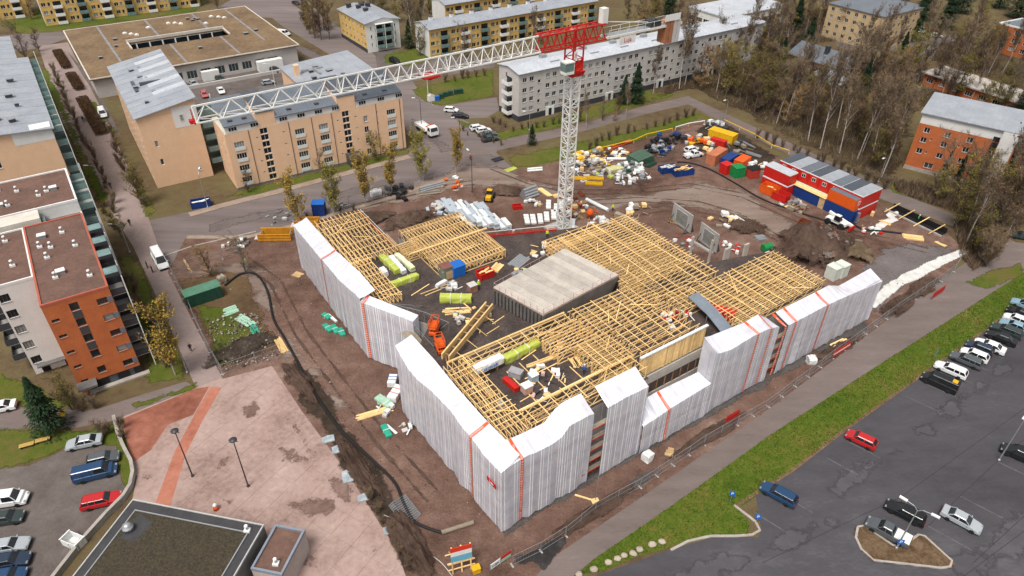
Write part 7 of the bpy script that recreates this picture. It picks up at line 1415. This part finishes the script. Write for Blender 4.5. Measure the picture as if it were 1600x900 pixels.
signpost('blue parking sign at the tip of the grass', (1140,786), 2.4, .7, .9, lblue, R(-20), 'P', sz=.7); signpost('blue parking sign standing on the asphalt by the kerb', (1181,818), 1.9, .7, .9, lblue, R(-20), 'P', sz=.7); signpost('small blue sign in the grass near the black van', (1458,562), 2.2, .3, 1.0, mat('teal_sign', (.02,.25,.40), .5, .05, 1), R(30)); signpost('blue sign beside the pickup on the planted island', (1401,858), 2.0, .7, .9, lblue, R(-10), 'P', sz=.7)
for i, (q, lab) in enumerate((((105,660),'yellow sign beside the small spruce'),((68,690),'yellow bench slab on the lawn, right one'),((43,698),'yellow bench slab on the lawn, left one'))):
    if i == 0: signpost(lab, q, 2.3, .7, 1.0, yellow, R(60))
    else:
        t = thing('park_bench', lab, 'bench', G(*q), R(25))
        for y in (-.25,0,.25): b = MB(); b.box(-.9,.9,y-.1,y+.1,.42,.47); b.build('slat', mat('bench_wood', (.5,.32,.10), .7, .1, 2), t)
        for x in (-.7,.7): b = MB(); b.box(x-.05,x+.05,-.3,.3,0,.42); b.build('leg', dsteel, t)
# sign tower and gate banners
t = thing('sign_tower', 'tall timber framed site board near the bottom edge', 'sign', G(722,893), R(18)); h = 5.2
for x in (-1.1,0,1.1): b = MB(); b.bar((x,0,0),(x,0,h), .14); b.build('post', wood, t); b = MB(); b.bar((x,0,h*.75),(x+.2,3.0,0), .12); b.build('brace', wood, t)
for z in (.9,2.0): b = MB(); b.bar((-1.6,0,z),(1.6,0,z), .1,.14); b.build('rail', wood, t)
for y in (1.2,2.4): b = MB(); b.bar((-1.5,y,.3),(1.7,y,.3), .12); b.build('rail', wood, t)
bd = mk('board', None, t, (0,-.12,2.5)); b = MB(); b.box(-1.25,1.25,-.03,.03,1.9,2.7); b.build('red_field', mat('sign_red', (.60,.045,.02), .5, .05, 1), bd); b = MB(); b.box(-1.25,1.25,-.03,.03,1.1,1.897); b.build('white_field', white, bd); b = MB(); b.box(-1.25,1.25,-.03,.03,0,1.097); b.build('blue_field', mat('sign_blue', (.14,.42,.58), .5, .1, 1), bd)
t = thing('gate_banner', 'white banner with black letters on the gate barrier, left one', 'sign', G(766,893), ang((766,893),(790,876))); b = MB(); b.box(0,1.5,-.03,.03,.3,1.3); b.build('panel', white, t); b = MB(); b.bar((0,0,0),(0,0,1.4),.07); b.bar((1.5,0,0),(1.5,0,1.4),.07); b.build('post', steel, t); lettering('LUJA', .5, black, t, (.75,-.05,.8), (pi/2,0,0))
t = thing('gate_banner', 'red and blue banner on the gate barrier, right one', 'sign', G(782,882), ang((766,893),(790,876))); b = MB(); b.box(0,1.6,-.03,.03,.9,1.4); b.build('upper_field', red, t); b = MB(); b.box(0,1.6,-.03,.03,.3,.897); b.build('lower_field', plastic_g, t); b = MB(); b.bar((0,0,0),(0,0,1.5),.07); b.bar((1.6,0,0),(1.6,0,1.5),.07); b.build('post', steel, t)
crate('yellow lantern box at the foot of the sign tower', (744,893), .9, .7, .8, yellow, 0, .4, ribs=False)
t = thing('fire_post', 'small red and white post on the plaza near the pavilion', 'post', G(338,796), .3); b = MB(); b.lathe([(.35,0),(.35,.5),(.3,.6)], 10); b.build('base', orange, t); b = MB(); b.lathe([(.25,.6),(.28,.9),(.15,1.1)], 10); b.build('cap', white, t)
for i, q in enumerate([(905,899),(928,891),(951,880),(965,874),(975,869),(989,866),(999,860),(1019,852),(1034,848)]):
    b = MB(); r = (.42,.46,.44,.42,.40,.45,.44,.45,.44)[i]; n, m_ = 12, 8; rn = i*3.3
    v = []
    for j in range(m_+1):
        for k in range(n):
            th = pi*j/m_; ph = 2*pi*k/n; p_ = Vector((sin(th)*cos(ph), sin(th)*sin(ph), cos(th))); d_ = 1+.28*noise.noise(p_*1.4+Vector((rn,0,0)))+.1*noise.noise(p_*4+Vector((rn,0,0))); v.append((p_.x*r*d_*1.1, p_.y*r*d_*.9, max(-.1, p_.z*r*d_*.75)+r*.45))
    b.add(v, [(j*n+k,j*n+(k+1)%n,(j+1)*n+(k+1)%n,(j+1)*n+k) for j in range(m_) for k in range(n)], 0, True)
    tag(b.build('boulder', mat('boulder', (.42,.36,.29), .9, .2, 1.2, (.30,.25,.20), objvar=.12), None, G(*q)), ['pale boulder half in the bottom edge, lowest of the row', 'second boulder from the bottom of the row on the grass', 'third boulder from the bottom of the row on the grass', 'fourth boulder from the bottom of the row on the grass', 'fifth boulder from the bottom, middle of the row', 'sixth boulder from the bottom of the row', 'seventh boulder from the bottom of the row', 'second boulder from the top of the row by the kerb', 'topmost boulder of the row nearest the kerb'][i], 'boulder', 'boulders along the grass')
# ---- site fences, panel by panel
FP = {}
def fence_panel(L):
    k = round(L, 1)
    if k not in FP:
        b = MB()
        for z in (.12,1.0,1.95): b.bar((.04,0,z),(L-.04,0,z), .035 if z != 1.0 else .02)
        for x in (.04, L-.04): b.bar((x,0,.05),(x,0,2.0), .05)
        for i in range(1, int(L/.22)): b.bar((i*.22,0,.12),(i*.22,0,1.95), .012)
        f = MB(); f.box(-.1,.1,-.34,.34,0,.13)
        FP[k] = (b.mesh('fence_panel', [steel]), f.mesh('foot', [concrete]))
    return FP[k]
def fence(label, pts, step=3.5):
    t = thing('mesh_fence', label, 'fence', G(*pts[0])); o = G(*pts[0]); rnd = random.Random(int(pts[0][0]))
    for a, c in zip(pts, pts[1:]):
        A, B_ = G(*a), G(*c); L = (B_-A).length; n = max(1, round(L/step)); rz = atan2(B_.y-A.y, B_.x-A.x)
        for i in range(n):
            pm, fm = fence_panel(L/n); p_ = A.lerp(B_, i/n)-o; mk('fence_panel', pm, t, p_, rz+rnd.uniform(-.015,.015)); mk('foot', fm, t, p_, rz)
    return t
fence('long mesh fence between right sheeting and footpath', [(800,884),(845,862),(884,838),(930,800),(1000,762),(1100,695),(1200,636),(1300,560),(1400,487),(1470,440)])
fence('mesh fence along the promenade side of the fenced plot', [(348,585),(320,535),(296,480),(268,428)]); fence('mesh fence at the plaza end of the fenced plot', [(348,585),(400,566),(440,552)]); fence('mesh fence along the street with the birches', [(425,352),(490,338),(545,320),(600,305),(660,285),(715,268)]); fence('mesh fence along the back of the fenced plot', [(268,428),(320,412),(375,398)])
fence('mesh fence at the right corner of the site', [(1470,440),(1490,425),(1500,408)])
for i, (a, c) in enumerate((((1131,664),(1152,652)),((1298,562),(1325,545)),((1453,470),(1472,457)))):
    A, B_ = G(*a), G(*c); L = (B_-A).length; t = thing('fence_banner', ['red banner on the footpath fence nearest the low sheeting', 'red and white banner on the fence in the middle of right sheeting', 'red banner at the far right end of the footpath fence'][i], 'banner', A+Vector((.06,-.09,0)), atan2(B_.y-A.y, B_.x-A.x)); b = MB(); b.box(0,L,-.03,.0,.5,1.9); b.build('cloth', mat('banner_red', (.55,.03,.022), .6, .1, 2), t); b = MB(); b.box(.1,L-.1,-.045,-.032,1.0,1.25); b.build('stripe', white if i == 1 else mat('banner_dark', (.30,.012,.012), .6, .1, 2), t)
for i, (q, h) in enumerate((((930,783),5.5),((1395,0+650),5.0))):
    if i == 0: t = thing('wire_mast', 'thin grey mast with timber foot on the gravel by the fence', 'mast', G(*q), .3); b = MB(); b.tube((0,0,0),(.1,0,6.2), .04,.04,6); b.build('pole', steel, t); b = MB(); b.bar((-2.2,1.6,.1),(.2,-.2,.1), .2,.15); b.box(-.5,.5,-.4,.4,0,.1); b.build('foot', wood, t)
t = thing('glass_wall', 'curved low concrete wall between lower left car park and pavilion', 'wall', G(180,655)); pts = [(180,655),(186,680),(195,702),(207,725),(210,742),(206,762),(195,780),(170,805),(130,850),(95,895),(80,915)]; o = G(180,655); b = MB()
Pw = [G(*p)-o for p in pts]; v = []
for i, p_ in enumerate(Pw):
    d_ = (Pw[min(i+1,len(Pw)-1)]-Pw[max(i-1,0)]).normalized(); nn = Vector((-d_.y,d_.x,0))*.22; w_ = 1.0+i*.06; v += [p_-nn, p_+nn, p_+nn+Vector((0,0,.9)), p_-nn+Vector((0,0,.9))]
n = len(Pw); b.add(v, [(i*4+j,(i+1)*4+j,(i+1)*4+(j+1)%4,i*4+(j+1)%4) for i in range(n-1) for j in range(4)]+[(0,1,2,3),(4*n-1,4*n-2,4*n-3,4*n-4)]); t.name = 'curved_wall'; b.build('wall', mat('mossy_wall', (.33,.34,.31), .9, .15, .5), t); b = MB(); b.add([(x,y,z+.003) for (x,y,z) in [tuple(q) for k, q in enumerate(v) if k % 4 in (2,3)]], [(2*i,2*i+1,2*i+3,2*i+2) for i in range(n-1)]); b.build('coping', m_kerb, t)
crate('white lattice cage on the curved wall beside the pavilion', (118,850), 1.4, 2.4, 1.2, plastic_w, 0, R(70), open_=True, ribs=True, name='bike_rack', cat='rack')
for i, q in enumerate([(683,157),(689,154),(696,151),(704,149),(713,147),(720,146)]): crate(['blue recycling bin at the left end of the bin row', 'second bin in the recycling row on the lawn', 'third bin in the recycling row on the lawn', 'fourth bin in the recycling row on the lawn', 'fifth bin in the recycling row on the lawn', 'last bin in the recycling row on the lawn'][i], q, 1.3, 1.0, 1.3, lblue if i == 0 else dgreen, 0, R(20), ribs=False, name='recycling_bin', cat='bin')
# ================================================================ TREES
m_bark = mat('bark', (.13,.105,.085), .95, .25, 2, (.07,.055,.045)); m_birch = mat('birch_bark', (.50,.46,.42), .9, .3, 2.5, (.22,.19,.17)); m_twig = mat('twig', (.135,.09,.06), .95, .2, .5, objvar=.3); m_twig2 = mat('twig_pale', (.22,.165,.115), .95, .2, .5, objvar=.25)
m_bud = mat('bud_olive', (.25,.215,.04), .9, .25, .6, objvar=.25); m_bud2 = mat('bud_ochre', (.36,.20,.05), .9, .25, .6, objvar=.2); m_bud3 = mat('bud_brown', (.18,.11,.055), .9, .25, .6, objvar=.25); m_needle = mat('needle', (.014,.036,.012), .9, .3, .8, objvar=.2); m_thuja = mat('dark_conifer', (.012,.026,.012), .9, .3, .8)
def tree_proto(name, seed, H, spread, trunk_r, bark, tw, bud=None, nbud=0, narrow=.0, multi=1, twn=3.2, low=.25):
    rnd = random.Random(seed); T = MB(); K = MB(); tips = []
    def grow(p, d, L, r, lev):
        n = 3 if lev < 2 else 2; q = p
        for i in range(n):
            d = (d + Vector((rnd.uniform(-.18,.18), rnd.uniform(-.18,.18), rnd.uniform(-.02,.14)))*(1 if lev else .5)).normalized(); e = q + d*L/n; r1 = r*(.86 if lev else .8)
            (T if lev < 2 else K).tube(q, e, r if lev < 2 else r*.6, r1 if lev < 2 else r1*.6, 6 if lev < 2 else 3, 0, cap=False); q, r = e, r1
            if lev < 3 and (lev > 0 or i >= 0):
                k = (4 if lev == 0 else 2)
                for _ in range(k):
                    a = rnd.uniform(0, 6.3); el = rnd.uniform(.25,.9)+narrow; s_ = Vector((cos(a), sin(a), 0))*spread + Vector((0,0,el)); s_.normalize()
                    if lev == 0 and q.z < H*low: continue
                    grow(q - d*rnd.uniform(0, L/n*.9), (s_*.75+d*.35).normalized(), L*rnd.uniform(.36,.52)*(1 if lev else .8), r*.55, lev+1)
        if lev >= 2:
            for _ in range(int(twn*2.8)):
                b0 = p.lerp(q, rnd.uniform(.15,1)); dd = (d+Vector((rnd.uniform(-1,1),rnd.uniform(-1,1),rnd.uniform(-.5,.8)))).normalized(); l = rnd.uniform(.5,1.3)*H/13; e = b0+dd*l; w = Vector((rnd.uniform(-1,1),rnd.uniform(-1,1),rnd.uniform(-1,1))).cross(dd).normalized()*.016*H/10
                K.add([b0-w, b0+w, e], [(0,1,2)]); tips.append((b0, e))
    for m_ in range(multi):
        d0 = Vector((0,0,1)) if multi == 1 else Vector((rnd.uniform(-.3,.3), rnd.uniform(-.3,.3), 1)).normalized()
        grow(Vector((rnd.uniform(-.1,.1)*multi, rnd.uniform(-.1,.1)*multi, 0)), d0, H*.86, trunk_r/sqrt(multi), 0)
    if bud and tips:
        for _ in range(nbud):
            a, e = rnd.choice(tips); c = a.lerp(e, rnd.uniform(.2,1.05)); s_ = rnd.uniform(.06,.15)*H/10; u = Vector((rnd.uniform(-1,1),rnd.uniform(-1,1),rnd.uniform(-1,1))).normalized()*s_; v_ = u.cross(Vector((rnd.uniform(-1,1),rnd.uniform(-1,1),rnd.uniform(-1,1)))).normalized()*s_*.7; K.add([c-u, c+v_, c+u, c-v_], [(0,1,2,3)], 1)
    return (T.mesh('trunk', [bark]), K.mesh('crown', [tw, bud or tw]))
def conifer_proto(seed, H, W, m, n=2600):
    rnd = random.Random(seed); T = MB(); K = MB(); T.tube((0,0,0),(0,0,H*.97), H*.018, .03, 7)
    for _ in range(n):
        f = rnd.random()**.75; z = H*(.05+.93*f); R_ = W*(1-f)**.85*rnd.uniform(.35,1.08)*(1+.25*sin(z*3.1))+.1; a = rnd.uniform(0,6.3); d_ = Vector((cos(a),sin(a),0)); c = d_*R_+Vector((0,0,z-R_*.25)); s_ = rnd.uniform(.18,.42)*H/9; w = Vector((-d_.y,d_.x,0))*s_*.45
        K.add([c-d_*s_*.8+Vector((0,0,s_*.25))-w, c-d_*s_*.8+Vector((0,0,s_*.25))+w, c+d_*s_*.5-Vector((0,0,s_*.25))], [(0,1,2)])
    return (T.mesh('trunk', [m_bark]), K.mesh('crown', [m]))
def put_tree(pr, label, q, sc=1.0, rz=None, group=None, name='bare_tree', z=0.0, world=None, cat='tree'):
    p_ = world if world is not None else G(*q); t = thing(name, label, cat, (p_[0], p_[1], z), random.uniform(0,6.3) if rz is None else rz, group); t.scale = (sc, sc, sc); mk('trunk', pr[0], t); mk('crown', pr[1], t); return t
bare = [tree_proto('bare', s, h, sp, .20, m_bark, tw, bd, nb, nr) for s, h, sp, tw, bd, nb, nr in ((1,12,1.5,m_twig,m_bud3,450,0),(2,14,1.3,m_twig,m_bud,2200,.1),(3,11,1.6,m_twig2,m_bud2,1500,0),(4,13,1.4,m_twig2,None,0,.1),(5,15,1.1,m_twig,m_bud3,350,.2),(6,12,1.5,m_twig,m_bud,1700,0))]
birch = [tree_proto('birch', s, 10.5, .8, .10, m_birch, m_twig2, mat('birch_bud', (.50,.34,.06), .9, .25, .6, objvar=.2) if s % 2 else mat('birch_bud_olive', (.36,.32,.05), .9, .25, .6, objvar=.2), 4200, .35, low=.2) for s in (11,12,13)]
olive = [tree_proto('olive', s, 9, 1.2, .16, m_bark, m_twig2, m_bud, 2600, .1) for s in (21,22)]
shrub = [tree_proto('shrub', s, 4.2, .9, .10, m_bark, m_twig2, bd, 1100, .3, multi=4, low=.05) for s, bd in ((31,m_bud2),(32,m_bud3))]
tallb = [tree_proto('tallbirch', s, 19, .45, .17, m_birch, m_twig2, m_bud3, 500, .4, low=.4) for s in (41,42)]
spruce, thuja, pine = conifer_proto(51, 9, 2.3, m_needle), conifer_proto(52, 9, 1.15, m_thuja, 1800), conifer_proto(53, 14, 3.4, m_needle, 3600)
for i, (q, s_) in enumerate([((470,352),1.0),((522,338),1.05),((571,322),1.1),((613,302),1.05),((662,284),1.05),((712,272),.95)]): put_tree(birch[i % 3], ['young birch nearest the yellow trench boxes', 'young birch behind the blue cabin', 'young birch left of the white bulk bags', 'young birch behind the black heap', 'young birch above the grey pipe bundle', 'young birch nearest the site gate'][i], q, s_, name='birch_tree', group='street birches')
for lab, q, pr, s_ in [('dark spruce on the lawn beside the lower left car park', (82,672), spruce, 1.15), ('left one of the dark pines before the pale block', (974,162), pine, .62), ('right one of the dark pines before the pale block', (992,160), pine, .85), ('small spruce on the lawn left of the crane mast', (831,226), spruce, .62), ('large dark pine at the top of the wood', (1236,72), pine, 1.25), ('dark spruce beside the yellow three storey block', (640,75), pine, .7), ('dark spruce at the top of the wood behind', (1400,28), pine, 1.3), ('dark spruce at the upper right wood edge', (1440,30), pine, 1.4), ('dark tall spruce in the upper right', (1500,20), pine, 1.4), ('dark spruce in the far upper right corner', (1560,12), pine, 1.5), ('dark pine behind the long yellow slab', (1045,25), pine, 1.0), ('dark pine in the wood left of the red house', (1255,100), pine, 1.1), ('dark spruce in the wood above the site cabins', (1215,120), pine, .9), ('dark spruce at the left side of the red house', (1225,35), pine, 1.3), ('dark spruce in the wood right of the annexe', (1345,150), pine, .8), ('dark spruce beside the far car park', (1425,62), pine, 1.2), ('dark spruce behind the beige block left', (1475,45), pine, 1.3), ('dark spruce at the upper right edge', (1590,28), pine, 1.5), ('dark pine between the shed and the far cars', (1400,110), pine, .9), ('dark spruce near the right edge below the shed', (1590,190), pine, .9),
  ('left one of three dark columnar conifers before the orange block', (1470,282), thuja, .85), ('middle one of three dark columnar conifers before the orange block', (1493,287), thuja, .9), ('right one of three dark columnar conifers before the orange block', (1511,294), thuja, .75)]: put_tree(pr, lab, q, s_, name='conifer_tree')
for lab, q, pr, s_ in [('golden brown bushy tree at the corner of the gable block', (222,320), olive[0], 1.0), ('bare tree in the fenced plot, left one', (330,432), bare[2], .62), ('bare tree in the fenced plot, right one', (383,425), bare[3], .6), ('leaning yellowish birch beside the orange brick block', (274,586), birch[0], 1.25), ('ochre shrub tree by the promenade below the terrace', (190,372), olive[1], .7), ('brown leafy tree before the white block', (112,640), olive[0], .72), ('bare tree beside the peach block corner', (388,300), bare[0], .45), ('bare tree in front of the peach block, middle', (505,280), bare[3], .55), ('bare tree before the peach block, right part', (590,252), bare[1], .5), ('bare tree left of the top left yellow slab', (50,30), bare[2], .8), ('bare tree before the grey roofed block behind', (40,92), bare[3], .9), ('bare tree by the top left lawn', (340,14), olive[0], .7), ('bare tree on the left strip of the promenade', (62,80), bare[0], .6), ('golden tree behind the small yellow block', (620,35), olive[1], 1.1), ('large yellow green willow behind the long yellow slab', (1010,60), olive[1], 1.2), ('round yellow green tree in the upper right', (1520,60), olive[0], 1.5), ('ochre tree beside the red brick block', (1540,95), olive[1], 1.1), ('thin pale tree beside the left end of the pale slab', (725,90), bare[3], .8), ('slim bare tree before the long yellow slab', (835,85), tallb[0], .7), ('bare tree at the right end of the long yellow slab', (845,70), bare[3], .8)]: put_tree(pr, lab, q, s_, name='leafing_tree' if pr in olive else 'bare_tree')
woods = [([(1015,150),(1090,110),(1180,72),(1215,60),(1262,125),(1280,150),(1400,175),(1415,200),(1400,262),(1385,285),(1265,228),(1160,172),(1085,138)], 105, 'bare tree in the wood between the pale slab and the orange block'), ([(1195,60),(1215,30),(1300,20),(1320,62),(1270,70),(1240,90)], 18, 'bare tree in the wood left of the red house'), ([(1335,80),(1435,110),(1445,160),(1420,168),(1345,140)], 22, 'bare tree between the red house and the white roof shed'), ([(1455,95),(1470,68),(1555,75),(1560,110),(1600,120),(1600,140),(1500,105)], 20, 'bare tree among the trees below the red brick block'), ([(1490,350),(1540,320),(1600,300),(1600,345),(1560,395),(1520,425),(1500,400)], 20, 'bare tree in the thicket at the right end of the site'), ([(1395,285),(1480,300),(1590,320),(1580,335),(1500,335),(1400,300)], 6, 'bare tree along the path before the orange block'), ([(455,35),(520,45),(525,70),(490,60)], 9, 'bare tree in the grove by the crossing'), ([(640,50),(668,45),(668,85),(645,90)], 6, 'bare tree left of the long yellow slab'), ([(965,30),(1050,10),(1070,35),(1000,60)], 12, 'bare tree behind the pale slab near the top edge'), ([(1430,130),(1600,175),(1600,192),(1445,165)], 12, 'bare tree between the white roof shed and the orange block'), ([(560,0),(700,25),(690,35),(560,10)], 9, 'bare tree at the top edge behind the yellow blocks'), ([(800,2),(950,-10),(960,0),(830,12)], 8, 'bare tree between the yellow slabs'), ([(880,190),(985,178),(985,188),(890,205)], 8, 'small bare tree on the slope behind the crane mast')]
rnd = random.Random(77)
for wi, (pts, n, lab) in enumerate(woods):
    ps = [G(*p) for p in pts]; x0, x1 = min(p.x for p in ps), max(p.x for p in ps); y0, y1 = min(p.y for p in ps), max(p.y for p in ps); k = 0; done = []; tries = 0
    while k < n and tries < 4000:
        tries += 1; x, y = rnd.uniform(x0,x1), rnd.uniform(y0,y1)
        if not inside(x, y, ps) or any((x-a)**2+(y-c)**2 < 7 for a, c in done): continue
        done.append((x,y)); k += 1; r_ = rnd.random(); pr = rnd.choice(tallb) if r_ < .22 else rnd.choice(olive) if r_ < .30 else rnd.choice(bare)
        if pr in tallb: kl, kn = lab.replace('bare tree', 'tall pale trunked birch'), 'birch_tree'
        elif pr in olive: kl, kn = lab.replace('bare tree', 'olive green leafing tree'), 'leafing_tree'
        else: kl, kn = lab.replace('bare tree', ('reddish brown bare tree','olive budding bare tree','ochre budding low bare tree','pale twigged bare tree','tall brown bare tree','bushy olive bare tree')[bare.index(pr)]), 'bare_tree'
        put_tree(pr, kl, None, rnd.uniform(.65,1.05)*(.5 if 'small' in lab else 1), group=lab.replace('bare tree', 'trees'), name=kn, world=(x,y,0))
for pts, lab in [([(1500,395),(1540,350),(1575,345),(1565,390),(1530,430),(1512,430)], 'tall brown thicket shrub at the right end of the fence')]:
    ps = [G(*p) for p in pts]; k = 0; x0, x1 = min(p.x for p in ps), max(p.x for p in ps); y0, y1 = min(p.y for p in ps), max(p.y for p in ps)
    while k < 10:
        x, y = rnd.uniform(x0,x1), rnd.uniform(y0,y1)
        if inside(x,y,ps): k += 1; put_tree(shrub[k % 2], lab, None, rnd.uniform(1.1,1.9), group='thicket shrubs', name='shrub', world=(x,y,0), cat='shrub')
# shrubs lining the promenade and the blocks
for line, n, lab, s_ in [(([(84,110),(100,150),(140,235),(170,300),(185,340)]), 22, 'brown shrub on the left edge of the promenade', .62), (([(158,190),(185,240),(205,280),(232,330)]), 14, 'dark brown shrub between promenade and gable block', .6), (([(205,440),(225,490),(250,540),(262,580)]), 13, 'ochre shrub along the brick block side of the promenade', .62), (([(90,625),(125,640),(160,640)]), 6, 'brown shrub at the entrance of the brick block', .5), (([(140,680),(195,670),(200,690)]), 6, 'brown shrub at the top of the lower left car park', .45), (([(770,190),(800,205),(850,198),(900,185)]), 12, 'low shrub along the foot of the pale slab', .4), (([(910,235),(960,215),(1040,195),(1090,180)]), 14, 'low olive shrub on the bank above the storage yard', .5), (([(690,130),(760,118)]), 6, 'round shrub on the lawn beside the pale slab', .55), (([(1400,290),(1440,298),(1480,318)]), 6, 'dark shrub along the path before the orange block', .5), (([(470,345),(560,325)]), 4, 'scrub at the foot of the street birches', .3), (([(715,205),(790,230)]), 6, 'clipped shrub along the bays by the street', .35), (([(570,765),(610,840),(650,890)]), 8, 'reddish brown scrub along the plaza edge', .34), (([(1180,215),(1260,245),(1390,300)]), 16, 'brown undergrowth shrub behind the site cabins', .6), (([(1530,415),(1550,380)]), 4, 'ochre shrub beside the right path', .7)]:
    P_ = [G(*p) for p in line]; tot = sum((c-a).length for a, c in zip(P_, P_[1:]))
    for i in range(n):
        d_ = tot*(i+.5)/n
        for a, c in zip(P_, P_[1:]):
            if d_ <= (c-a).length: p_ = a.lerp(c, d_/(c-a).length); break
            d_ -= (c-a).length
        put_tree(shrub[i % 2], lab, None, s_*rnd.uniform(.75,1.25), group=lab.replace('shrub', 'shrubs', 1), name='shrub', world=(p_.x+rnd.uniform(-.6,.6), p_.y+rnd.uniform(-.6,.6), 0), cat='shrub')
def hedge(label, a, c, w, h):
    A, B_ = G(*a), G(*c); L = (B_-A).length; t = thing('hedge', label, 'hedge', A, atan2(B_.y-A.y, B_.x-A.x)); rn = random.Random(int(a[0])); b = MB(); n = int(L*w*110)
    for _ in range(n):
        x, y, z = rn.uniform(0,L), rn.uniform(-w/2,w/2), h*(1-rn.random()**2*.9); k = min(1, min(x, L-x)/.8); y *= .6+.4*k; s_ = rn.uniform(.06,.16); u = Vector((rn.uniform(-1,1),rn.uniform(-1,1),rn.uniform(-.4,1))).normalized()*s_; v_ = u.cross(Vector((rn.uniform(-1,1),rn.uniform(-1,1),rn.uniform(-1,1)))).normalized()*s_*.8; c_ = Vector((x,y,z)); b.add([c_-u, c_+v_, c_+u, c_-v_], [(0,1,2,3)])
    b.build('foliage', mat('hedge_brown', (.10,.052,.022), .95, .25, .8, (.05,.027,.014)), t); b = MB()
    for _ in range(int(L*14)): x, y = rn.uniform(.2,L-.2), rn.uniform(-w*.4,w*.4); b.bar((x,y,0),(x+rn.uniform(-.2,.2),y+rn.uniform(-.2,.2),h*.9), .05)
    stuff(b.build('stems', m_bark, t))
hedge('short brown hedge on the promenade, farthest of three', (90,82), (106,108), 3.0, 1.2); hedge('short brown hedge on the promenade, middle of three', (111,118), (126,142), 3.0, 1.2); hedge('long brown hedge on the promenade beside the white van', (129,157), (160,212), 3.2, 1.4); hedge('low green hedge at the terrace garden', (145,325), (172,322), 1.2, 1.2)
def undergrowth(name, label, polys, n, seed):
    rn = random.Random(seed); b = MB()
    for pts in polys:
        ps = [G(*p) for p in pts]; x0, x1 = min(p.x for p in ps), max(p.x for p in ps); y0, y1 = min(p.y for p in ps), max(p.y for p in ps); k = 0
        while k < n:
            x, y = rn.uniform(x0,x1), rn.uniform(y0,y1)
            if not inside(x,y,ps): continue
            k += 1; h = rn.uniform(.3,1.8)*(1.2+noise.noise(Vector((x*.15,y*.15,1)))); c = Vector((x,y,0)); e = c+Vector((rn.uniform(-.8,.8),rn.uniform(-.8,.8),h)); w = Vector((rn.uniform(-1,1),rn.uniform(-1,1),0)).normalized()*rn.uniform(.03,.10); b.add([c-w, c+w, e], [(0,1,2)], rn.randrange(3))
    o = b.build(name, [m_twig, m_twig2, mat('dead_leaf', (.12,.07,.03), .95, .25, 1)]); stuff(o); tag(o, label, 'undergrowth')
undergrowth('undergrowth', 'tangled brown undergrowth covering the floor of the wood', [w_[0] for w_ in woods[:6]], 9000, 5)
